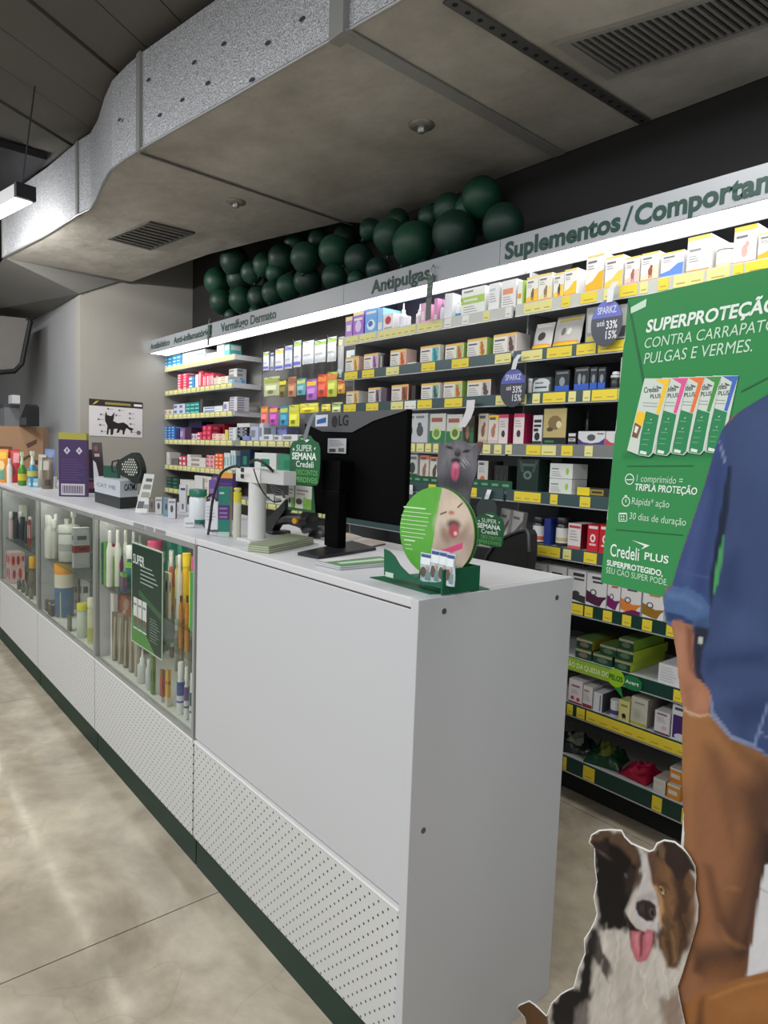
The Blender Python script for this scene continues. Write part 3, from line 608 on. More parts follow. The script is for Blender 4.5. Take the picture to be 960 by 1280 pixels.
def row(bay, r, items, yf=1.328, levels=LV, grp=None):
    z = levels[r] + (RAILH if yf < 1.4 else .036) + (.012 if (yf < 1.4 and r == 9) else 0); where = f'{ROWN[r]} shelf, {bay} bay'
    for i, it in enumerate(items):
        desc, kind, p0, p1, pt, col = it[:6]; opt = it[6] if len(it) > 6 else {}
        Yf = yf + opt.get('y', .018); zz = z + opt.get('z', 0) + .0008
        x0, x1 = xat(p0, Yf, zz), xat(p1, Yf, zz); h = zat(pt, (x0 + x1) / 2, Yf) - zz
        if 'h' in opt: h = opt['h']
        h = max(.012, h); lb = f'{desc}, {ORDS[i]} from left, {where}'; g = f'products on the {where}'
        if kind == 'c': carton(x0 + .0005, x1 - .0005, Yf, zz, h, opt.get('d', .12), col, opt.get('p', ()), opt.get('s'), opt.get('t'), opt.get('rz', 0), lb=lb, grp=g, lean=opt.get('lean', 0))
        elif kind == 'p': pouch(x0, x1, Yf + .02, zz, h, col, opt.get('p', ()), lb, opt.get('d', .04), g, tilt=opt.get('tilt', .2))
        else:
            rr = (p1 - p0) / 2 * depth_of(((x0 + x1) / 2, Yf, zz)) / F * .97; bottle((x0 + x1) / 2, Yf + rr + .004, zz, rr, h, col, opt.get('cap', WHT), opt.get('b'), lb, {'j': 'jar', 'b': 'bottle', 'n': 'nozzle', 's': 'spray'}[kind], g, cat='jar' if kind == 'j' else 'bottle', capf=opt.get('cf', .2), capr=opt.get('cr', .5))
D = dict
row('middle', 0, [
 ('purple and white carton', 'c', 431.5, 440, 396, (176, 120, 205), D(p=[(0, .8, 1, 1, (236, 220, 150)), (.2, .3, .8, .6, WHT)])),
 ('taller purple and lilac carton', 'c', 441, 454, 390, (160, 100, 200), D(p=[(0, .86, 1, 1, (240, 230, 170)), ('o', .5, .4, .3, .25, (222, 200, 235)), (.1, .65, .9, .75, WHT)])),
 ('light blue carton with white swirl', 'c', 456, 471, 386, (96, 165, 225), D(p=[('o', .5, .35, .35, .22, (225, 238, 248)), ('o', .45, .4, .2, .12, (60, 110, 190)), (.1, .8, .9, .9, WHT)], d=.16)),
 ('white and blue carton', 'c', 471.5, 478, 385, (140, 190, 230), D(p=[(.1, .1, .9, .4, WHT)])),
 ('white carton with red disc', 'c', 478.5, 491, 392, (232, 228, 228), D(p=[('o', .5, .6, .3, .25, RED), (.1, .1, .9, .2, (170, 170, 175))])),
 ('white bottle with long nozzle', 'n', 494, 504.5, 378, (235, 235, 236), D(b=((214, 216, 222), .1, .45))),
 ('small white spray bottle', 'n', 515.5, 525, 379, (232, 232, 232), D(b=((220, 205, 212), .1, .4))),
 ('narrow pink and white carton', 'c', 525.5, 531, 379, (228, 170, 200), D(p=[(.2, .2, .8, .6, WHT)])),
 ('pink striped slim carton', 'c', 542, 546, 373, (225, 160, 195), D(p=[(.1, .1, .9, .3, WHT)])),
 ('white bottle with purple cap', 'n', 546.5, 553, 372, (236, 232, 238), D(cap=(170, 120, 180))),
 ('plain white carton turned aslant', 'c', 554, 563, 367, (232, 232, 234), D(rz=.12, d=.06, lean=.04)),
 ('white spray bottle with blue base', 'n', 565, 574.5, 369, (236, 236, 236), D(b=((40, 150, 190), .02, .2))),
 ('wide white carton with green band', 'c', 576, 605, 359.5, (234, 236, 230), D(p=[(0, .42, 1, .7, (170, 205, 90)), (.1, .52, .7, .6, WHT), (.1, .85, .5, .92, (140, 150, 140))] + tl(.1, .8, .08, .36, 3), d=.14)),
 ('tall white carton with faint print', 'c', 610, 623, 354, (234, 235, 234), D(p=plainp((200, 205, 205)), d=.15)),
 ('white carton with orange text', 'c', 626, 644, 350, (236, 235, 232), D(p=[(.1, .5, .8, .7, (230, 150, 110))] + tl(.1, .9, .1, .44, 4), d=.15)),
 ('green edged white carton', 'c', 646, 654, 351, (236, 238, 228), D(p=[(.8, 0, 1, 1, LIM), (.1, .3, .6, .5, ORG)], s=LIM, d=.15))])
row('right', 0, [
 ('white carton with orange foot and cats', 'c', 657, 671.5, 346, (238, 235, 226), D(p=vit((250, 200, 70), ORG, (120, 90, 70)), d=.12)),
 ('yellow topped white carton', 'c', 672, 689, 342, (238, 235, 226), D(p=vit((246, 225, 160), (236, 110, 50), (150, 120, 90)), d=.12)),
 ('white carton showing a standing dog', 'c', 691, 704, 341, (238, 236, 228), D(p=vit((250, 210, 80), (236, 110, 50), (80, 60, 50)), d=.12)),
 ('white carton with yellow swoop', 'c', 704.5, 720, 336, (240, 239, 234), D(p=vit(), d=.2)),
 ('tall white carton with orange swoop', 'c', 731, 753, 318, (240, 238, 232), D(p=vit((250, 180, 30), (240, 160, 40)), d=.14)),
 ('white carton with pale yellow swoop', 'c', 755, 777, 320, (240, 238, 232), D(p=vit((244, 208, 90), (240, 190, 80)), d=.14)),
 ('white carton with red foot and dog', 'c', 780, 798, 321, (240, 236, 230), D(p=vit((240, 200, 190), (226, 84, 40), (170, 100, 90)), d=.12)),
 ('white carton with red foot and terrier', 'c', 800, 822, 315.5, (240, 236, 230), D(p=vit((250, 220, 190), (226, 84, 40), (160, 80, 60)), d=.12)),
 ('white carton with blue swoop', 'c', 825, 853, 314.5, (238, 239, 242), D(p=vit((96, 140, 220), (225, 228, 236)), d=.12)),
 ('large plain white carton with orange foot', 'c', 857, 886, 294.5, (240, 239, 234), D(p=[(0, 0, 1, .1, (240, 150, 40)), (0, .9, 1, 1, (250, 222, 120)), (.1, .6, .6, .66, (150, 150, 150))] + tl(.1, .6, .3, .5, 3), d=.16)),
 ('white jar with orange foot', 'j', 889, 913, 304, (240, 238, 234), D(b=((240, 214, 160), .03, .22), cap=(244, 244, 242))),
 ('tall white carton with pink dog', 'c', 915, 944, 282, (240, 238, 234), D(p=[(0, 0, 1, .08, (232, 110, 50)), (0, .88, 1, 1, (250, 214, 80)), ('o', .5, .35, .14, .17, (222, 170, 160)), ('o', .6, .52, .09, .08, (222, 170, 160)), (.1, .7, .6, .76, (120, 120, 124))], d=.14)),
 ('white carton with broad orange swoop', 'c', 946, 974, 289, (240, 238, 232), D(p=vit((250, 176, 30), (250, 150, 30)), d=.14)),
 ('white carton with yellow foot', 'c', 980, 1004, 276, (240, 238, 232), D(p=vit(), d=.14)),
 ('tall white carton with orange top', 'c', 1008, 1036, 262, (240, 238, 232), D(p=vit((250, 190, 60)), d=.14))])
FB = (238, 232, 222)
row('middle', 1, [
 ('flea treatment box with orange panel', 'c', 431.5, 448, 446, FB, D(p=flea((200, 130, 40), (240, 205, 120)), s=(240, 190, 170), d=.12)),
 ('white and teal box laid behind', 'c', 432, 452, 437, (222, 230, 226), D(p=[(.3, .5, .9, .8, (60, 160, 140))], y=.16, d=.05)),
 ('flea treatment box with purple panel', 'c', 454.5, 472, 442, FB, D(p=flea((130, 70, 150), (210, 170, 205)), d=.05)),
 ('narrow black edged box', 'c', 475, 479, 443, (60, 50, 62), D(p=[(.1, .1, .5, .9, (200, 200, 200))], d=.09)),
 ('flea treatment box with red orange panel', 'c', 487.5, 507, 437, FB, D(p=flea((196, 84, 50), (238, 170, 120)), s=(238, 200, 190), d=.07)),
 ('low flat white carton', 'c', 509, 519, 455, (232, 232, 230), D(d=.10)),
 ('flea treatment box with teal panel', 'c', 525, 549, 432, FB, D(p=flea((30, 140, 150), (110, 195, 200)), d=.03)),
 ('flea treatment box with green and orange panel', 'c', 556, 579, 429.5, FB, D(p=flea((200, 96, 50), (170, 200, 110)), s=(150, 190, 90), d=.03)),
 ('flea treatment box with lime side', 'c', 583.5, 608, 423, FB, D(p=flea((205, 100, 50), (214, 220, 150)), s=(150, 190, 90), d=.04)),
 ('large flea treatment box with brown panel', 'c', 616, 645, 417, FB, D(p=flea((92, 66, 60), (200, 186, 180)), s=(224, 216, 214), d=.09))])
row('right', 1, [
 ('silver pouch with yellow foot', 'p', 661, 684, 402, (206, 204, 200), D(p=[(.05, .02, .95, .16, YEL), (.05, .16, .95, .2, ORG), ('o', .5, .5, .2, .16, (70, 66, 64)), (.1, .84, .9, .93, (235, 232, 220))], tilt=.25)),
 ('larger silver pouch with yellow foot', 'p', 686, 720, 392, (198, 196, 190), D(p=[(.05, .02, .95, .14, YEL), (.05, .14, .95, .18, ORG), (.12, .84, .88, .93, (205, 190, 90)), ('o', .4, .5, .08, .12, (120, 116, 110)), ('o', .62, .48, .08, .12, (230, 228, 220))], tilt=.25)),
 ('clear plastic blister pack', 'c', 731, 747, 384, (150, 152, 150), D(p=[(.1, .05, .9, .2, (205, 195, 90)), (.15, .3, .85, .8, (186, 190, 190))], d=.08)),
 ('grey blister pack behind the wobbler', 'c', 748, 768, 386, (120, 124, 126), D(p=[(.1, .5, .9, .9, (160, 165, 168)), (.3, .1, .8, .35, (205, 205, 205))], d=.08, y=.05)),
 ('white and grey blister pack', 'c', 770, 786, 380, (205, 206, 202), D(p=[(.1, .1, .9, .4, (90, 92, 94))], d=.08)),
 ('tall grey carton', 'c', 800, 828, 372, (180, 182, 184), D(p=plainp(), d=.1)), ('wide white carton', 'c', 840, 880, 362, WHT, D(p=plainp(), d=.1))])
row('middle', 2, [
 ('flea treatment box with ochre figure', 'c', 432.5, 448, 489, (228, 222, 212), D(p=flea((190, 130, 50), (214, 180, 110)), d=.10)),
 ('flea treatment box with plum figure', 'c', 460, 475, 484.5, (226, 222, 218), D(p=flea((80, 50, 80), (150, 130, 150)), d=.03)),
 ('dark brown box with cat figure', 'c', 477, 483, 485, (90, 70, 86), D(d=.10)),
 ('flea treatment box with wide rust side', 'c', 489, 510, 481, (228, 222, 214), D(p=flea((120, 60, 40), (170, 96, 60)), s=(140, 80, 60), d=.03)),
 ('slim black box', 'c', 514, 519, 482, (40, 40, 42), D(d=.09)),
 ('flea treatment box with grey teal figure', 'c', 526, 549, 479, (226, 224, 216), D(p=flea((60, 90, 90), (140, 176, 170)), d=.03)),
 ('flea treatment box with orange dog on lime', 'c', 554, 577, 477, (228, 224, 214), D(p=flea((196, 96, 50), (178, 200, 120)), s=(140, 180, 80), d=.04)),
 ('flea treatment box with grey dog', 'c', 583.5, 613, 475, (226, 222, 216), D(p=flea((86, 74, 78), (196, 190, 186)), s=(84, 76, 80), d=.04))])
row('right', 2, [
 ('small white jar beside round wobbler', 'j', 656, 664, 473, (214, 216, 216), D(cap=(225, 225, 225))),
 ('grey carton with rounded print', 'c', 665, 688, 472, (74, 80, 84), D(p=[('o', .5, .62, .46, .34, (205, 212, 212)), (0.04, .1, .9, .6, (205, 212, 212)), (.15, .32, .8, .42, (60, 66, 70)), (.15, .62, .6, .7, (100, 110, 112))], d=.1)),
 ('black and blue carton of a silvery dog', 'c', 693, 711, 463, (24, 28, 36), D(p=[(0, .04, 1, .3, BLU), ('o', .5, .48, .2, .22, (140, 150, 158)), (.1, .84, .9, .92, (120, 126, 132))], d=.1)),
 ('second black and blue carton', 'c', 717, 735.5, 459, (22, 26, 34), D(p=[(0, .04, 1, .3, BLU), ('o', .35, .5, .12, .25, (140, 150, 158)), ('o', .65, .48, .12, .2, (120, 130, 138)), (.1, .84, .9, .92, (120, 126, 132))], d=.1)),
 ('slim black and blue carton', 'c', 736.5, 745.5, 459, (24, 28, 36), D(p=[(0, .04, 1, .32, BLU), ('o', .5, .5, .25, .2, (130, 140, 148)), (.1, .84, .9, .92, (120, 126, 132))], d=.1)),
 ('slimmest black and blue carton', 'c', 746.5, 756, 459, (24, 28, 36), D(p=[(0, .04, 1, .32, BLU), ('o', .5, .5, .25, .2, (130, 140, 148)), (.1, .84, .9, .92, (120, 126, 132))], d=.1)),
 ('black bottle with white shoulder', 'b', 758, 772, 464, (46, 46, 48), D(b=((210, 210, 208), .66, .8), cap=(225, 226, 226), cf=.16, cr=.7)),
 ('grey white carton with black cow print', 'c', 774, 791, 446, (216, 212, 208), D(p=[(.15, .2, .6, .7, (50, 46, 44)), (0, 0, 1, .16, (110, 90, 76)), (.1, .84, .9, .92, (110, 110, 110))], d=.1)),
 ('plain blue carton', 'c', 804, 830, 450, BLU, D(d=.1)), ('plain white carton', 'c', 836, 870, 444, WHT, D(d=.1))])
row('middle', 3, [
 ('silver white carton of two grey dogs', 'c', 505.5, 533.5, 517, (198, 200, 202), D(p=[('o', .22, .42, .14, .2, (70, 72, 76)), ('o', .2, .62, .08, .08, (70, 72, 76)), ('o', .68, .42, .15, .2, (78, 80, 84)), ('o', .66, .62, .09, .08, (78, 80, 84)), (.08, .84, .4, .92, (130, 132, 136)), (.5, .84, .85, .92, (130, 132, 136))], d=.12)),
 ('white over green carton with ring', 'c', 536.5, 556, 517, (206, 208, 198), D(p=[(0, 0, 1, .42, (46, 120, 76)), ('o', .45, .34, .3, .22, (190, 215, 130)), ('o', .45, .34, .2, .14, (110, 150, 70)), (.1, .72, .8, .86, (160, 90, 70))], d=.12)),
 ('second white over green carton with ring', 'c', 557.5, 577, 518, (206, 208, 198), D(p=[(0, 0, 1, .42, (46, 120, 76)), ('o', .55, .36, .32, .24, (190, 215, 130)), ('o', .55, .36, .2, .14, (96, 120, 60)), (.1, .72, .8, .86, (160, 90, 70))], d=.12)),
 ('dark brown and green carton', 'c', 579.5, 592, 520, (60, 48, 40), D(p=[(.6, .05, .95, .6, (40, 110, 66)), ('o', .35, .4, .2, .25, (150, 110, 90))], d=.1)),
 ('beige carton with sitting dog', 'c', 597, 609, 517, (206, 196, 178), D(p=dogp((140, 90, 70), None, (186, 170, 140)), d=.12)),
 ('yellow topped beige carton', 'c', 609.5, 622, 519, (222, 212, 200), D(p=[(0, .86, 1, 1, YEL)] + dogp((180, 120, 100), None, (214, 190, 190)), d=.1)),
 ('white carton with pink top and small dog', 'c', 622.5, 634, 518, (226, 214, 212), D(p=[(0, .88, 1, 1, (214, 60, 110)), ('o', .5, .35, .2, .12, (60, 44, 44))] + tl(.15, .85, .55, .8, 3), s=MAG, d=.12)),
 ('second white carton with pink top', 'c', 641, 654, 517, (228, 214, 212), D(p=[(0, .88, 1, 1, (214, 60, 110)), ('o', .5, .35, .2, .12, (60, 44, 44))] + tl(.15, .85, .55, .8, 3), s=MAG, d=.18))])
row('right', 3, [
 ('white carton with black lettering', 'c', 665, 676.5, 519, (214, 214, 214), D(p=[(.1, .75, .9, .85, BLK), (.1, .6, .9, .68, BLK), (.1, .45, .6, .55, BLK), ('o', .5, .28, .3, .14, BLK), (0, 0, 1, .12, (40, 40, 42))], d=.1)),
 ('black carton with gold picture panel', 'c', 677.5, 707, 510, (20, 24, 22), D(p=[(.02, .2, .98, .98, (190, 170, 110)), ('o', .5, .6, .3, .2, (130, 106, 66)), ('o', .68, .55, .12, .1, (222, 210, 160)), ('o', .3, .42, .14, .06, (80, 70, 50)), (.1, .06, .5, .12, (50, 120, 80))], d=.12)),
 ('small white over black carton', 'c', 709.5, 719.5, 541, (30, 30, 32), D(p=[(.05, .72, .95, .95, (210, 210, 208)), (.05, .3, .95, .55, (190, 190, 188)), (.2, .4, .7, .46, BLK)], d=.05)),
 ('tall black tube behind', 'b', 712, 719, 508, (26, 28, 27), D(y=.12, cap=(34, 36, 35))),
 ('tall black bottle behind purple carton', 'b', 727, 733, 512, (36, 38, 36), D(y=.12, cap=(40, 42, 40))),
 ('low white carton with purple foot', 'c', 722, 755.5, 539, (212, 212, 214), D(p=[('p', [(0, 0), (1, 0), (1, .5), (.8, .22), (.5, .14), (.2, .22), (0, .5)], (70, 50, 120)), ('o', .5, .55, .16, .24, (80, 80, 84)), (.72, .78, .95, .86, (90, 90, 96))], d=.08)),
 ('low white carton with red foot', 'c', 756.5, 788, 539, (214, 212, 212), D(p=[('p', [(0, 0), (1, 0), (1, .42), (.8, .2), (.5, .14), (.2, .22), (0, .5)], (196, 60, 66)), ('o', .6, .55, .16, .22, (90, 88, 90))], d=.08)), ('low white carton', 'c', 800, 836, 541, WHT, D(d=.08))])
row('middle', 4, [
 ('white carton with dark green dog', 'c', 508.5, 521, 567, (196, 198, 194), D(p=[('o', .5, .5, .3, .2, (50, 66, 60)), (0, 0, 1, .3, (34, 90, 62)), (.1, .8, .9, .9, (110, 110, 112))], d=.1)),
 ('orange topped white carton', 'c', 524, 535, 569, (212, 206, 196), D(p=[(0, .85, 1, 1, (214, 110, 70))] + dogp((150, 110, 90), None, GRN), d=.1)),
 ('white carton with small brown dog', 'c', 536.5, 548, 571, (214, 208, 200), D(p=[(0, .9, 1, 1, (224, 130, 70))] + dogp((90, 66, 56), None, GRN), d=.1)),
 ('white carton with orange bird print', 'c', 596, 609, 576, (206, 202, 198), D(p=[('o', .5, .3, .24, .15, (196, 110, 70)), (.1, .84, .6, .93, (90, 90, 120))] + tl(.1, .8, .55, .78, 3), s=(80, 74, 72), d=.1)),
 ('black carton with pale trees', 'c', 617, 634, 582, (26, 28, 27), D(p=[(.15, .1, .22, .6, (60, 64, 60)), (.5, .1, .56, .7, (60, 64, 60)), (.8, .1, .86, .55, (60, 64, 60))], d=.1))])
row('right', 4, [
 ('dark green display carton with round seal', 'c', 645, 672, 574, (14, 40, 30), D(p=[('o', .5, .5, .2, .14, (96, 120, 110)), ('o', .5, .5, .1, .07, (20, 60, 44)), (.2, .78, .8, .86, (70, 100, 88)), ('p', [(.2, .6), (.1, .95), (.2, .95), (.35, .6)], (60, 80, 72)), ('p', [(.7, .6), (.85, .95), (.95, .95), (.8, .6)], (60, 80, 72))], d=.08)),
 ('lower white carton with green bottle print', 'c', 686, 714, 606, (218, 222, 216), D(p=[('o', .78, .5, .07, .24, LIM), (.08, .6, .4, .68, (120, 130, 130))] + tl(.08, .6, .1, .5, 3), d=.1, h=.058)),
 ('yellow and black wrapped chew bar', 'c', 721, 763, 610, (40, 38, 34), D(p=[(0, 0, .38, 1, (236, 214, 40)), (.38, .15, .8, .85, (150, 130, 50)), (.45, .4, .75, .6, (30, 30, 28))], d=.04))])
x0, x1 = xat(686, 1.346, 1.194), xat(714, 1.346, 1.194)
carton(x0, x1, 1.346, 1.2535, .058, .1, (220, 224, 218), [('o', .78, .5, .07, .24, LIM), (.08, .6, .4, .68, (120, 130, 130))] + tl(.08, .6, .1, .5, 3), lb='upper white carton with green bottle print, stacked on its twin, fifth shelf', grp='products on the fifth shelf, right bay')
row('middle', 5, [
 ('white and green carton behind counter', 'c', 508, 520, 640, (200, 200, 190), D(p=dogp(frame=(50, 110, 70)))),
 ('patterned lilac picture carton', 'c', 428, 449, 648, (214, 214, 222), D(p=[(.1, .1, .9, .2, (110, 100, 160)), ('o', .4, .6, .2, .14, (90, 84, 120)), ('o', .7, .5, .14, .2, (130, 124, 150)), (.1, .85, .9, .92, (90, 90, 120))], d=.1)),
 ('grey brown carton of an orange cat', 'c', 455, 471, 651, (150, 140, 126), D(p=[('o', .5, .4, .25, .2, (200, 120, 70)), (0, 0, 1, .1, (90, 70, 60))], s=(40, 40, 42), d=.1)),
 ('pale carton by the round display', 'c', 481, 500, 655, (186, 184, 176), D(p=dogp((110, 100, 90), None, (120, 160, 90)), d=.1)),
 ('white leaflet carton', 'c', 528, 545, 650, WHT, D(p=plainp(), d=.1)), ('grey leaflet carton', 'c', 604, 618, 648, (160, 160, 158), D(p=plainp(), d=.1)),])
row('right', 5, [
 ('black lidded jar with white and orange label', 'j', 659, 677, 646, (30, 32, 40), D(cap=(20, 20, 22), b=((216, 216, 218), .06, .66, (214, 96, 56)))),
 ('dark blue carton between two jars', 'c', 679, 687, 648, (26, 46, 120), D(d=.1)),
 ('black lidded jar with goat label', 'j', 688, 706, 647, (40, 40, 40), D(cap=(22, 22, 24), b=((214, 214, 210), .12, .64, (190, 180, 120)))),
 ('white carton with red lettering', 'c', 709, 725, 654.5, (222, 214, 212), D(p=[(.05, .82, .95, .92, (190, 60, 70)), (0, 0, 1, .12, (204, 90, 90))] + tl(.15, .85, .3, .75, 4), s=(120, 20, 40), d=.12)),
 ('bright red carton with round emblem', 'c', 733, 747, 656, (200, 34, 48), D(p=[('o', .5, .5, .25, .16, (240, 220, 220)), ('o', .5, .5, .12, .08, (200, 34, 48)), (.1, .85, .9, .95, (232, 214, 214)), (.2, .22, .8, .3, (236, 190, 190))], d=.12)),
 ('second bright red carton with emblem', 'c', 748, 763, 657, (196, 34, 48), D(p=[('o', .5, .5, .25, .16, (240, 220, 220)), ('o', .5, .5, .12, .08, (200, 34, 48)), (.1, .85, .9, .95, (232, 214, 214)), (.2, .22, .8, .3, (236, 190, 190))], d=.12)),
 ('white carton', 'c', 775, 800, 660, WHT, D(p=plainp(), d=.12)), ('red carton', 'c', 806, 830, 664, RED, D(d=.12))])
def ocel(c1, c2): return [('p', [(0, .1), (.5, .02), (1, .0), (1, .34), (.6, .3), (0, .46)], c1), ('o', .35, .42, .17, .1, (70, 60, 70)), ('o', .35, .42, .11, .065, (226, 224, 222)), (.25, .84, .9, .92, (70, 70, 76)), (.3, .72, .8, .78, c2), ('p', [(.7, 0), (1, 0), (1, .3), (.85, .2)], (226, 226, 224))]
row('right', 6, [
 ('white carton with bold letters over counter', 'c', 660, 680, 704, (224, 224, 222), D(p=[(.2, .7, .8, .8, BLK)] + tl(.2, .8, .4, .65, 3), d=.12)),
 ('second white carton with bold letters', 'c', 684, 706, 708, (224, 224, 222), D(p=[(.2, .7, .8, .8, BLK)] + tl(.2, .8, .4, .65, 3), d=.12)),
 ('white supplement carton with black mark', 'c', 708, 731, 713, (224, 222, 222), D(p=[('p', [(0, .1), (1, 0), (1, .22), (0, .3)], (60, 56, 60)), (.3, .82, .9, .92, (60, 60, 64)), ('p', [(0, .45), (.15, .55), (0, .65)], BLK), ('o', .5, .28, .2, .08, (70, 66, 70)), (.35, .7, .9, .76, (80, 80, 84))], d=.14)),
 ('white and maroon supplement carton', 'c', 732, 757, 718, (224, 222, 222), D(p=ocel((78, 30, 60), (60, 60, 66)), d=.14)),
 ('white and magenta supplement carton', 'c', 758, 774, 724, (226, 222, 224), D(p=ocel((120, 26, 96), (200, 90, 50)), d=.14)),
 ('white and orange supplement carton', 'c', 775, 800, 728, (226, 222, 220), D(p=ocel((226, 130, 50), (110, 30, 100)) + [('p', [(.1, 0), (1, 0), (1, .12), (.6, .14)], (110, 24, 90))], d=.14)),
 ('white and olive supplement carton', 'c', 802, 829, 735, (226, 222, 220), D(p=ocel((150, 110, 30), (196, 130, 60)), d=.14)),
 ('white and blue supplement carton', 'c', 842, 872, 742, (226, 222, 220), D(p=ocel(BLU, NVY), d=.14))])
gb = [(0, .72, 1, 1, (190, 206, 180)), ('o', .5, .4, .3, .2, (150, 160, 140)), (.1, .1, .8, .2, (170, 180, 160))]
Z7 = LV[7] + RAILH + .001; Y7 = 1.35
for i, (p0, p1, lv, sd, dd, nm) in enumerate([(719, 739, 0, (70, 70, 30), .2, 'brown'), (719, 739, 1, (150, 140, 40), .2, 'brown'), (741, 765, 0, (24, 70, 44), .22, 'dark green'), (748, 769, 1, (30, 80, 50), .22, 'dark green'), (768, 788, 0, (170, 196, 50), .25, 'lime'), (769, 790, 1, (170, 196, 50), .25, 'lime'), (770, 789, 2, (120, 160, 50), .22, 'lime')]):
    x0, x1 = xat(p0, Y7, Z7), xat(p1, Y7, Z7)
    carton(x0, x1 - .002, Y7 + .004 * lv, Z7 + lv * .0395, .038, dd, (24, 60, 40), [(0, .7, 1, .95, (150, 150, 120)), ('o', .5, .4, .3, .25, (120, 100, 90) if nm == 'brown' else (80, 110, 80))], sd, (90, 120, 60), lb=f'flat green chew box with {nm} side, {["lowest", "second", "third"][lv]} of its stack, eighth shelf', grp='flat green chew boxes')
row('right', 7, [('white carton beside green chew boxes', 'c', 822, 849, 832, (226, 226, 226), D(p=tl(.1, .9, .1, .9, 6, (190, 190, 196)), d=.12)), ('white small carton', 'c', 870, 900, 846, WHT, D(d=.12))])
row('right', 8, [
 ('white carton with red spots', 'c', 710, 727, 850, (222, 216, 216), D(p=[(0, 0, 1, .07, (120, 24, 50)), ('o', .3, .22, .13, .08, RED), ('o', .72, .2, .13, .08, RED), (.2, .7, .8, .78, (160, 90, 100))] + tl(.2, .8, .4, .6, 3), d=.18)),
 ('narrow white carton', 'c', 728, 739.5, 858, (220, 216, 214), D(p=plainp((170, 130, 130), (150, 50, 60)), d=.16)),
 ('slim white carton with dark side', 'c', 741, 752, 866, (222, 222, 224), D(p=[(.7, .05, .85, .9, (130, 130, 140))], s=(80, 80, 90), d=.1)),
 ('white jar with lilac label', 'j', 758, 771.5, 876, (226, 226, 228), D(b=((90, 80, 150), .12, .4))),
 ('yellow cream pack with black dog', 'c', 772.5, 786, 876, (222, 214, 140), D(p=[('o', .5, .25, .2, .12, BLK), (.4, .08, .46, .2, BLK), (.62, .08, .68, .2, BLK), (.2, .7, .8, .8, (150, 140, 60))], d=.06)),
 ('big pale carton with yellow foot', 'c', 787.5, 808, 873, (206, 204, 188), D(p=[(0, .02, 1, .12, (200, 180, 60)), ('o', .4, .4, .2, .14, (190, 186, 160)), (.2, .78, .8, .84, (150, 148, 136))] + tl(.1, .9, .2, .6, 5, (180, 176, 160)), s=(150, 148, 138), d=.14)),
 ('white carton with maroon foot', 'c', 817, 836, 890, (226, 222, 224), D(p=[(0, 0, 1, .08, (120, 24, 50)), (.15, .84, .8, .92, (150, 110, 130)), ('o', .65, .3, .16, .1, (210, 190, 200))] + tl(.15, .85, .5, .76, 3), d=.12)),
 ('white carton with deep purple panel', 'c', 838, 858, 882, (228, 228, 230), D(p=[(.08, .04, 1, .7, (70, 40, 110)), ('o', .6, .1, .4, .1, (220, 220, 228)), (.15, .84, .9, .92, (80, 80, 96))], d=.12)),
 ('white carton', 'c', 872, 905, 890, WHT, D(d=.12))])
# soft bags lying on the bottom shelf
def bag(p0, p1, ztop, col, lb, col2, rz, y=1.40, dpt=.13):
    z = LV[9] + .055 + .001; x0, x1 = xat(p0, y, z), xat(p1, y, z); c = ((x0 + x1) / 2, y + .04); b = MB(); nx, ny = 26, 18; hw = (x1 - x0) / 2
    vs = []; fs = []
    for s in (0, 1):
        for j in range(ny + 1):
            for i in range(nx + 1):
                u, v = i / nx * 2 - 1, j / ny * 2 - 1; e = max(0, (1 - u * u) * (1 - v * v)) ** .45; wr = 1 + .16 * math.sin(5 * u + 3 * v + p0) + .12 * math.sin(9 * v - 6 * u) + .10 * math.sin(14 * u + 5 * v) + .08 * math.sin(17 * v + 11 * u)
                zz = (e * ztop * wr if s else 0) + .002 * s + .018 * (1 - u * 1.0) / 2 * s * 0; pinch = 1 - .12 * (1 - abs(v))
                X, Y_ = u * hw * pinch, v * dpt / 2; vs.append((c[0] + X * math.cos(rz) - Y_ * math.sin(rz), c[1] + X * math.sin(rz) + Y_ * math.cos(rz), z + zz))
    N = (nx + 1) * (ny + 1)
    for s in (0, 1):
        for j in range(ny):
            for i in range(nx):
                q = [s * N + j * (nx + 1) + i, s * N + j * (nx + 1) + i + 1, s * N + (j + 1) * (nx + 1) + i + 1, s * N + (j + 1) * (nx + 1) + i]; fs.append(q if s else q[::-1])
    m1, m2 = M(col, .22, nscale=60, bump=.2), M(col2, .22, nscale=60, bump=.2)
    b.add(vs, fs, m1, True); n0 = len(b.m) - nx * ny
    for k in range(n0, len(b.m)):
        i, j = (k - n0) % nx, (k - n0) // nx
        if 8 <= i + math.sin(j) <= 18 and 2 <= j <= 11: b.m[k] = b.mi(m2)
    o = b.build('treat_bag', None, (c[0], c[1], z)); tag(o, lb, 'bag'); return o
bag(690, 733, .052, (20, 36, 30), 'dark green shiny bag lying at the left of the bottom shelf', (150, 156, 140), .5, 1.39)
bag(731, 772, .060, (24, 70, 44), 'green treat bag with yellow top lying on the bottom shelf', (110, 120, 40), .25, 1.385)
bag(778, 815, .040, (190, 26, 64), 'crimson plastic pouch lying on the bottom shelf', (216, 50, 90), -.1, 1.39)
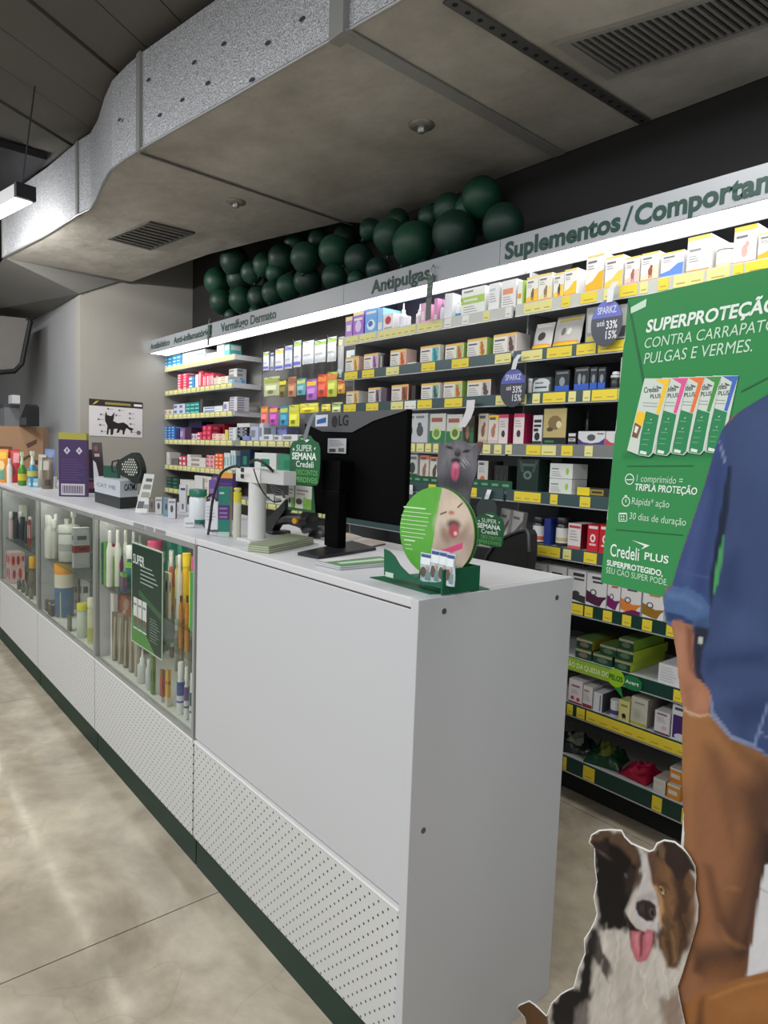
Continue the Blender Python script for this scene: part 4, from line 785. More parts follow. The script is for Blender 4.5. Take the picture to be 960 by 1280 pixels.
for p0, p1, lv, cc, sd, lb in ((816, 832, 0, (226, 224, 220), ORG, 'small white carton with orange side on the bottom shelf'), (833, 850, 0, (236, 160, 60), (236, 160, 60), 'lower small orange and white carton on the bottom shelf'), (833, 850, 1, (240, 150, 50), (236, 190, 120), 'upper small orange carton stacked on the bottom shelf')):
    zb_ = LV[9] + .056 + lv * .051; x0, x1 = xat(p0, 1.35, zb_), xat(p1, 1.35, zb_)
    carton(x0, x1 - .003, 1.35 + .02 * lv, zb_, .05, .09, cc, [(.1, .3, .8, .6, (240, 232, 220)), (0, .86, 1, 1, (236, 236, 230))], sd, (232, 228, 220), lb=lb)

# green carton tray fronts on the fifth shelf
for a, c_, n_, lb in ((508, 549, .034, 'dark green cardboard display tray left of the grey cat card'), (588, 640, .036, 'dark green cardboard display tray right of the grey cat card')):
    z = LV[4] + RAILH + .0006; x0, x1 = xat(a, 1.334, z), xat(c_, 1.334, z); t = thing('display_tray', ((x0 + x1) / 2, 1.336, z), lb, 'tray')
    MB().box(x0, x1, 1.331, 1.335, z, z + n_, M((26, 84, 56), .5)).build('tray_front', t)
    b = MB()
    for k in range(4): u = x0 + (x1 - x0) * (k + .15) / 4; b.box(u, u + (x1 - x0) * .15, 1.3302, 1.3306, z + .012, z + .022, M((110, 160, 130), .5))
    b.build('tray_print', t)['kind'] = 'stuff'

# --- far left medicine bay: stacks of small cartons
def stack(bay, r, p0, p1, nlev, ptop, col, desc, pr=(), yf=1.48, levels=AL, d=.1, side=None, y=.012, ncol=1):
    z = levels[r] + .036 + .0008; Yf = yf + y; X0, X1 = xat(p0, Yf, z), xat(p1, Yf, z); H = zat(ptop, (X0 + X1) / 2, Yf) - z; hh = H / nlev; k = 0
    for c in range(ncol):
        x0 = X0 + (X1 - X0) * c / ncol; x1 = X0 + (X1 - X0) * (c + 1) / ncol
        for l in range(nlev):
            g = f'{desc}s on the {ROWN[r]} shelf of the {bay} bay'
            j = .002 * math.sin(l * 3 + c * 2)
            carton(x0 + .001 + j, x1 - .001 + j, Yf, z + l * hh, hh - .0008, d, col, pr, side, wrap=not side, lb=f'{desc}' + (f', {ORDS[l]} from bottom' if nlev > 1 else '') + (f', {ORDS[c]} column' if ncol > 1 else '') + f', {ROWN[r]} shelf, {bay} bay' if nlev * ncol > 1 else f'{desc} on the {ROWN[r]} shelf, {bay} bay', grp=g if nlev * ncol > 1 else None)
pb = lambda c: [(.06, .25, .6, .75, c)]
FL = 'far left'
stack(FL, 0, 205, 227, 4, 442, (30, 150, 200), 'cyan medicine carton', [(.05, .3, .35, .7, (220, 240, 248)), (.5, .3, .8, .7, (200, 230, 244))], ncol=2)
stack(FL, 0, 228, 236, 1, 441, (232, 240, 236), 'plain white medicine carton')
stack(FL, 0, 236, 256, 2, 438, (240, 243, 240), 'wide white medicine carton', [(.5, .1, .95, .4, (150, 214, 190))], d=.14)
stack(FL, 0, 258, 270, 1, 441, (238, 238, 234), 'low white medicine carton', [(.1, .1, .6, .4, (200, 220, 215))])
stack(FL, 0, 271, 280, 1, 430, (244, 244, 242), 'tall white medicine carton')
stack(FL, 0, 280.5, 287, 1, 430, (90, 180, 170), 'tall mint green medicine carton', [(.1, .5, .9, .9, (225, 240, 238))])
stack(FL, 0, 282, 292, 3, 444, (220, 226, 232), 'flat white blue carton', pb((100, 130, 180)), y=.0, d=.010)
stack(FL, 1, 222, 236, 6, 467, (214, 50, 84), 'red and white medicine carton', [(.05, .2, .5, .8, (240, 200, 210))], ncol=2)
stack(FL, 1, 236, 243, 3, 471, (60, 150, 205), 'blue medicine carton', pb(WHT))
stack(FL, 1, 244, 248, 1, 468, (232, 225, 228), 'slim white medicine carton')
stack(FL, 1, 248, 253, 1, 464, (220, 60, 90), 'tall red medicine carton', [(.2, .1, .5, .9, (240, 210, 215))])
stack(FL, 1, 253, 267, 1, 467, (214, 60, 88), 'crimson upright medicine carton', [(.2, .1, .45, .8, (244, 220, 224)), (.65, .1, .85, .8, (244, 220, 224))], ncol=3)
stack(FL, 1, 267, 285, 3, 471, (228, 222, 204), 'cream medicine carton', pb((200, 180, 150)), ncol=2)
stack(FL, 1, 285, 294, 2, 474, (100, 160, 205), 'pale blue medicine carton', pb(WHT), d=.08)
stack(FL, 1, 286, 296, 4, 461, (214, 216, 218), 'grey white medicine carton', pb((150, 150, 155)), y=.1, d=.08)
stack(FL, 2, 205, 216, 1, 512, (216, 212, 204), 'short cream carton', pb((180, 150, 120)), ncol=2)
stack(FL, 2, 217, 231, 2, 505, (200, 206, 220), 'lilac white carton', pb((100, 110, 160)), ncol=2)
stack(FL, 2, 232, 249, 3, 503, (30, 130, 120), 'teal medicine carton', [(.1, .2, .9, .5, (140, 210, 220))], ncol=3)
stack(FL, 2, 250, 253, 1, 499, (70, 70, 70), 'thin grey carton')
stack(FL, 2, 254, 278, 2, 508, (222, 224, 226), 'long white medicine carton', pb((110, 130, 180)), ncol=1)
stack(FL, 2, 279, 286, 1, 502, (214, 214, 216), 'square white carton', pb((140, 130, 170)))
stack(FL, 2, 287, 296, 6, 496, (208, 204, 206), 'flat white grey carton', pb((120, 116, 150)), ncol=1)
stack(FL, 3, 206, 219, 5, 533, (40, 100, 180), 'deep blue medicine carton', pb((150, 200, 240)), ncol=3)
stack(FL, 3, 220, 224, 1, 535, (24, 36, 100), 'navy blue carton')
stack(FL, 3, 225, 231, 1, 535, (130, 100, 150), 'mauve upright carton', pb((180, 160, 190)))
stack(FL, 3, 231.5, 239, 1, 534, (60, 20, 60), 'dark plum carton')
stack(FL, 3, 236, 252, 1, 527, (24, 26, 84), 'large navy carton behind', y=.1)
stack(FL, 3, 239.5, 246, 1, 542, (206, 200, 204), 'small white ampoule carton', pb((130, 110, 140)), d=.07, ncol=2)
stack(FL, 3, 246.5, 252, 2, 540, (206, 60, 90), 'rose red carton', pb((240, 200, 205)), d=.07)
stack(FL, 3, 253, 264, 3, 532, (190, 24, 64), 'ruby carton', [(.2, .2, .7, .8, (226, 100, 130))], ncol=2, d=.08)
stack(FL, 3, 258, 280, 1, 530, (150, 16, 50), 'wide dark red carton behind', y=.11, ncol=2)
stack(FL, 3, 265, 281, 2, 542, (230, 206, 196), 'peach medicine carton', pb((214, 150, 110)), ncol=2, d=.08)
stack(FL, 3, 281, 285, 1, 537, (214, 200, 90), 'yellow topped small carton')
stack(FL, 3, 286, 312, 4, 534, (214, 216, 218), 'white medicine carton', pb((150, 155, 165)), ncol=3)
stack(FL, 3, 303, 312, 1, 545, (130, 140, 200), 'periwinkle carton in front', y=.0, d=.009)
stack(FL, 4, 208, 212, 2, 565, (210, 212, 206), 'tiny white carton')
stack(FL, 4, 214, 223, 1, 573, (110, 100, 104), 'small grey vial carton', ncol=3)
stack(FL, 4, 224, 233, 2, 570, (200, 60, 84), 'small red carton', pb(WHT), ncol=2)
stack(FL, 4, 234, 238, 1, 568, (218, 218, 216), 'upright white carton')
stack(FL, 4, 238, 257, 2, 572, (214, 210, 204), 'long white carton', pb((150, 140, 130)), ncol=1)
stack(FL, 4, 258, 268, 3, 569, (224, 170, 170), 'pink medicine carton', pb((200, 80, 90)), ncol=2)
stack(FL, 4, 269, 279, 4, 567, (230, 96, 50), 'bright orange medicine carton', pb((250, 200, 170)), ncol=2)
stack(FL, 4, 280, 287, 1, 566, (216, 226, 224), 'pale mint carton', pb((120, 180, 170)), ncol=2)
stack(FL, 4, 288, 294, 1, 563, (200, 216, 220), 'pale blue tall carton', pb((120, 160, 180)), ncol=2)
stack(FL, 5, 208, 224, 3, 597, (24, 60, 50), 'dark green medicine carton', pb((60, 120, 100)), ncol=2)
stack(FL, 5, 225, 243, 1, 600, (214, 214, 210), 'large white medicine carton', ncol=1)
stack(FL, 5, 243, 264, 2, 595, (222, 220, 214), 'large pale medicine carton', pb((200, 190, 170)), ncol=2)
stack(FL, 5, 266, 282, 1, 590, (90, 60, 130), 'violet medicine carton', pb((160, 130, 190)), ncol=2)

# --- pouch bay: hooks with hanging pouches in three rows
mhook = M((170, 172, 174), .3, .8)
for r, (zr, its) in enumerate([
  (2.005, [(329, 336, 440, 463, (206, 208, 214), LIM, 'white pouch with lime tail'), (338, 342, 441, 463, (180, 182, 190), (90, 96, 180), 'slim grey pouch'), (344, 354, 436, 463, (206, 206, 216), YEL, 'white pouch with yellow corner'), (356, 365, 432, 461, (196, 198, 206), (120, 124, 190), 'pearly white pouch'), (367, 376, 426, 459, (206, 206, 214), LIM, 'white pouch with lime tip'), (378, 392, 426, 455, (212, 214, 214), (222, 224, 220), 'wide plain white pouch'), (393, 407, 425, 453, (210, 212, 208), LIM, 'wide white pouch with lime top'), (409, 420, 421, 452, (208, 210, 208), LIM, 'tall white pouch with lime top'), (422, 429, 421, 472, (170, 172, 168), (206, 210, 150), 'long clear hanging strip pouch')]),
  (1.80, [(330, 349, 471, 495, (190, 196, 150), (150, 160, 60), 'olive green patterned treat pouch'), (349, 358, 474, 496, (110, 100, 40), (226, 214, 40), 'dark pouch with tilted yellow tag'), (360, 370, 471, 496, (190, 130, 90), (150, 90, 60), 'brown treat pouch'), (371, 382, 473, 494, (100, 170, 175), (196, 206, 120), 'aqua treat pouch'), (383, 396, 474, 500, (180, 110, 200), (240, 190, 60), 'violet treat pouch'), (397, 409, 468, 496, (232, 80, 50), (240, 130, 40), 'bright red orange treat pouch'), (409, 421, 465, 496, (196, 206, 70), (226, 120, 60), 'lime treat pouch'), (422, 431, 474, 492, (220, 160, 50), (200, 80, 40), 'amber treat pouch')]),
  (1.60, [(326, 335, 508, 531, (226, 110, 110), (240, 170, 40), 'coral treat pouch with orange lid'), (337, 347, 508, 531, (190, 80, 180), (240, 180, 60), 'magenta treat pouch with orange lid'), (350, 360, 508, 532, (60, 150, 190), (200, 214, 80), 'turquoise treat pouch'), (361, 374, 506, 533, (226, 222, 60), (206, 214, 90), 'lemon yellow treat pouch'), (375, 398, 504, 516, (236, 220, 40), (226, 226, 120), 'wide yellow treat pouch'), (402, 413, 505, 514, (236, 214, 60), (230, 230, 160), 'small yellow treat pouch'), (415, 428, 503, 516, (206, 216, 150), (150, 180, 90), 'pale green treat pouch')])]):
    for i, (p0, p1, pt, pbm, c, c2, lb) in enumerate(its):
        Yc = 1.55 if r == 0 else 1.53; zb_ = zat(pbm, xat((p0 + p1) / 2, Yc, 1.8), Yc); x0, x1 = xat(p0, Yc, zb_), xat(p1, Yc, zb_); zt = zat(pt, (x0 + x1) / 2, Yc)
        pr = [(0.05, .68, .95, .9, c2), (.15, .3, .85, .55, tuple(min(255, v + 35) for v in c)), ('o', .5, .2, .2, .1, tuple(int(v * .6) for v in c))] if r else [(0.05, .8, .95, .93, c2), (.05, .08, .95, .2, (90, 96, 190) if i < 5 else (190, 196, 200)), (.15, .35, .8, .42, (170, 172, 178))]
        pouch(x0, x1, Yc, zb_, zt - zb_, c, pr, f'{lb}, hanging in the {["top", "middle", "lower"][r]} row of the hook bay', .02, f'pouches hanging in the {["top", "middle", "lower"][r]} hook row', tilt=0)
        hk = MB(); xm = (x0 + x1) / 2; hk.tube([(xm, WY - .034, zt - .012), (xm, Yc - .03, zt - .012), (xm, Yc - .035, zt + .004)], .0022, mhook, 5); hk.build('hook', UB)
# lower rows of the hook bay
UBs = 1.48
for r, its in {3: [(296, 312, 529, (206, 206, 208), 'grey white tall carton'), (313, 323, 533, (180, 186, 214), 'lavender carton'), (324, 329, 529, (200, 210, 220), 'narrow pale carton'), (329, 341, 543, (220, 222, 226), 'low white and blue carton'), (342, 352, 544, (224, 220, 222), 'low white and red carton'), (353, 372, 543, (224, 226, 224), 'long low white carton'), (332, 358, 534, (130, 140, 196), 'blue lilac carton behind')],
               4: [(300, 312, 562, (20, 50, 74), 'dark petrol blue carton'), (318, 345, 566, (220, 226, 222), 'white and green first aid carton'), (348, 370, 568, (60, 150, 110), 'green carton with white label')],
               5: [(330, 342, 618, (200, 204, 196), 'white and green leaflet carton'), (344, 356, 620, (206, 204, 196), 'pale boxed tablet carton'), (380, 396, 622, (190, 190, 180), 'beige carton')]}.items():
    for i, (p0, p1, pt, c, d_) in enumerate(its):
        stack('hook', r, p0, p1, 1, pt, c, d_, pb((130, 134, 140)) if r != 4 else [(.3, .3, .7, .7, (40, 130, 100))], y=.012 if 'behind' not in d_ else .118, d=.1)

# ================================================================== COUNTER
H = 1.05; W = .492; ZP = .103; ZR = .416; ZS = 1.030
def pegboard():
    m = bpy.data.materials.new('perforated_steel'); m.use_nodes = True; nt = m.node_tree; b = nt.nodes['Principled BSDF']; b.inputs['Roughness'].default_value = .42
    N = nt.nodes.new; g = N('ShaderNodeNewGeometry'); s = N('ShaderNodeSeparateXYZ'); nt.links.new(g.outputs['Position'], s.inputs[0])
    def cell(off):
        outs = []
        for ax in ('X', 'Z'):
            a = N('ShaderNodeMath'); a.operation = 'MULTIPLY_ADD'; a.inputs[1].default_value = 1 / .0305; a.inputs[2].default_value = off + 50; nt.links.new(s.outputs[ax], a.inputs[0])
            f = N('ShaderNodeMath'); f.operation = 'FRACT'; nt.links.new(a.outputs[0], f.inputs[0]); u = N('ShaderNodeMath'); u.operation = 'SUBTRACT'; u.inputs[1].default_value = .5; nt.links.new(f.outputs[0], u.inputs[0])
            p = N('ShaderNodeMath'); p.operation = 'MULTIPLY'; nt.links.new(u.outputs[0], p.inputs[0]); nt.links.new(u.outputs[0], p.inputs[1]); outs.append(p)
        d = N('ShaderNodeMath'); d.operation = 'ADD'; nt.links.new(outs[0].outputs[0], d.inputs[0]); nt.links.new(outs[1].outputs[0], d.inputs[1])
        l = N('ShaderNodeMath'); l.operation = 'LESS_THAN'; l.inputs[1].default_value = .0085; nt.links.new(d.outputs[0], l.inputs[0]); return l
    a, c = cell(0), cell(.5); mx = N('ShaderNodeMath'); mx.operation = 'MAXIMUM'; nt.links.new(a.outputs[0], mx.inputs[0]); nt.links.new(c.outputs[0], mx.inputs[1])
    m2 = N('ShaderNodeMixRGB'); m2.inputs[1].default_value = lin((204, 206, 206)); m2.inputs[2].default_value = lin((46, 46, 48)); nt.links.new(mx.outputs[0], m2.inputs[0]); nt.links.new(m2.outputs[0], b.inputs['Base Color']); return m
mpeg = pegboard(); mwhite = M((196, 198, 202), .38, noise=.015, nscale=2); mtop = M((208, 208, 211), .35, noise=.015); mplinth = M((12, 46, 34), .45, noise=.06, spec=.25); mgl = glass_mat((250, 252, 250)); mgreyf = M((168, 170, 168), .35, .4)
minner = M((206, 206, 198), .6); mled2 = M((255, 252, 235), .5, emit=5, noise=0)
def base_parts(t, x0, x1, front_y=0.0):
    MB().box(x0 + .003, x1 - .003, front_y, front_y + .014, ZP, ZR - .006, mpeg).build('perforated_panel', t)
    MB().box(x0 + .003, x1 - .003, front_y - .004, front_y + .016, ZR - .007, ZR, M((226, 226, 224), .3), ).build('rail', t, bevel=.002)
    MB().box(x0 + .002, x1 - .002, front_y + .012, front_y + .03, 0, ZP - .006, mplinth).build('plinth', t)
    MB().box(x0, x0 + .016, front_y + .016, W - .01, ZP - .006, ZS - .002, mwhite).build('side_panel', t)
    MB().box(x0 + .016, x1, front_y + .03, W - .02, ZP - .01, ZP + .008, mwhite).build('bottom_board', t)
# near solid unit with its own top and end panel
cu = thing('counter_unit', (-.5, W / 2, 0), 'near white counter unit with solid front panel, perforated base and green plinth', 'counter')
base_parts(cu, -1.0, -.022)
MB().box(-.994, -.026, .001, .017, ZR + .008, 1.026, mwhite).build('front_panel', cu, bevel=.002)
MB().box(-1.0, -.024, -.002, W - .002, 1.03, H, mtop).build('worktop', cu, bevel=.003)
e_ = MB().box(-.022, 0, -.006, W, 0, H, mwhite).build('end_panel', cu, bevel=.0015)
for p in ((555, 764), (696, 747), (529, 1038)):
    q = onX(0, *p); MB().prism([(0.0001, q[1] + .006 * math.cos(t), q[2] + .006 * math.sin(t)) for t in [k * math.pi / 6 for k in range(12)]], (.0012, 0, 0), M((120, 120, 122), .3, .7)).build('screw', cu)
MB().box(-1.0, -.022, W - .018, W, ZP, 1.03, mwhite).build('back_panel', cu)
# glass showcase units
cab = []
names = ['nearest glass showcase counter unit with dark green poster on its glass', 'second glass showcase counter unit holding gauze and tubs', 'third glass showcase counter unit holding pink and orange packs', 'fourth glass showcase counter unit beyond the left picture edge', 'farthest glass showcase counter unit at the end wall']
shz = [.735, .715, .70, .70, .70]
for i in range(4):
    x1 = -1.003 - 1.0 * i; x0 = x1 - .997
    t = thing('glass_showcase', ((x0 + x1) / 2, W / 2, 0), names[i], 'showcase'); cab.append(t); base_parts(t, x0, x1)
    MB().box(x1 - .016, x1, .016, W - .01, ZP, ZS - .002, mwhite).build('side_panel', t)
    MB().box(x0 + .016, x1 - .016, W - .03, W - .015, ZP, ZS - .002, minner).build('back_panel', t)
    MB().box(x0 + .016, x1 - .016, .02, W - .03, ZR - .004, ZR + .008, minner).build('floor_board', t)
    MB().box(x0 + .016, x1 - .016, .03, W - .03, shz[i] - .006, shz[i], glass_mat((236, 244, 240), .9)).build('glass_shelf', t)
    MB().box(x0 + .03, x1 - .03, .03, .055, ZS - .018, ZS - .008, mled2).build('light_strip', t)
    b = MB(); fz0, fz1 = ZR + .001, ZS - .002
    b.box(x0 + .001, x0 + .014, -.002, .012, fz0, fz1, mgreyf); b.box(x1 - .014, x1 - .001, -.002, .012, fz0, fz1, mgreyf)
    b.box(x0 + .014, x1 - .014, -.002, .012, fz1 - .014, fz1, mgreyf); b.box(x0 + .014, x1 - .014, -.002, .012, fz0, fz0 + .012, mgreyf); b.build('door_frame', t)
    MB().box(x0 + .0142, x1 - .0142, .002, .006, fz0 + .0122, fz1 - .0142, mgl).build('glass_pane', t)
wt = MB().box(-5.6, -1.003, -.004, W, ZS, H - .001, mtop).build('worktop', None, (-3, W / 2, ZS), bevel=.003); tag(wt, 'long pale grey worktop running over the glass showcases', 'worktop')
MB().box(-5.6, -5.02, .02, W - .01, 0, ZS - .002, mwhite).build('far_counter', None, (-5.3, .2, 0)); tag(bpy.data.objects['far_counter'], 'white counter base at the far end under the worktop', 'counter')
b = MB()
for p0, p1 in ((167, 181), (182, 192), (194, 207)):
    a = onY(-.0045, p0, 653 + (p0 - 167) * .25); c = onY(-.0045, p1, 653 + (p1 - 167) * .25); b.quad((a[0], -.0046, H - .017), (c[0], -.0046, H - .017), (c[0], -.0046, H - .004), (a[0], -.0046, H - .004), M((140, 140, 144), .4))
lbs = b.build('edge_label', wt)

# ---------- showcase contents
def show(kind, zb_, p0, p1, pt, col, lb, Yc=.07, **k):
    m_ = max(0, math.floor(-xat((p0 + p1) / 2, .02, zb_) - 1.003)); lo = -(2.0 + m_) + .035
    while Yc > .022 and xat(p0, Yc, zb_) < lo: Yc -= .006
    x0, x1 = xat(p0, Yc, zb_), xat(p1, Yc, zb_)
    d_ = k.get('d', .08)
    if kind == 'c':
        while d_ > .012 and xat(p1, Yc + d_, zb_) - x0 < max(.03, d_ * .45): d_ -= .004
        x1 = max(xat(p1, Yc + d_, zb_), x0 + .02); k['d'] = d_
    h = zat(pt, (x0 + x1) / 2, Yc) - zb_; h = min(max(h, .015), ZS - .02 - zb_) if zb_ > .6 else max(h, .015)
    if kind == 'c': return carton(x0, x1, Yc, zb_ + .0006, h, k.get('d', .08), col, k.get('p', ()), k.get('s'), k.get('t'), lb=lb, grp=k.get('grp'), wrap=not k.get('s'))
    if kind == 'p':
        xm = (x0 + x1) / 2; w_ = (p1 - p0) / 2 * depth_of((xm, Yc, zb_)) / F; return pouch(xm - w_, xm + w_, Yc + .02 + w_ * .8, zb_ + .0006, h, col, k.get('p', ()), lb, k.get('d', .03), k.get('grp'), rz=face_angle(xm, Yc, .8))
    if kind == 'p': pass
    r = (p1 - p0) / 2 * depth_of(((x0 + x1) / 2, Yc, zb_)) / F; return bottle((x0 + x1) / 2, Yc + r, zb_ + .0006, r, h, col, k.get('cap', WHT), k.get('b'), lb, {'j': 'jar', 'b': 'bottle', 'n': 'nozzle', 's': 'spray'}[kind], k.get('grp'), cat='jar' if kind == 'j' else 'bottle', capf=k.get('cf', .2), capr=k.get('cr', .5))
S1, B1 = .7355, ZR + .009
n1 = 'nearest showcase'
show('c', S1, 121, 129, 673, (30, 120, 92), f'dark teal carton at left on glass shelf, {n1}', p=[(.2, .2, .8, .8, (120, 180, 90))], d=.1)
show('c', S1, 129.5, 133, 677, (120, 170, 80), f'slim lime carton beside dark teal carton, {n1}')
show('c', S1, 134, 145, 680, (190, 40, 100), f'magenta carton with black stripe on glass shelf, {n1}', p=[(0, .62, 1, .76, (50, 20, 60)), (0, 0, 1, .1, (220, 220, 220)), (.1, .3, .6, .36, WHT)], s=(120, 26, 70))
show('b', S1, 149, 165, 682, (40, 120, 120), f'teal bottle with white cap on glass shelf, {n1}', cf=.3, cr=.8, b=((150, 200, 70), .5, .62))
show('c', S1, 150, 159, 716, (60, 80, 120), f'blue brown picture carton before the teal bottle, {n1}', Yc=.045, d=.02, p=[('o', .5, .5, .4, .4, (120, 80, 110)), (0, .8, 1, 1, (120, 190, 70))])
for i, (p0, p1, pt) in enumerate([(126, 134, 656), (136, 144, 655), (146, 154, 655), (156, 164, 657), (166, 172, 662)]):
    show('b', S1, p0 + 3, p1 + 3, pt + 8, (236, 236, 226), f'white bottle in the back row, {ORDS[i]} from left, {n1}', Yc=.22, grp='white bottles in the nearest showcase')
show('j', S1, 176, 194, 676, (222, 120, 160), f'pink tub with white cap behind poster, {n1}', Yc=.12, cap=(235, 90, 140))
for i, (p0, p1, pt) in enumerate([(196, 208, 672), (209, 221, 675), (222, 234, 680)]):
    show('c', S1, p0, p1, pt, (70, 180, 160), f'turquoise carton in the back row, {ORDS[i]} from left, {n1}', Yc=.2, d=.1, p=[(.1, .5, .7, .6, (200, 240, 230))], grp='turquoise cartons')
show('b', S1, 205, 214, 690, (240, 130, 90), f'orange red bottle with white cap, {n1}', b=((246, 190, 60), .1, .4), cf=.25)
show('b', S1, 216, 224, 694, (236, 236, 226), f'white bottle with small dog mark, {n1}', Yc=.05)
show('j', S1, 222, 233, 692, (246, 200, 30), f'bright yellow tub on glass shelf, {n1}', cap=(250, 214, 60))
show('b', S1, 234, 241, 696, (210, 60, 130), f'magenta bottle by right frame, {n1}', cap=(226, 80, 150))
show('c', S1, 205, 214, 716, (228, 220, 200), f'cream carton with dark emblem, {n1}', Yc=.03, d=.018, p=[('o', .5, .7, .2, .14, (60, 60, 90))])
show('p', S1, 224, 236, 716, (240, 214, 40), f'yellow pack low in front, {n1}', Yc=.02, d=.015)
show('c', S1, 237, 240.5, 715, (40, 170, 80), f'narrow green carton against frame, {n1}', Yc=.03, d=.02)
MB().box(xat(205, .05, .64), -1.02, .03, .28, .632, .638, glass_mat((236, 244, 240), .9)).build('small_glass_shelf', cab[0])
for p0, p1, n_ in ((220.5, 226, 'left'), (227.5, 234, 'right')):
    show('b', .6385, p0, p1, 745, (206, 130, 30), f'amber bottle on the small glass shelf, {n_} of the pair', Yc=.05, cap=(60, 44, 34), cf=.12)
# bottom of the nearest showcase
for i in range(5):
    p0 = 130 + i * 6.8; show('p', B1, p0, p0 + 10, 766 + i * 2.2, [(120, 112, 96), (150, 142, 124), (104, 96, 80), (140, 130, 112), (160, 152, 136)][i], f'tall grey brown plastic sleeve, {ORDS[i]} from left, bottom of {n1}', Yc=.03, d=.04, p=[(.3, .05, .45, .9, (180, 174, 160))], grp='tall plastic sleeves')
show('c', B1, 138, 147, 742, (226, 220, 216), f'white net pack behind the plastic sleeves, {n1}', Yc=.16, d=.05); show('c', B1, 148, 163, 744, (236, 130, 100), f'orange red pack behind the plastic sleeves, {n1}', Yc=.17, d=.05, p=[('o', .5, .85, .3, .1, (240, 200, 190)), ('o', .3, .7, .2, .08, (240, 220, 210))])
show('n', B1, 166, 178, 812, (196, 198, 196), f'pale grey bottle with long neck, bottom of {n1}', Yc=.03); show('b', B1, 178, 186, 825, (200, 204, 206), f'clear grey bottle, bottom of {n1}', Yc=.03)
show('c', B1, 188, 194, 822, (96, 130, 66), f'green leaf print carton, bottom of {n1}', Yc=.03, p=[('o', .5, .5, .3, .2, (60, 90, 50))])
show('c', B1, 199.5, 206, 838, (160, 70, 60), f'brick red carton, bottom of {n1}', Yc=.03, p=[(0, .9, 1, 1, (110, 130, 60)), (0, 0, 1, .16, LGR)])
show('c', B1, 206.5, 213, 838, (210, 160, 60), f'ochre yellow carton, bottom of {n1}', Yc=.03, p=[(0, 0, 1, .25, (210, 200, 170)), (.2, .6, .8, .7, (150, 90, 40))])
for i, (p0, p1, pt, c) in enumerate([(216, 226, 828, (40, 76, 150)), (226.5, 233, 834, (96, 66, 130)), (233.5, 240, 842, (30, 90, 96))]):
    show('b', B1, p0, p1, pt, (222, 224, 224), f'white bottle with {["blue", "purple", "dark teal"][i]} label, bottom of {n1}', Yc=.03, b=(c, .22, .62, (200, 205, 215)), cf=.28, cr=.7)
show('b', B1, 226, 238, 800, (190, 186, 176), f'grey plastic funnel bottle behind the labelled bottles, {n1}', Yc=.2)
# back rows
def back(zb_, n, lb, p0, p1, pt0, pt1, n_, cols, Yc=.25, kinds='cbc'):
    for i in range(n_):
        a = p0 + (p1 - p0) * i / n_; c = cols[i % len(cols)]; kd = kinds[i % len(kinds)]; wd_ = (p1 - p0) / n_ * .96
        show(kd, zb_, a, a + wd_, pt0 + (pt1 - pt0) * i / n_ + (i * 5 % 3) * 2 - 2, c, f'{lb}, {ORDS[i]} from left in the back row, {n}', Yc=Yc + .012 * (i % 2), d=.09, p=[(.1, .55, .8, .75, tuple(int(v * .7) for v in c)), (.1, .2, .9, .3, tuple(int(v * .85) for v in c))], grp=f'{lb}s in the {n}', cf=.22, cr=.75)
back(B1, n1, 'grey brown pack', 176, 216, 790, 806, 5, [(150, 146, 136), (120, 112, 100), (170, 166, 156)])
back(B1, n1, 'pale grey bottle', 214, 238, 776, 790, 3, [(176, 172, 160), (150, 144, 134)], .2, 'bcb')
back(S1, n1, 'cream white bottle', 206, 240, 690, 702, 4, [(232, 228, 206), (240, 220, 120), (230, 226, 214)], .16, 'bbb')
back(S1, n1, 'green and purple bottle', 124, 166, 680, 692, 5, [(36, 130, 96), (130, 170, 70), (150, 60, 120), (40, 120, 140)], .13, 'cbb')
# dark green poster on the glass
pg = Plane((0, -.0035, 0), (1, 0)); c4 = [(165, 676), (203, 691), (203, 826), (164, 801)]; c4 = [pg.px(*c) for c in c4]
X0, X1 = (c4[0][0] + c4[3][0]) / 2, (c4[1][0] + c4[2][0]) / 2; Z1_, Z0_ = (c4[0][1] + c4[1][1]) / 2, (c4[2][1] + c4[3][1]) / 2
gp = thing('glass_poster', ((X0 + X1) / 2, -.0035, Z0_), 'dark green advertising poster hung on the glass of the nearest showcase', 'poster')
plate('sheet', pg, [(X0, Z0_), (X1, Z0_), (X1, Z1_), (X0, Z1_)], .002, M((170, 190, 170), .4), gp)
E_ = .005; q = lambda u, v: (X0 + E_ + (X1 - X0 - 2 * E_) * u, Z0_ + E_ + (Z1_ - Z0_ - 2 * E_) * v)
def gq(pts, c, nm, k, par=gp): b = MB(); b.poly([tuple(pg.at(*q(u, v), .0004 + .0002 * k)) for u, v in pts], M(c, .35)); return b.build(nm, par)
gq([(0, 0), (1, 0), (1, 1), (0, 1)], (24, 52, 40), 'printed_ground', 0); gq([(0, 0), (.8, 0), (.35, .2), (0, .35)], (70, 130, 60), 'printed_wedge', 1)
gq([(.25, .5), (1, .36), (1, .42), (.25, .56)], (46, 90, 60), 'printed_band', 1)
b = MB()
for u in (.06, .22, .38): prints(b, [('p', [(0, 0), (1, 0), (1, 1), (0, 1)], (196, 200, 196)), (0, .05, 1, .4, (90, 110, 90)), ('o', .5, .3, .3, .12, (110, 84, 64)), (.1, .75, .8, .82, (120, 120, 120))], lambda a, v, k, u=u: tuple(pg.at(*q(u + a * .14, .14 + v * .32), .0009 + .0001 * k)))
b.build('printed_packs', gp)
b = MB(); prints(b, tl(.62, .95, .1, .34, 9, (120, 140, 126)) + tl(.3, .9, .62, .82, 5, (150, 170, 156)), lambda u, v, k: tuple(pg.at(*q(u, v), .0009))); b.build('printed_lines', gp)['kind'] = 'stuff'
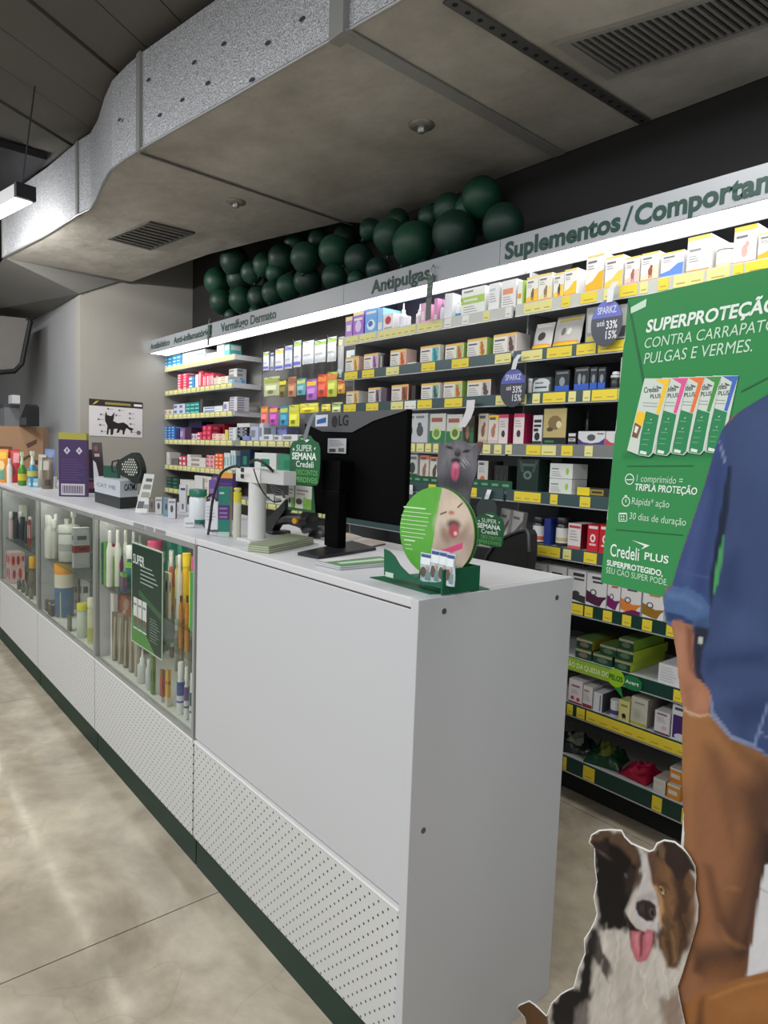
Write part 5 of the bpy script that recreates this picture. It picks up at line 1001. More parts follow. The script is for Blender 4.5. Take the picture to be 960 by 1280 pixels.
text('SUPER', (X0 + .02, -.0050, Z1_ - .075), (X0 + .13, -.0050, Z1_ - .075), .035, M((210, 222, 212), .5), gp, .01)
# second showcase
S2 = .7158; n2 = 'second showcase'
show('b', S2, 52, 62, 646, (222, 222, 214), f'white tall bottle at left, {n2}', Yc=.12, cap=(240, 240, 232)); show('b', S2, 62, 70, 643, (216, 216, 208), f'pale bottle behind the gauze roll, {n2}', Yc=.18)
show('j', S2, 62, 86, 657, (206, 206, 200), f'big white gauze roll tub on glass shelf, {n2}', Yc=.05, cap=(214, 214, 208), b=((170, 172, 170), .3, .5))
show('s', S2, 78, 92, 640, (230, 230, 224), f'white pump bottle on glass shelf, {n2}', Yc=.15)
show('c', S2, 90, 112, 660, (170, 172, 174), f'grey carton with dark red stripe, {n2}', Yc=.06, d=.1, p=[(0, .38, 1, .56, (130, 50, 50)), (.3, .44, .8, .5, (60, 50, 48)), (.2, .7, .8, .8, (90, 92, 98))], t=(240, 240, 220))
show('j', B1, 58, 80, 704, (60, 110, 150), f'large blue jar with orange lid, bottom of {n2}', Yc=.1, cap=(240, 160, 40), b=((226, 216, 196), .55, .82))
show('c', B1, 88, 98, 722, (206, 208, 206), f'tall white carton behind the small box, {n2}', Yc=.16, p=plainp()); show('c', B1, 100, 112, 725, (210, 210, 208), f'white carton with dark mark, bottom of {n2}', Yc=.17, p=[(.2, .6, .8, .8, (80, 80, 84))])
show('c', B1, 60, 72, 752, (60, 64, 60), f'dark booklet leaning at the bottom, {n2}', Yc=.02, d=.03, p=[(.1, .8, .9, .9, (190, 190, 180))])
show('c', B1, 73, 84, 740, (214, 200, 180), f'cream carton with red dot, bottom of {n2}', Yc=.05, d=.05, p=[('o', .6, .7, .25, .12, (200, 90, 90))], t=(200, 180, 150))
show('c', B1, 84, 90, 770, (90, 110, 90), f'grey green small carton, bottom of {n2}', Yc=.02, d=.03)
show('j', B1, 90, 103, 755, (200, 210, 196), f'clear tub with yellow lid, bottom of {n2}', Yc=.02, cap=(222, 214, 60)); show('j', B1, 104, 115, 748, (206, 206, 170), f'clear tub with cream top near frame, {n2}', Yc=.03, cap=(226, 224, 190), b=((180, 180, 90), .05, .35))
back(S2, n2, 'off-white tall bottle', 52, 92, 646, 654, 5, [(224, 222, 210), (206, 206, 198), (190, 192, 188)], .24, 'bbc')
back(S2, n2, 'grey carton', 92, 114, 660, 668, 2, [(150, 150, 150), (190, 190, 186)], .26, 'c')
back(B1, n2, 'grey and lilac carton', 82, 114, 718, 732, 4, [(150, 150, 158), (196, 196, 196), (120, 116, 130)], .25, 'c')
back(B1, n2, 'jumbled dark pack', 56, 84, 752, 768, 4, [(90, 92, 86), (150, 150, 140), (60, 62, 60), (180, 178, 168)], .08, 'c')
# third showcase and beyond
S3 = .7008; n3 = 'third showcase'
show('c', S3, 2, 13, 622, (230, 206, 204), f'pink patterned carton on glass shelf, {n3}', Yc=.14, p=[('o', .4, .7, .3, .15, (120, 80, 80)), ('o', .7, .4, .2, .15, (240, 230, 226))]); show('b', S3, 14, 20, 640, (40, 46, 54), f'dark slim bottle on glass shelf, {n3}', cap=(30, 34, 40)); show('b', S3, 21, 27, 646, (36, 44, 50), f'second dark slim bottle, {n3}', cap=(50, 60, 66))
show('c', S3, 24, 34, 632, (222, 226, 212), f'pale tall carton behind dark bottles, {n3}', Yc=.16); show('b', S3, 28, 33, 652, (50, 60, 56), f'third dark bottle with grey rings, {n3}', cap=(60, 66, 64)); show('c', S3, 34.5, 39, 650, (160, 60, 60), f'dark red carton by the frame, {n3}', p=[(0, .3, .5, .8, (226, 200, 196))])
show('c', S3, -10, 1, 640, (110, 90, 92), f'mauve grey carton at picture edge, {n3}')
show('p', B1, -4, 8, 690, (236, 110, 40), f'orange bag at bottom, {n3}', Yc=.14); show('c', B1, 8, 31, 690, (226, 190, 186), f'white carton printed with strawberries, {n3}', Yc=.12, p=[('o', .2, .75, .12, .16, RED), ('o', .55, .75, .12, .16, RED), ('o', .25, .3, .12, .16, (150, 50, 90)), ('o', .68, .3, .14, .2, (206, 40, 50)), ('o', .88, .8, .08, .1, RED)])
show('b', B1, 31, 41, 696, (110, 104, 90), f'bottle with amber top, bottom of {n3}', Yc=.04, cap=(236, 170, 30), cf=.3, cr=.8)
for i in range(4): show('b', B1, 19 + i * 5, 23.6 + i * 5, 722 + i * 3, (86 + i * 10, 96 + i * 6, 100), f'grey slim tube, {ORDS[i]} from left, bottom of {n3}', Yc=.02, cap=(120, 180, 180) if i == 0 else (90, 90, 90), grp='grey slim tubes')
show('c', B1, 2, 17, 735, (150, 146, 140), f'grey tray carton low at left, {n3}', Yc=.03)
back(S3, 'third showcase', 'dark and pink carton', 2, 38, 636, 648, 6, [(60, 62, 66), (214, 190, 190), (44, 48, 54), (200, 204, 190)], .2, 'cb')
back(B1, 'third showcase', 'brownish carton', 2, 40, 700, 716, 5, [(130, 110, 90), (190, 180, 160), (96, 90, 84)], .22, 'c')
# black cable inside the second showcase
cb = MB(); cb.tube([onY(.06, *p) for p in ((53, 622), (52, 640), (49, 665), (46, 690), (47, 710), (49, 740), (50, 752))], .006, M((40, 42, 40), .6), 6); o = cb.build('cable', None, tuple(onY(.06, 50, 752))); tag(o, 'dark cable hanging down inside the second glass showcase', 'cable')

# ================================================================== THINGS ON THE COUNTER
TZ = H + .0004
def top(px, py): return onZ(TZ, px, py)
def tcarton(p0, p1, pyb, pt, col, lb, dpt=.05, pr=(), side=None, topc=None, rz=0, name='carton', cat='box', grp=None, lean=0, kf=.85):
    """front-bottom edge lies from p0 to p1 at photo height pyb on the counter top"""
    A_ = top((p0 + p1) / 2, pyb); w_ = (p1 - p0) / 2 * depth_of(A_) / F; h = zat(pt, A_[0], A_[1]) - TZ; a_ = face_angle(A_[0], A_[1], kf); v_ = (A_ - CAM)[:2]; v_ = v_ / np.linalg.norm(v_); cx_, cy_ = A_[0] + v_[0] * dpt / 2, A_[1] + v_[1] * dpt / 2
    return carton(cx_ - w_, cx_ + w_, cy_ - dpt / 2, TZ, h, dpt, col, pr, side, topc, a_, name, lb, cat, grp, 0)
def tpouch(p0, p1, pyb, pt, col, lb, pr=(), dp=.03):
    A_ = top((p0 + p1) / 2, pyb); w_ = (p1 - p0) / 2 * depth_of(A_) / F; h = zat(pt, A_[0], A_[1]) - TZ; return pouch(A_[0] - w_, A_[0] + w_, A_[1], TZ, h, col, pr, lb, dp, tilt=.1, rz=face_angle(A_[0], A_[1]))
def tbottle(p0, p1, pyb, pt, col, cap, lb, kind='bottle', band=None, **k):
    A_ = top((p0 + p1) / 2, pyb); r = (p1 - p0) / 2 * depth_of(A_) / F; h = zat(pt, A_[0], A_[1]) - TZ; v_ = (A_ - CAM)[:2]; v_ = v_ / np.linalg.norm(v_) * r; return bottle(A_[0] + v_[0], A_[1] + v_[1], TZ, r, h, col, cap, band, lb, kind, **k)
# far end
bx = tcarton(-14, 55, 600, 533, (150, 116, 84), 'large brown printed cardboard box at the far end of the counter', .22, [(.1, .55, .5, .62, (90, 60, 44)), (.15, .3, .22, .4, (70, 44, 32)), (.35, .25, .5, .35, (80, 50, 36)), ('p', [(.6, .3), (.8, .45), (.82, .52), (.62, .38)], (80, 50, 36)), ('p', [(.75, .6), (.9, .7), (.9, .78), (.72, .68)], (80, 50, 36)), (.82, .3, .92, .38, (70, 44, 32))], None, (90, 96, 80), name='cardboard_box')
zt_ = max(v.co[2] for v in bx.data.vertices) + bx.location[2]; byy = bx.location[1]
X_ = xat(24, byy, zt_); X2_ = xat(35, byy, zt_)
ph = thing('desk_phone', ((X_ + X2_) / 2, byy, zt_ + .001), 'small black handset cradle on top of the brown cardboard box', 'phone')
MB().prism([(X_, byy, zt_ + .001), (X2_, byy, zt_ + .001), (X2_, byy, zt_ + .13), (X2_ - .06, byy, zt_ + .15), (X_ + .02, byy, zt_ + .05)], (0, .07, 0), M((18, 18, 20), .4)).build('body', ph)
MB().box(X_ + .02, X2_ - .03, byy - .004, byy, zt_ + .01, zt_ + .06, M((60, 62, 66), .3)).build('keypad', ph)
pr_ = thing('label_printer', (-5.45, .46, TZ + .0), 'grey office machine at far left picture edge behind the cardboard box', 'printer')
pzt = zat(503, -5.35, .40)
MB().box(-6.0, xat(12, .40, 1.5), .36, .48, TZ, pzt - .03, M((112, 114, 118), .5)).build('body', pr_); MB().box(-6.0, xat(12, .40, 1.5) - .02, .355, .485, pzt - .03, pzt, M((70, 72, 76), .5)).build('lid', pr_)
MB().box(-5.7, -5.55, .38, .44, pzt, pzt + .07, M((190, 192, 196), .4)).build('tray', pr_)
# colourful pouches and small bottles
tpouch(-8, 9, 603, 561, (240, 150, 50), 'orange and yellow treat pouch at the left picture edge on the counter', [(.1, .7, .9, .9, (250, 200, 60)), (.2, .1, .8, .4, (100, 160, 140)), ('o', .5, .5, .3, .15, (250, 220, 150))])
tpouch(9, 24, 603, 562, (190, 40, 44), 'red and pink treat pouch beside the orange pouch', [(.5, .6, .95, .9, (236, 160, 160)), ('o', .4, .35, .3, .2, (120, 20, 30))])
tbottle(9, 15, 604, 573, (226, 222, 216), (216, 216, 214), 'white tube standing before the red pouch')
tbottle(23, 33, 607, 565, (70, 140, 50), (190, 214, 180), 'green sprayer bottle with yellow spot label', 'spray', ((210, 190, 60), .15, .35))
tbottle(35, 47, 609, 564, (60, 140, 170), (206, 222, 206), 'blue sprayer bottle with pale head', 'spray', ((200, 190, 90), .3, .45))
tcarton(36, 48, 609, 598, (150, 190, 210), 'little pale blue box in front of the blue sprayer', .02, [(.1, .2, .9, .5, WHT)])
tpouch(48, 57, 608, 568, (200, 196, 180), 'pale beige pouch behind the leaning brown pouch', [(.2, .5, .8, .8, (226, 224, 214))])
tpouch(56, 68, 608, 561, (120, 140, 190), 'blue topped pouch behind the leaning brown pouch', [(.1, .1, .9, .5, (150, 130, 110))])
tpouch(53, 66, 611, 572, (110, 96, 80), 'leaning brown pouch left of the purple box', [(.1, .6, .6, .9, (190, 184, 170)), (.3, .1, .8, .3, (60, 56, 50))])
tbottle(66, 71, 610, 596, (226, 224, 226), (236, 236, 236), 'small white tub left of the purple box', 'jar')
# purple box with yellow top
A_ = top(92.5, 620.5); pdp = .045; v_ = (A_ - CAM)[:2]; v_ = v_ / np.linalg.norm(v_); pbc = (A_[0] + v_[0] * pdp / 2, A_[1] + v_[1] * pdp / 2); hw_ = 16.2 * depth_of(A_) / F; hh = zat(541, A_[0], A_[1]) - TZ; pang = face_angle(A_[0], A_[1], .80)
pbx = thing('boxed_product', (pbc[0], pbc[1], TZ), 'tall purple carton with yellow top, two white diamonds and a barcode', 'box')
def prot(b):
    R = Matrix.Rotation(pang, 3, 'Z'); c = Vector((pbc[0], pbc[1], TZ)); b.v = [tuple(R @ Vector(p) + c) for p in b.v]; return b
x0, x1, y0 = -hw_, hw_, -pdp / 2
prot(MB().box(x0, x1, y0, -y0, 0, hh - .035, M((66, 44, 92), .4))).build('carton', pbx); prot(MB().box(x0, x1, y0, -y0, hh - .0349, hh, M((170, 164, 66), .4))).build('top_band', pbx)
b = MB(); prints(b, [('p', [(.18, .72), (.3, .66), (.42, .72), (.3, .78)], (206, 200, 214)), ('p', [(.62, .72), (.74, .66), (.86, .72), (.74, .78)], (206, 200, 214)), (.27, .70, .33, .75, (90, 60, 110)), (.71, .7, .77, .74, (90, 60, 110)), (.08, .02, .94, .2, (196, 188, 198))] + tl(.1, .95, .24, .6, 9, (92, 68, 118)), lambda u, v, k: (x0 + (x1 - x0) * u, y0 - .0005 - .0002 * (k > 3), hh * v)); prot(b).build('front_print', pbx)
b = MB()
for k in range(16):
    u = .14 + k * .046; b.quad(*[(x0 + (x1 - x0) * uu, y0 - .0012, hh * vv) for uu, vv in ((u, .05), (u + .02 + .01 * (k % 2), .05), (u + .02 + .01 * (k % 2), .17), (u, .17))], M((70, 50, 80), .5))
prot(b).build('barcode', pbx)
tcarton(111, 119, 616, 562, (44, 20, 50), 'dark plum box beside the purple box', .06, [(.1, .1, .9, .25, (120, 50, 80)), (.2, .3, .9, .34, (60, 90, 110))], lean=0)
# leaflet holder with dog leaflet
A_ = top(124, 617); dd_ = depth_of(A_); lc = [atd(118, 617, dd_), atd(132, 617, dd_ + .01), atd(127, 553, dd_ + .02), atd(114.5, 553, dd_ + .01)]; lc[0][2] = lc[1][2] = TZ
lf = thing('leaflet_card', tuple(A_), 'tall dark leaflet card with a dog picture behind the muzzle display', 'leaflet')
def bil(c, u, v, o=0): p = c[0] * (1 - u) * (1 - v) + c[1] * u * (1 - v) + c[2] * u * v + c[3] * (1 - u) * v; n = np.cross(c[1] - c[0], c[3] - c[0]); n = n / np.linalg.norm(n); n = n if n @ (CAM - p) > 0 else -n; return tuple(p + n * o)
b = MB(); b.prism([bil(lc, 0, 0), bil(lc, 1, 0), bil(lc, 1, 1), bil(lc, 0, 1)], (-.003, .002, 0), M((50, 34, 40), .4)); b.build('card', lf)
b = MB(); prints(b, [('p', [(0, .1), (.5, .1), (.5, .35), (.3, .6), (.05, .65)], (226, 226, 230)), (.2, .72, .7, .78, (190, 170, 176)), ('o', .4, .88, .2, .06, (140, 70, 70)), (.1, .1, .9, .2, (30, 60, 66)), (.2, .13, .8, .17, (200, 210, 210))], lambda u, v, k: bil(lc, u, v, .0008 + .0003 * k)); b.build('card_print', lf)
# muzzle display box
P1, P2, P3 = top(118.5, 627), top(150, 636), top(172, 634); P4 = P1 + (P3 - P2)
md = thing('muzzle_display', tuple((P1 + P3) / 2), 'white and black display carton holding dog muzzles', 'display box')
hb = zat(609, P2[0], P2[1]) - TZ; hb2 = zat(622, P2[0], P2[1]) - TZ
foot = [tuple(P1), tuple(P2), tuple(P3), tuple(P4)]
MB().prism([(p[0], p[1], TZ) for p in foot], (0, 0, hb2), M((44, 48, 48), .5)).build('black_base', md); hbw = zat(601, P2[0], P2[1]) - TZ
MB().prism([(p[0], p[1], TZ + hb2 + .0002) for p in foot], (0, 0, hbw - hb2), M((190, 196, 202), .4)).build('white_tray', md)
d12 = (P2 - P1) / np.linalg.norm(P2 - P1); d23 = (P3 - P2) / np.linalg.norm(P3 - P2)
zt0 = TZ + hb2 + (hbw - hb2) * .4
text('CATMU', P2 + d23 * .025 + [0, 0, zt0 - TZ], P3 - d23 * .005 + [0, 0, zt0 - TZ], .028, M((30, 34, 36), .5), md, .03, lift=.0012)
text('CAT ME', P1 + d12 * .04 + [0, 0, zt0 - TZ], P2 - d12 * .06 + [0, 0, zt0 - TZ], .018, M((130, 140, 146), .5), md, .0, lift=.0012)
MB().prism([tuple(P1 + (P3 - P1) * .2 + d12 * .01 + [0, 0, hbw]), tuple(P1 + (P3 - P1) * .55 + [0, 0, hbw]), tuple(P1 + (P3 - P1) * .55 + [0, 0, hbw + .055]), tuple(P1 + (P3 - P1) * .2 + d12 * .01 + [0, 0, hbw + .055])], (0, .012, 0), M((22, 76, 60), .5)).build('green_tab', md)
# the perforated muzzle, standing in the tray
mp = Plane(P2 + d23 * .06, (0.9, 0.45, 0)); mz_out = [mp.px(*p) for p in ((144.5, 578), (155, 571), (166, 565), (170, 567), (174, 575), (177, 586), (176.5, 594), (174, 598), (175, 604), (167, 605), (160, 598), (150, 594), (146, 590))]
mz_in = [mp.px(*p) for p in ((152, 578), (160, 572.5), (166, 571), (171, 576), (174, 586), (172.5, 594), (165, 597), (158, 592), (152, 588))]
mu = thing('dog_muzzle', tuple(mp.at(*mz_out[9])), 'black dog muzzle with white perforated front standing in the display carton', 'muzzle')
mm = M((24, 34, 28), .5); b = MB(); n_ = len(mz_out); so = smoothpoly(mz_out, 1); plate('shell', mp, so, .03, mm, mu); plate('perforated_front', mp, smoothpoly(mz_in, 1), .002, M((40, 50, 44), .4), mu, off=.003)
b = MB(); ctr = np.mean(mz_in, 0)
for j in range(-7, 8):
    for i in range(-7, 8):
        c = np.array([ctr[0] + (i + (j % 2) * .5) * .0125, ctr[1] + j * .0108])
        if in_poly(np.array([c]), mz_in)[0] and edge_dist(np.array([c]), mz_in)[0][0] > .005: b.poly([tuple(mp.at(c[0] + .0042 * math.cos(t), c[1] + .0042 * math.sin(t), .0036)) for t in [k * math.pi / 3 for k in range(6)]], M((196, 196, 188), .5))
b.build('vent_holes', mu)
hp = [mp.px(*p) for p in ((145, 590), (138, 590), (137, 584), (138, 577), (146, 575))]; b = MB(); b.tube([mp.at(a, z, -.012) for a, z in hp], .004, mm, 6); b.build('strap', mu)
# leaning acrylic leaflet stand
A_ = top(177, 641); dd_ = depth_of(A_); lc2 = [atd(168.5, 640, dd_), atd(184, 643, dd_ + .01), atd(193, 593, dd_ + .05), atd(180.5, 592, dd_ + .04)]; lc2[0][2] = lc2[1][2] = TZ + .002
ls = thing('leaflet_stand', tuple(A_), 'leaning white strip stand of small cards right of the muzzle carton', 'stand')
b = MB(); b.prism([bil(lc2, 0, 0), bil(lc2, 1, 0), bil(lc2, 1, 1), bil(lc2, 0, 1)], (-.002, .002, 0), M((206, 208, 204), .3)); b.build('board', ls)
b = MB(); prints(b, [(.3, .8, .9, .88, (90, 92, 88)), (.2, .6, .9, .72, (130, 134, 124)), (.2, .38, .9, .52, (150, 154, 140)), (.1, .1, .6, .28, (90, 92, 96)), (.65, .1, .95, .2, (140, 140, 140))], lambda u, v, k: bil(lc2, u, v, .0008 + .0003 * k)); b.build('card_print', ls)
MB().box(A_[0] - .07, A_[0] + .05, A_[1] - .02, A_[1] + .07, TZ, TZ + .002, M((214, 216, 216), .25)).build('foot', ls)
# small booklets
for p0, p1, pb_, pt, c, sd, lb in ((187, 194, 641, 622, (120, 110, 104), None, 'brown patterned mini booklet'), (195, 203, 643, 622, (206, 200, 198), (60, 130, 130), 'white mini booklet with teal spine'), (205, 212, 645, 622, (120, 150, 170), None, 'pale teal mini booklet'), (211, 220, 648, 624, (206, 208, 212), (60, 56, 96), 'white mini booklet with navy spine and dog')):
    tcarton(p0, p1, pb_, pt, c, f'{lb} standing on the counter', .03, [('o', .5, .5, .2, .2, (80, 80, 84)), (.1, .8, .9, .9, (140, 130, 130))], sd, lean=0)
tcarton(225, 233, 640, 606, (208, 210, 212), 'tall white carton with grey print beside the white tub', .04, [(.2, .8, .9, .88, (60, 70, 110)), (.4, .1, .7, .3, (110, 100, 120))]); tcarton(245, 254, 640, 598, (216, 216, 212), 'white carton standing behind the white tub', .05)
tbottle(234, 260, 656, 612, (214, 220, 222), (30, 110, 90), 'white tub with green collar and blue label on the counter', 'jar', ((30, 110, 90), .02, .14), sy=.8)
A_ = top(242, 653); MB().box(A_[0] - .035, A_[0] + .03, A_[1] - .002, A_[1], TZ + .03, TZ + .09, M((70, 130, 200), .4)).build('front_label', None, tuple(A_)); tag(bpy.data.objects['front_label'], 'small blue price card before the white tub', 'card')
tcarton(231, 243, 659, 647, (222, 224, 226), 'little white card stand before the white tub', .012, [(.1, .3, .9, .5, (170, 172, 180))])
tcarton(262, 272, 655, 600, (110, 80, 150), 'violet and white tall carton behind the cable', .05, [(.1, .3, .9, .8, (150, 120, 180)), (.2, .5, .8, .6, WHT)]); tcarton(258, 273, 662, 628, (222, 222, 226), 'white printed carton behind the black cable', .05, tl(.1, .9, .3, .9, 5, (180, 180, 190)))
tcarton(275, 292, 650, 592, (72, 44, 110), 'large dark violet carton with orange top band', .08, [(0, .9, 1, 1, (236, 160, 60)), (.1, .75, .9, .8, (90, 60, 130))], None, (236, 160, 60))
tcarton(274, 288, 671, 609, (40, 130, 116), 'teal carton with purple panel left of the white post', .045, [(0, .35, 1, .64, (84, 50, 116)), (.1, .55, .8, .59, (150, 120, 170)), (.1, .46, .8, .5, (150, 120, 170)), (.1, .38, .8, .42, (150, 120, 170)), (0, 0, 1, .1, (190, 206, 200)), (.1, .86, .5, .9, (190, 220, 210))], (206, 200, 160))
tbottle(291, 301, 674, 610, (196, 196, 180), (206, 196, 50), 'translucent tube with yellow label beside the white post', 'bottle', ((206, 196, 50), .72, .92), capr=.9, capf=.04)
# white post holding the customer display
A_ = top(312, 676); r = 11.5 * depth_of(A_) / F; A_ = A_ + np.array([-.008, .0, 0]); zt_ = zat(603, A_[0], A_[1]); zt2 = zat(585, A_[0], A_[1])
dp_ = thing('display_post', tuple(A_), 'white upright post with box head beside the black cable', 'post'); mpw = M((212, 212, 210), .4)
MB().lathe([(r, 0), (r * .96, zt_ - TZ)], A_[0], A_[1] + r, mpw, 20, TZ).build('post', dp_); MB().box(A_[0] - r * 1.4, A_[0] + r * 1.8, A_[1] - .02, A_[1] + r * 2 + .06, TZ, TZ + .006, mpw).build('foot', dp_)
MB().box(xat(295, A_[1], zt2), xat(325, A_[1], zt2), A_[1], A_[1] + .05, zt_, zt2, mpw).build('bracket', dp_); MB().box(xat(325, A_[1], zt2) + .0002, xat(353, A_[1], zt2), A_[1] + .004, A_[1] + .045, zt_ + .002, zt2 - .002, M((190, 190, 190), .4)).build('display_head', dp_)
for zz in (.25, .7): MB().box(xat(302, A_[1], zt2), xat(305, A_[1], zt2), A_[1] - .003, A_[1], zt_ + (zt2 - zt_) * zz, zt_ + (zt2 - zt_) * zz + .012, M((40, 40, 42), .4)).build('screw_slot', dp_)
PY = A_[1]
def cable(pts, r_, lb, Yv=None):
    P = [onY(Yv if len(p) < 3 else p[2], p[0], p[1]) for p in pts]; Q = []
    for i in range(len(P) - 1):
        p0 = P[max(i - 1, 0)]; p1 = P[i]; p2 = P[i + 1]; p3 = P[min(i + 2, len(P) - 1)]
        for k in range(5): t = k / 5; Q.append(.5 * ((2 * p1) + (-p0 + p2) * t + (2 * p0 - 5 * p1 + 4 * p2 - p3) * t * t + (-p0 + 3 * p1 - 3 * p2 + p3) * t ** 3))
    Q.append(P[-1]); b = MB(); b.tube(Q, r_, M((24, 24, 28), .45), 7); o = b.build('cable', None, tuple(P[-1])); tag(o, lb, 'cable')
cable([(300, 584, PY - .03), (292, 583, PY - .04), (278, 590, PY - .05), (271, 606, PY - .06), (265, 630, PY - .07), (263, 650, PY - .075), (260, 668, .07)], .0042, 'thick black cable arching from the white post down to the counter')
cable([(272, 628, .2), (264, 618, .2), (253, 632, .2), (252, 652, .17), (262, 663, .12), (272, 664, .11), (283, 671, .10)], .0028, 'thin black cable curling on the counter left of the post')
cable([(312, 578, PY - .02), (322, 575, PY - .03), (334, 582, PY - .02), (345, 594, PY + .02), (352, 606, PY + .05)], .0042, 'black cable arching from the post head to the scanner')
cable([(317, 586, PY - .02), (323, 604, PY - .01), (331, 618, PY + .02), (342, 627, PY + .03), (352, 626, PY + .06)], .002, 'thin grey black wire hanging from the post to the scanner')
# barcode scanner in its stand
A_ = top(337, 668); B_ = top(373, 667); bsY = A_[1]
sc_ = thing('barcode_scanner', tuple((A_ + B_) / 2), 'black handheld barcode scanner with orange button on its stand', 'scanner'); mk = M((26, 27, 29), .4)
MB().box(A_[0] - .02, B_[0], bsY, bsY + .07, TZ, TZ + .012, mk).build('stand_base', sc_, bevel=.004)
sp = lambda x, y, o=0: tuple(onY(bsY + .02 + o, x, y))
b = MB(); b.prism([sp(324, 667), sp(337, 668), sp(346, 652), sp(356, 637), sp(356, 625), sp(349, 633), sp(338, 644), sp(328, 652)], (0, .03, 0), mk); b.build('stand_arm', sc_)
b = MB(); b.tube([onY(bsY + .035, *p) for p in ((344, 656), (352, 651), (362, 649), (372, 650), (384, 652), (391, 651))], [.014, .014, .017, .022, .028, .026], mk, 12); b.build('handle', sc_)
b = MB(); b.tube([onY(bsY + .035, *p) for p in ((385, 663), (382, 655), (388, 643), (390, 636))], [.02, .026, .026, .02], mk, 12); b.build('head', sc_)
c = onY(bsY + .004, 369, 651); b = MB(); b.poly([tuple(c + np.array([.013 * math.cos(t), -.004, .009 * math.sin(t)])) for t in [k * math.pi / 7 for k in range(14)]], M((236, 160, 30), .4)); b.prism([tuple(c + np.array([.013 * math.cos(t), -.0039, .009 * math.sin(t)])) for t in [k * math.pi / 7 for k in range(14)]], (0, .02, 0), M((226, 150, 30), .4)); b.build('orange_button', sc_)
b = MB()
for k in range(3): b.tube([onY(bsY + .05, *p) for p in ((338 + k, 606 + k * 3), (345, 610 + k * 4), (354, 614 + k * 2), (355, 622))], .004, mk, 6)
b.build('coiled_cord', sc_)
# stack of green-edged leaflets, sheet stacks, notebook
def slabstack(pts, n, th, c1, c2, name, lb, cat='leaflets', z0=TZ, prn=None):
    P = [onZ(z0, *p) for p in pts]; c = sum(P) / len(P); t = thing(name, (c[0], c[1], z0), lb, cat)
    for k in range(n):
        a = .012 * math.sin(k * 2.3); R = np.array([[math.cos(a), -math.sin(a)], [math.sin(a), math.cos(a)]]); b = MB()
        b.prism([(*(c[:2] + R @ (p - c)[:2]), z0 + k * th) for p in P], (0, 0, th * .9), M(c1 if k % 2 else c2, .5)); b.build('sheet', t)
    zt_ = z0 + n * th
    if prn:
        b = MB()
        for k, (u0, v0, u1, v1, cc) in enumerate(prn):
            f = lambda u, v: tuple((P[0] * (1 - u) * (1 - v) + P[1] * u * (1 - v) + P[2] * u * v + P[3] * (1 - u) * v) * [1, 1, 0] + [0, 0, zt_ + .0003 + .0002 * k]); b.quad(f(u0, v0), f(u1, v0), f(u1, v1), f(u0, v1), M(cc, .5))
        b.build('cover_print', t)
    return t
slabstack([(310, 689), (336, 692), (392, 680), (360, 674)], 7, .0028, (190, 196, 170), (130, 140, 112), 'leaflet_stack', 'stack of pale green leaflets beside the white post')
slabstack([(395, 706), (425, 713), (497, 707), (462, 697)], 5, .0022, (206, 208, 208), (160, 164, 162), 'leaflet_stack', 'stack of white leaflets with green cover before the monitor foot', prn=[(.45, 0, 1, 1, (100, 150, 100)), (.6, .1, .8, .9, (196, 214, 190)), (0, .0, .4, 1, (216, 216, 216))])
slabstack([(440, 682), (452, 687), (482, 681), (462, 676)], 2, .004, (196, 180, 168), (30, 30, 32), 'notebook', 'thin notebook with black edge behind the monitor stand', 'notebook')
slabstack([(395, 672), (420, 680), (452, 672), (430, 666)], 2, .002, (206, 190, 176), (216, 216, 214), 'paper_sheet', 'loose printed sheets behind the monitor stand', 'paper')
# computer mouse
A_ = top(400, 671); mo = thing('computer_mouse', tuple(A_), 'black computer mouse behind the monitor foot', 'mouse'); b = MB(); b.lathe([(.036, 0), (.034, .012), (.026, .026), (.012, .034), (.002, .036)], A_[0], A_[1], mk, 16, TZ, sy=1.6, rz=.6); b.build('body', mo); MB().box(A_[0] - .003, A_[0] + .003, A_[1] - .045, A_[1] - .03, TZ + .02, TZ + .032, M((70, 70, 72), .4)).build('wheel', mo)

# ---------- monitor seen from behind
MY = .27; mn = thing('computer_monitor', tuple(onZ(TZ, 415, 690)), 'black computer monitor seen from behind on its stand', 'monitor')
mx0, mx1 = xat(384, MY, 1.14), xat(511, MY, 1.13); mxt0, mxt1 = xat(375, MY, 1.44), xat(503, MY, 1.44); x0, x1 = (mx0 + mxt0) / 2, (mx1 + mxt1) / 2; z1 = (zat(515, x0, MY) + zat(513, x1, MY)) / 2; z0 = (zat(640, x0, MY) + zat(657, x1, MY)) / 2
mblk = M((3, 3, 4), .6, spec=.06); mdg = M((84, 85, 88), .4)
MB().box(x0, x1, MY, MY + .018, z0, z1, mblk).build('casing', mn, bevel=.004)
MB().box(x0 + .012, x1 - .012, MY + .018, MY + .0195, z0 + .02, z1 - .01, M((8, 8, 10), .1)).build('screen', mn)
mpn = Plane((0, MY, 0), (1, 0)); band = [mpn.px(*p) for p in ((390, 527), (404, 539.5), (441, 540.5), (468, 526), (499, 515))]; band = [(x0 + .004, z1 - .001), (x0 + .006, z1 - .03)] + band[1:4] + [(x1 - .004, z1 - .004), (x1 - .004, z1 - .001)]
plate('top_band', mpn, band, .003, mdg, mn, off=.0035)
a = mpn.px(424.5, 532); c = mpn.px(436.5, 532); text('LG', mpn.at(a[0], a[1], .0045), mpn.at(c[0], a[1], .0045), .030, M((22, 22, 24), .4), mn, .02)
a = mpn.px(419.5, 527); b = MB(); b.poly([tuple(mpn.at(a[0] + .0135 * math.cos(t), a[1] + .0165 * math.sin(t), .0045)) for t in [k * math.pi / 9 for k in range(18)]], M((24, 24, 26), .4)); b.build('logo_disc', mn)
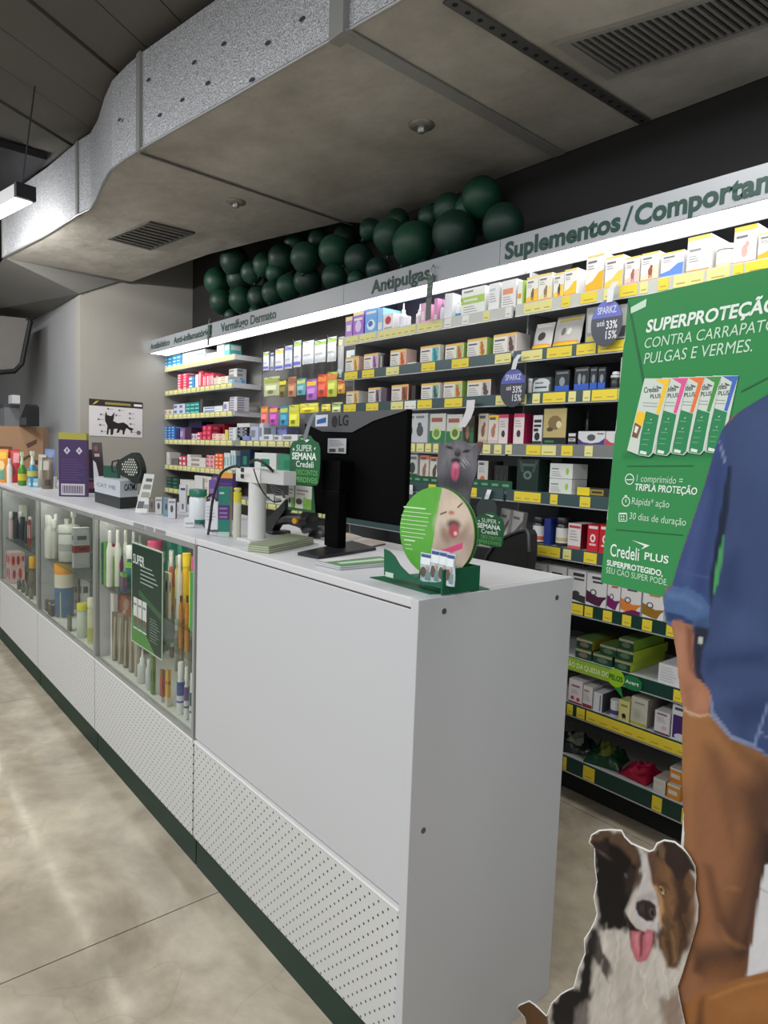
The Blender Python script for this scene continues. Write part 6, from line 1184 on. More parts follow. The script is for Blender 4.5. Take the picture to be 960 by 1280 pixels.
b = MB(); b.poly([tuple(mpn.at(a[0] + .0015 + u, a[1] + v, .0049)) for u, v in ((-.001, .010), (.001, .010), (.001, -.007), (.007, -.007), (.007, -.009), (-.001, -.009))], M((70, 71, 74), .4)); b.build('logo_mark', mn)
def mrect(p, q_, off, c, nm): u0, v1 = mpn.px(*p); u1, v0 = mpn.px(*q_); return plate(nm, mpn, [(u0, v0), (u1, v0), (u1, v1), (u0, v1)], .0004, M(c, .45), mn, off=off)
mrect((396, 519), (411, 533), .0045, (206, 210, 220), 'energy_sticker'); u0, v1 = mpn.px(398, 522); u1, v0 = mpn.px(409, 530); b = MB(); b.poly([tuple(mpn.at(a, z, .0052)) for a, z in ((u0, v0), (u1, v0 + .004), (u1, v1), (u0, v0 + .012))], M((50, 90, 170), .4)); b.build('sticker_print', mn)
mrect((411.5, 548), (434, 567), .0045, (176, 178, 180), 'spec_label'); u0, v1 = mpn.px(411.5, 548); u1, v0 = mpn.px(434, 567); b = MB(); prints(b, tl(.08, .9, .45, .92, 5, (110, 112, 116)) + [(.1, .08, .45, .3, (60, 60, 64)), (.6, .1, .9, .35, (90, 90, 94))], lambda u, v, k: tuple(mpn.at(u0 + (u1 - u0) * u, v0 + (v1 - v0) * v, .0052))); b.build('label_print', mn)
nk = onZ(TZ, 415, 687); nz1 = z0 + .1; MB().box(xat(407, nk[1], 1.1), xat(424, nk[1], 1.1), nk[1] - .005, nk[1] + .025, TZ + .008, nz1 - .021, mblk).build('stand_neck', mn, bevel=.003); MB().box(xat(404, nk[1], nz1), xat(426, nk[1], nz1), nk[1] - .004, MY - .001, nz1 - .02, nz1 + .06, mblk).build('stand_joint', mn)
bc = [onZ(TZ, *p) for p in ((372, 694), (398, 699), (470, 688), (440, 679))]; b = MB(); b.prism([(p[0], p[1], TZ) for p in bc], (0, 0, .008), M((34, 35, 38), .35)); b.build('stand_base', mn)

# ---------- hanging promotion tag clipped over the monitor
HY_ = .205
def promo_tag(Yp, c, sc, lb, strip_px, full=True):
    pp = Plane((0, Yp, 0), (1, 0)); cx_, cz_ = pp.px(*c); t = thing('promo_tag', (cx_, Yp, cz_ - .03 * sc), lb, 'promotion tag')
    f = lambda u, v: (cx_ + u * sc * 1.28, cz_ + v * sc * .86)
    o = [f(*p) for p in ((-.085, -.11), (.07, -.115), (.085, -.09), (.09, .0), (.085, .08), (.05, .095), (.03, .12), (-.02, .12), (-.035, .095), (-.07, .09), (-.085, .06))]
    plate('card', pp, smoothpoly(o, 1), .0015, M((30, 92, 54), .45), t)
    wht = M((226, 236, 226), .5); lg = M((120, 190, 110), .5)
    def tx(s, u0, u1, v, cap, m, bold=0): 
        a = pp.at(*f(u0, v), .0006); b_ = pp.at(*f(u1, v), .0006); text(s, a, b_, cap * sc, m, t, bold)
    tx('SUPER', -.045, .045, .045, .026, wht, 0); tx('SEMANA', -.07, .07, .006, .028, wht, .03); tx('Credeli', -.045, .055, -.03, .026, wht, .01); tx('DESCONTOS', -.045, .078, -.066, .022, lg, 0); tx('IMPERDÍVEIS', -.076, .078, -.1, .022, lg, 0)
    b = MB(); b.poly([tuple(pp.at(*f(*p), .0006)) for p in ((-.03, .105), (.03, .098), (.01, .085), (.005, .094))], wht); b.poly([tuple(pp.at(*f(*p), .0006)) for p in ((-.07, .05), (-.06, .06), (-.055, .045))], wht); b.poly([tuple(pp.at(*f(*p), .0006)) for p in ((.055, .06), (.065, .065), (.06, .05))], wht); b.build('arrow_mark', t)
    if full:
        pk = MB()
        for u0 in (-.085, -.045):
            w_ = .035 if u0 < -.05 else .095
            prints(pk, [('p', [(0, 0), (1, 0), (1, 1), (0, 1)], (206, 208, 200)), (.5, 0, 1, .45, (120, 170, 70)), ('o', .25, .3, .2, .14, (80, 60, 50)), ('o', .6, .35, .12, .16, (140, 190, 90)), (.1, .75, .8, .82, (140, 140, 146)), (.1, .6, .6, .66, (170, 140, 130))], lambda a, v, k, u0=u0, w_=w_: tuple(pp.at(*f(u0 + a * w_, -.225 + v * .108), .001 + .0002 * k)))
        pk.build('printed_packs', t); plate('lower_card', pp, [f(-.088, -.24), (f(.07, -.235)), f(.055, -.116), f(-.08, -.112)], .001, M((40, 90, 50), .5), t)
    if strip_px:
        P = [pp.at(*pp.px(*q_), .001) for q_ in strip_px]; b = MB()
        for i in range(len(P) - 1): d = np.array([.009 * sc * 1.6, 0, 0]); b.quad(tuple(P[i] - d), tuple(P[i] + d), tuple(P[i + 1] + d), tuple(P[i + 1] - d), M((120, 126, 134), .3))
        b.build('hanging_strip', t)
    return t
promo_tag(HY_, (380, 576), .72, 'green promotion tag hanging from the monitor top, printed SUPER SEMANA', [(396, 515), (390, 522), (385, 535), (381, 550)])

# ---------- round cat display in green holder
hx0, hx1, hy0, hy1 = -.245, -.028, .052, .165; mhg = M((14, 92, 62), .4, noise=.04)
gh = thing('product_holder', ((hx0 + hx1) / 2, (hy0 + hy1) / 2, TZ), 'dark green card holder with a round cat sign on the counter corner', 'display')
MB().prism([tuple(onZ(TZ, *p)) for p in ((462, 722), (537, 743), (612, 737), (545, 716))], (0, 0, .0015), mhg).build('base_sheet', gh)
ph_ = Plane((0, hy0 + .006, 0), (1, 0)); o = [ph_.px(*p) for p in ((480, 719), (572, 741), (572, 730), (560, 729), (545, 728), (528, 727), (512, 719), (500, 707), (493, 695), (487, 689), (480, 686))]
zmin = TZ + .002; bx0 = min(ph_.px(571, 720)[0], -.0065); o = [(min(a, bx0 - .0005), max(z, zmin)) for a, z in o]
plate('front_wall', ph_, o, .002, mhg, gh)
bx0 = min(ph_.px(571, 720)[0], -.0065); MB().box(bx0, bx0 + .002, hy0 + .006, hy1, zmin, TZ + .052, mhg).build('inner_wall', gh); MB().box(bx0 + .0022, bx0 + .004, hy0 + .006, hy1, zmin, TZ + .052, mhg).build('side_wall', gh)
qx = xat(599, hy0 + .08, TZ); pass
MB().box(ph_.px(480, 700)[0], bx0, hy1 - .002, hy1, zmin, TZ + .052, mhg).build('back_wall', gh)
a = ph_.px(481, 716); MB().box(a[0] + .004, a[0] + .03, hy0 + .004, hy0 + .0058, TZ + .012, TZ + .022, M((190, 206, 196), .5)).build('logo_tag', gh)
pd = Plane((-.13, .095, 0), (.97, .18)); 
cc = pd.px(543, 668); tp = pd.px(563, 610); R_ = .094; cz = tp[1] - R_
cc = (cc[0], cz)
disc = ell(cc[0], cc[1], R_, R_, 48)
for k, c in ((0, (120, 170, 70)), (1, (30, 90, 60)), (2, (90, 150, 60))): plate('disc_layer', pd, ell(cc[0], cc[1], R_, R_, 48), .003, M(c, .5), gh, off=-.004 - k * .006)
pe = lambda x, y, rx, ry, c, s, op, rot=0: (('e', *pd.px(x, y), rx, ry, rot), c, s, op)
pol = lambda pts, c, s, op, P=pd: ([P.px(*p) for p in pts], c, s, op)
catL = [pol([(553, 600), (600, 600), (600, 740), (530, 740), (538, 690), (546, 640)], (214, 196, 178), .001, 1), pe(565, 636, .03, .02, (232, 212, 190), .012, .8), pe(548, 655, .014, .02, (236, 220, 205), .01, .6), pe(583, 650, .02, .03, (226, 208, 188), .012, .7),
        pe(565, 672, .03, .014, (140, 112, 100), .012, .6), pe(566, 656, .016, .010, (84, 56, 58), .005, .9), pe(566, 664, .0125, .0145, (186, 88, 100), .003, 1), pe(555, 668, .010, .020, (150, 122, 106), .008, .7, .5), pe(580, 664, .008, .020, (150, 122, 106), .008, .6, -.5), pe(568, 667, .004, .004, (240, 210, 210), .002, 1), pe(563, 641, .007, .004, (196, 130, 120), .002, 1),
        pol([(570, 634), (578, 627), (577, 630), (571, 635.5)], (70, 48, 44), .001, 1), pol([(549, 642), (557, 639), (557, 641), (549, 644)], (80, 56, 50), .001, 1), pe(590, 680, .02, .03, (150, 120, 108), .015, .5), pe(552, 690, .02, .02, (170, 140, 124), .015, .5), pol([(545, 690), (577, 678), (577, 686), (545, 698)], (232, 90, 140), .001, 1)]
paint('disc_print', pd, ell(cc[0], cc[1], R_, R_, 60), (106, 186, 78), catL, .0022, gh, off=-.0036, fur=.07, rough=.35, dim=.85)
mtx = M((205, 235, 190), .5); lnb = MB()
for i, (p, q_) in enumerate([((503, 650), (531, 639)), ((503, 657), (538, 645)), ((500, 663), (534, 652)), ((500, 668), (535, 657)), ((499, 673), (533, 662)), ((499, 678), (530, 668)), ((500, 683), (531, 673)), ((500, 688), (528, 679)), ((503, 704), (517, 699)), ((504, 709), (512, 706)), ((505, 713), (514, 710))]):
    a = pd.px(*p); c = pd.px(*q_); zz = (a[1] + c[1]) / 2; hgt = .0016 if i not in (0, 8) else .003; zl = cc[1] + .045 - i * .0088; lnb.quad(*[tuple(pd.at(u, v, -.0028)) for u, v in ((a[0], zl), (c[0], zl), (c[0], zl + hgt), (a[0], zl + hgt))], mtx)
lnb.build('printed_lines', gh)['kind'] = 'stuff'
# sachets
for i, (p0, p1, pt, pb_) in enumerate([(525, 540, 690, 725), (538, 550, 686, 727), (548, 560, 688, 729), (557, 568, 691, 731)]):
    Yv = .085 - i * .006; x0_, x1_ = xat(p0, Yv, TZ + .01), xat(p1, Yv, TZ + .01); zb_ = max(zmin + .003, zat(pb_, x0_, Yv)); zt_ = zat(pt, x0_, Yv)
    pouch(x0_, x1_, Yv, zb_, zt_ - zb_, (190, 206, 214), [(.1, .6, .9, .85, (226, 232, 234)), (.1, .86, .9, .95, (60, 80, 140)), ('o', .4, .35, .25, .18, (100, 84, 78)), (.6, .1, .9, .4, (120, 150, 140)), ('o', .7, .5, .12, .08, (190, 150, 130))], f'small clear and blue sachet, {ORDS[i]} from left in the green holder', .012, 'sachets in the green holder', 'sachet', 'sachet')
# grey cat head card behind the round sign
pc = Plane((-.12, .15, 0), (.97, .18)); cpx = [(547, 572), (549, 556), (551, 552), (556, 557), (562, 553), (571, 549), (580, 551), (586, 556), (590, 560), (597, 552), (604, 552), (601, 562), (596, 572), (597, 585), (592, 602), (588, 612), (586, 640), (548, 640), (551, 616), (547, 600), (546, 585)]
gc = thing('cat_card', tuple(pc.at(*pc.px(567, 640))), 'cut-out card of a grey cat head sticking out its pink tongue', 'cut-out card'); co = [pc.px(*p) for p in cpx]
co = smoothpoly(co, 1); plate('card', pc, co, .002, M((90, 88, 92), .5), gc, off=-.001)
E2 = lambda x, y, rx, ry, c, s, op, rot=0: (('e', *pc.px(x, y), rx, ry, rot), c, s, op)
paint('card_print', pc, co, (106, 104, 110), [E2(570, 566, .03, .02, (136, 134, 140), .012, .7), E2(557, 580, .018, .03, (128, 126, 132), .012, .6), E2(586, 578, .018, .024, (134, 132, 140), .012, .6), E2(571, 592, .028, .02, (70, 70, 76), .012, .6), E2(570, 604, .04, .014, (60, 62, 68), .012, .7),
    E2(562, 559.5, .009, .0028, (40, 34, 36), .002, 1, -.2), E2(583, 564, .009, .003, (40, 34, 36), .002, 1, .15), E2(572, 567, .008, .007, (60, 56, 60), .003, 1), E2(572, 563, .008, .005, (96, 92, 96), .003, .8), E2(570, 576, .011, .006, (50, 44, 48), .003, 1), E2(569, 589, .0105, .019, (206, 96, 130), .003, 1), E2(570, 582, .008, .006, (226, 150, 172), .004, .8), E2(569, 593, .003, .012, (180, 70, 106), .002, .7),
    E2(601, 557, .006, .008, (120, 80, 78), .003, 1), E2(581, 578, .010, .0012, (196, 196, 200), .0008, .9, -.8), E2(584, 577, .010, .001, (196, 196, 200), .0008, .9, -.8), E2(579, 582, .008, .001, (186, 186, 190), .0008, .9, -.8)], .0016, gc, off=.0004, fur=.25, rough=.6)

# ================================================================== CHAIR BEHIND THE COUNTER
chx, chy = -.62, .99; ch = thing('office_chair', (chx, chy - .2, 0), 'black office chair with rounded back behind the counter', 'chair'); mkc = M((22, 23, 25), .45)
b = MB(); pcx = Plane((0, chy, 0), (.96, -.28)); o = [pcx.px(*p) for p in ((604, 712), (610, 694), (620, 680), (634, 670), (650, 664), (659, 662), (662, 668), (662, 690), (658, 720))]
o = o + [(o[-1][0] - .02, .72), (o[0][0] + .02, .72)]; plate('backrest', pcx, o, .035, mkc, ch); 
rim = [pcx.at(a, z, .004) for a, z in o[:8]]; b = MB(); b.tube(rim, .007, M((60, 62, 66), .35), 6); b.build('back_rim', ch)
sx = pcx.at((o[0][0] + o[7][0]) / 2, .5)[:2]; MB().box(sx[0] - .2, sx[0] + .18, sx[1] - .42, sx[1] - .045, .44, .50, mkc).build('seat', ch, bevel=.02); MB().box(sx[0] - .03, sx[0] + .03, sx[1] - .06, sx[1] - .038, .46, .76, mkc).build('back_post', ch)
MB().lathe([(.03, .08), (.025, .44)], sx[0], sx[1] - .22, M((90, 92, 94), .3, .7), 14).build('column', ch)
for k in range(5):
    a = k * 2 * math.pi / 5 + .3; ex, ey = sx[0] - .04 + .2 * math.cos(a), sx[1] - .22 + .19 * math.sin(a)
    MB().tube([(sx[0], sx[1] - .22, .09), (ex, ey, .07)], [.022, .014], mkc, 8).build('base_leg', ch); MB().lathe([(.02, 0), (.026, .025), (.02, .05)], ex, ey, mkc, 10, .001).build('caster', ch)

# ================================================================== WOBBLERS AND STRIPS ON THE SHELF EDGES
def wobbler(c, rx, ry, strip, lb, cols, words=None, Yp=1.30):
    pp = Plane((0, Yp, 0), (.96, .0)); cx_, cz_ = pp.px(*c); rx_ = abs(pp.px(c[0] + rx, c[1])[0] - cx_); rz_ = abs(pp.px(c[0], c[1] + ry)[1] - cz_); t = thing('shelf_wobbler', (cx_, Yp, cz_ - rz_), lb, 'shelf wobbler')
    plate('disc', pp, ell(cx_, cz_, rx_, rz_, 30), .001, M(cols[0], .3), t)
    if len(cols) > 1: b = MB(); b.poly([tuple(pp.at(cx_ + rx_ * .98 * math.cos(a), cz_ + rz_ * .98 * math.sin(a), .0006)) for a in [math.pi * .08 + k * math.pi * .84 / 12 for k in range(13)]], M(cols[1], .3)); b.build('disc_print', t)
    if words:
        for i, (w_, u0, u1, v, cap, c_) in enumerate(words): text(w_, pp.at(cx_ + u0 * rx_, cz_ + v * rz_, .0012), pp.at(cx_ + u1 * rx_, cz_ + v * rz_, .0012), cap * rz_, M(c_, .5), t, .02)
    if strip:
        P = [pp.at(*pp.px(*q_), .001 + .006 * math.sin(i)) for i, q_ in enumerate(strip)]; b = MB(); d = np.array([.012, 0, 0])
        for i in range(len(P) - 1): b.quad(tuple(P[i] - d), tuple(P[i] + d), tuple(P[i + 1] + d), tuple(P[i + 1] - d), M((216, 218, 220), .25))
        b.build('strip', t)
    return t
wobbler((641, 485), 16.5, 24, [(650, 443), (646, 450), (643, 462)], 'round grey shelf wobbler with blue top on the third shelf edge', [(64, 66, 76), (90, 96, 176)], [('SPARKZ', -.6, .6, .42, .3, (200, 206, 230)), ('até', -.5, -.1, -.1, .25, (200, 200, 206)), ('33%', 0, .7, -.25, .35, (226, 226, 230)), ('15%', 0, .7, -.68, .35, (214, 214, 220))], 1.305)
wobbler((758, 404), 20, 29, [(770, 352), (765, 362), (763, 378)], 'round grey shelf wobbler with blue top left of the green standee', [(66, 68, 80), (96, 104, 190)], [('SPARKZ', -.6, .6, .42, .3, (206, 212, 236)), ('até', -.6, -.1, -.1, .25, (206, 206, 212)), ('33%', 0, .7, -.25, .35, (230, 230, 234)), ('15%', 0, .7, -.68, .35, (220, 220, 226))], 1.30)
wobbler((515, 630), 8, 13.5, [(514, 606), (515, 612), (515, 618)], 'small clear grey disc beside the monitor edge', [(92, 96, 98)], None, 1.318)
wobbler((608, 637), 13, 16, [(612, 612), (611, 618), (609, 624)], 'smoky clear disc left of the office chair', [(62, 70, 70)], None, 1.316)
# curled white paper strip
pp = Plane((0, 1.30, 0), (1, 0)); P = [pp.at(*pp.px(*q_), .002) for q_ in ((589, 500), (588, 512), (584, 523), (577, 534))]; b = MB()
for i in range(3): d = np.array([.024, 0, 0]); b.quad(tuple(P[i] - d), tuple(P[i] + d), tuple(P[i + 1] + d * 1.0), tuple(P[i + 1] - d * 1.0), M((224, 222, 222), .5))
o = b.build('paper_slip', None, tuple(P[3])); tag(o, 'curled white paper slip hanging from the fourth shelf edge above the cat card', 'paper')
# green promo tag and packs near the chair
promo_tag(1.0, (611, 662), .62, 'second green promotion tag hanging near the office chair', None, False)
for i, (p0, p1, pt, pb_) in enumerate([(626, 636, 637, 668), (638, 650, 639, 671)]):
    Yv = 1.05; x0_, x1_ = xat(p0, Yv, 1.05), xat(p1, Yv, 1.05); zb_ = zat(pb_, x0_, Yv); zt_ = zat(pt, x0_, Yv)
for i, (p0, p1, pt) in enumerate([(622, 633, 636), (637, 650, 639)]):
    row('middle' if i < 0 else 'right', 5, [('white and brown hanging pack behind the chair' if i else 'slanted white hanging pack behind the chair', 'c', p0, p1, pt, (186, 184, 182), D(p=[(.1, .7, .7, .8, (110, 110, 112)), ('p', [(0, 0), (.5, 0), (1, .5), (1, .7)], (110, 96, 90))], y=.05 + .02 * i, lean=.12, d=.03))])
# lime banner on the eighth shelf edge
pl_ = Plane((0, 1.324, 0), (1, 0)); zc8 = LV[7] + .02
lb_ = thing('shelf_banner', tuple(pl_.at(*pl_.px(745, 850))), 'lime green shelf edge banner with round bubble reading PELOS', 'banner')
A0 = pl_.px(690, 840)[0]; A1 = pl_.px(768, 850)[0]; plate('strip', pl_, [(A0, zc8 - .022), (A1, zc8 - .022), (A1, zc8 + .026), (A0, zc8 + .026)], .001, M((140, 176, 50), .4), lb_)
cb_ = pl_.px(770, 849); ro = .034
plate('bubble', pl_, ell(cb_[0], zc8, ro, ro, 26), .001, M((150, 196, 40), .4), lb_, off=.0014); plate('bubble_tail', pl_, [(cb_[0] - .01, zc8 - ro * .9), (cb_[0] + .02, zc8 - ro * .8), (cb_[0] + .034, zc8 - .068)], .001, M((40, 130, 60), .4), lb_, off=.0012)
A2 = pl_.px(802, 860)[0]; plate('green_tag', pl_, smoothpoly([(cb_[0] + ro * .8, zc8 - .026), (A2, zc8 - .026), (A2, zc8 + .024), (cb_[0] + ro * .8, zc8 + .024)], 1), .001, M((30, 120, 66), .4), lb_, off=.0006)
text('REDUÇÃO DA QUEDA DOS', (A0 + .01, 1.3228, zc8 - .008), (A1 - .012, 1.3228, zc8 - .008), .02, M((226, 236, 190), .5), lb_, .01); text('PELOS', (cb_[0] - ro * .8, 1.3212, zc8 - .009), (cb_[0] + ro * .8, 1.3212, zc8 - .009), .02, M((20, 90, 40), .5), lb_, .02)
text('Avert', (cb_[0] + ro * 1.1, 1.3222, zc8 - .006), (A2 - .01, 1.3222, zc8 - .006), .014, M((226, 236, 226), .5), lb_, .02)
# dangling green product strips on the header
for (px, p0, p1), lb in (((538, 342, 400), 'dark green hanging strip tag clipped on the header beside Antipulgas'), ((261, 405, 432), 'small dark green hanging strip tag clipped between the far header signs')):
    pp = Plane((0, 1.285, 0), (1, 0)); sc = (p1 - p0) / 58; a = pp.px(px, p0); c = pp.px(px, p1); t = thing('hanging_strip', tuple(pp.at(c[0], c[1])), lb, 'hanging tag'); wd = .022
    plate('upper_card', pp, [(a[0] - wd, c[1] + (a[1] - c[1]) * .5), (a[0] + wd * .8, c[1] + (a[1] - c[1]) * .52), (a[0] + wd, a[1] - .005), (a[0] - wd * .7, a[1])], .001, M((34, 66, 52), .4), t)
    plate('lower_card', pp, [(a[0] - wd * 1.0, c[1]), (a[0] + wd * .6, c[1] + .004), (a[0] + wd * .6, c[1] + (a[1] - c[1]) * .5), (a[0] - wd, c[1] + (a[1] - c[1]) * .48)], .001, M((70, 72, 66), .4), t)
    b = MB()
    for k in range(4): zz = a[1] - .012 - k * (a[1] - c[1]) * .11; b.poly([tuple(pp.at(a[0] + u, zz + v, .0006)) for u, v in ((-wd * .8, -.004), (wd * .8, 0), (wd * .8, .003), (-wd * .8, -.001))], M((110, 136, 116), .4))
    b.build('strip_print', t); b = MB(); b.tube([pp.at(a[0] + .01, a[1] - .01, .002), pp.at(a[0] + .006, a[1] + .02, .002), pp.at(a[0] + .02, a[1] + .035, .002), pp.at(a[0] + .03, a[1] + .02, .002)], .003, M((150, 154, 156), .3, .6), 6); b.build('clip', t)

# ================================================================== BALLOON GARLAND
BL = [(293, 326, 18), (272, 352, 17), (299, 348, 16), (315, 341, 14), (331, 331, 15), (353, 323, 18), (382, 322, 19), (418, 314, 20), (449, 325, 19), (487, 295, 21), (517, 305, 27), (568, 292, 28), (561, 262, 20), (602, 247, 25), (629, 281, 26), (277, 377, 15), (302, 375, 16), (324, 372, 15), (342, 366, 15), (361, 359, 16), (385, 352, 18), (418, 347, 16), (369, 304, 14), (431, 297, 15), (463, 287, 14), (497, 276, 15), (472, 337, 15), (537, 272, 15), (445, 350, 11), (290, 395, 10), (320, 392, 9), (585, 262, 18), (530, 335, 12), (398, 300, 13), (345, 342, 13)]
BLO = sorted(range(len(BL)), key=lambda k: BL[k][0])
for i, (px, py, rp) in enumerate(BL):
    Yb = 1.46 + (.10 if i in (12, 13, 22, 23, 24, 25, 27, 31, 33) else 0) + .03 * ((i * 7) % 3); c = onY(Yb, px, py); dd = (c - CAM) @ FW; r = rp * dd / F
    if c[2] - r < HZ1 + .004: c[2] = HZ1 + .004 + r
    if Yb + r > WY: c[1] = WY - r - .003
    t = thing('balloon', (c[0], c[1], c[2] - r * 1.12), f'dark green balloon, {ORDS[BLO.index(i)]} from the left in the garland above the lit header', 'balloon', 'dark green balloons of the garland')
    a = (i * 1.7) % 6.28; tilt = Matrix.Rotation(.5 * math.sin(i), 3, 'X') @ Matrix.Rotation(.5 * math.cos(i * 1.3), 3, 'Y')
    b = MB(); prof = [(max(.02, math.sin(th) * (1 - .08 * (th < 1))) * r, -math.cos(th) * r * (1.08 if th < 1.57 else 1)) for th in [k * math.pi / 14 + .04 for k in range(14)]] + [(.01 * r, r)]
    b.lathe(prof, 0, 0, M([(7, 54, 39), (8, 62, 43), (6, 46, 35)][i % 3], .5, noise=.03), 20); b.v = [tuple(tilt @ Vector(v) + Vector(c)) for v in b.v]; b.build('body', t)
    b = MB(); b.lathe([(.012, -r * 1.06 - .016), (.006, -r * 1.06 - .006), (.010, -r * 1.05)], 0, 0, M((10, 60, 44), .4), 8); b.v = [tuple(tilt @ Vector(v) + Vector(c)) for v in b.v]; b.build('knot', t)

# ================================================================== CARDBOARD STANDEE: printed poster, man and dog on one flat board
SP = Plane((.1678, .1487, 0), (.98623, -.16535)); f_ = SP.px; FP = lambda pts: [f_(*p) for p in pts]
sd_ = thing('cardboard_standee', tuple(SP.at(f_(860, 900)[0], 0)), 'flat cardboard standee of denim shirted man and sitting dog before green poster', 'standee')
mcard = M((214, 214, 208), .6)
# --- green poster
po_out = FP([(784, 363), (960, 346), (1100, 330)]); tr = f_(1100, 330); bl = f_(749, 727); br = f_(829, 746)
s_r = f_(1100, 330)[0]; zt_ = (f_(784, 363)[1] + f_(960, 346)[1]) / 2; zb_ = f_(760, 731)[1]; sl = (f_(784, 363)[0] + f_(749, 727)[0]) / 2
po_out = [(f_(784, 363)[0], zt_), (s_r, zt_), (s_r, zb_), (f_(749, 727)[0], zb_)]
OFFP = -.004
pn = plate('poster_panel', SP, po_out, .004, mcard, sd_, off=OFFP)
gl = [([f_(778, 566), f_(900, 562), f_(900, 572), f_(776, 574)], (30, 110, 62), .006, .6),
      ([f_(895, 640), f_(912, 600), f_(915, 700), f_(890, 745)], (90, 170, 110), .01, .5)]
paint('poster_print', SP, po_out, (62, 146, 86), gl, .006, sd_, off=OFFP + .0006, rough=.3, grain=.01, dim=.9)
mw = M((226, 238, 228), .4); mw2 = M((196, 226, 202), .4); mdk = M((60, 70, 70), .5)
def st(s, a, b_, cap, m=mw, bold=0, shear=0.0, par=None, off=.0014):
    A_, B_ = f_(*a), f_(*b_); z = (A_[1] + B_[1]) / 2; cp = abs(f_(a[0], a[1] - cap)[1] - A_[1]); text(s, SP.at(A_[0], z, OFFP + off), SP.at(B_[0], z, OFFP + off), cp, m, par or sd_, bold, shear=shear)
pwid = f_(955, 395)[0] - f_(805, 415)[0]
st('SUPERPROTEÇÃO', (806, 414), (972, 389), 15, mw, .03, .15); st('CONTRA CARRAPATOS,', (804, 437), (982, 408), 13, mw2, 0, .15); st('PULGAS E VERMES.', (803, 458), (939, 435), 14, mw2, 0, .15)
st('1 comprimido =', (794, 603), (852, 604), 9, mw2, 0, .1); st('TRIPLA PROTEÇÃO', (792, 614), (870, 617), 8.5, mw, .02, .1); st('Rápida* ação', (788, 631), (835, 634), 9, mw2, 0, .1); st('30 dias de duração', (785, 650), (856, 656), 9, mw2, 0, .1)
st('Credeli', (761, 696), (797, 700), 16, mw, .01); st('PLUS', (804, 700), (834, 704), 9.5, mw, .02); st('SUPERPROTEGIDO,', (757, 707), (827, 720), 7, mw, .03); st('SEU CÃO SUPER PODE.', (756, 717), (833, 731), 7.5, mw2, 0)
b = MB(); sq = lambda x, y, o=.0014: tuple(SP.at(*f_(x, y), OFFP + o))
mdl = M((30, 96, 54), .4)
for q_ in (((783, 378), (785, 378), (804, 476), (801.5, 478)), ((925, 488), (985, 457), (985, 459), (925, 490.5)), ((782, 582), (865, 581.6), (865, 582.8), (782, 583.2)), ((768, 661.5), (852, 668.5), (852, 669.7), (768, 662.7))): b.poly([sq(*p) for p in q_], mdl)
b.poly([sq(788, 675), (sq(811, 682)), sq(800, 687), sq(804, 682.5)], mw); b.poly([sq(787, 384), sq(807, 373), sq(806, 383), sq(787, 392)], mw2)
def ring(cx_, cy_, r, w_=.0016, n=20):
    c = f_(cx_, cy_); rr = abs(f_(cx_ + r, cy_)[0] - c[0])
    for i in range(n):
        a, a2 = i * 2 * math.pi / n, (i + 1) * 2 * math.pi / n; b.quad(*[tuple(SP.at(c[0] + q_ * math.cos(t), c[1] + q_ * math.sin(t), OFFP + .0014)) for q_, t in ((rr, a), (rr, a2), (rr - w_, a2), (rr - w_, a))], mw)
ring(785.5, 599, 5.8); ring(781, 627, 5.2); c = f_(785.5, 599.5)
for u0, v0, u1, v1, cc in ((781.5, 599, 789.5, 600.2, 0), (779.5, 619, 782.5, 621.5, 0), (780.5, 624, 781.6, 628, 0), (772, 641, 782.5, 643, 0), (772, 641, 773, 652, 0), (781.6, 641, 782.6, 652, 0), (772, 651, 782.6, 652, 0), (774.5, 644.5, 776, 646.5, 0), (777.5, 644.5, 779, 646.5, 0), (774.5, 648, 776, 650, 0), (777.5, 648, 779, 650, 0)):
    b.quad(sq(u0, v1), sq(u1, v1), sq(u1, v0), sq(u0, v0), mw)
b.build('poster_marks', sd_)['kind'] = 'stuff'
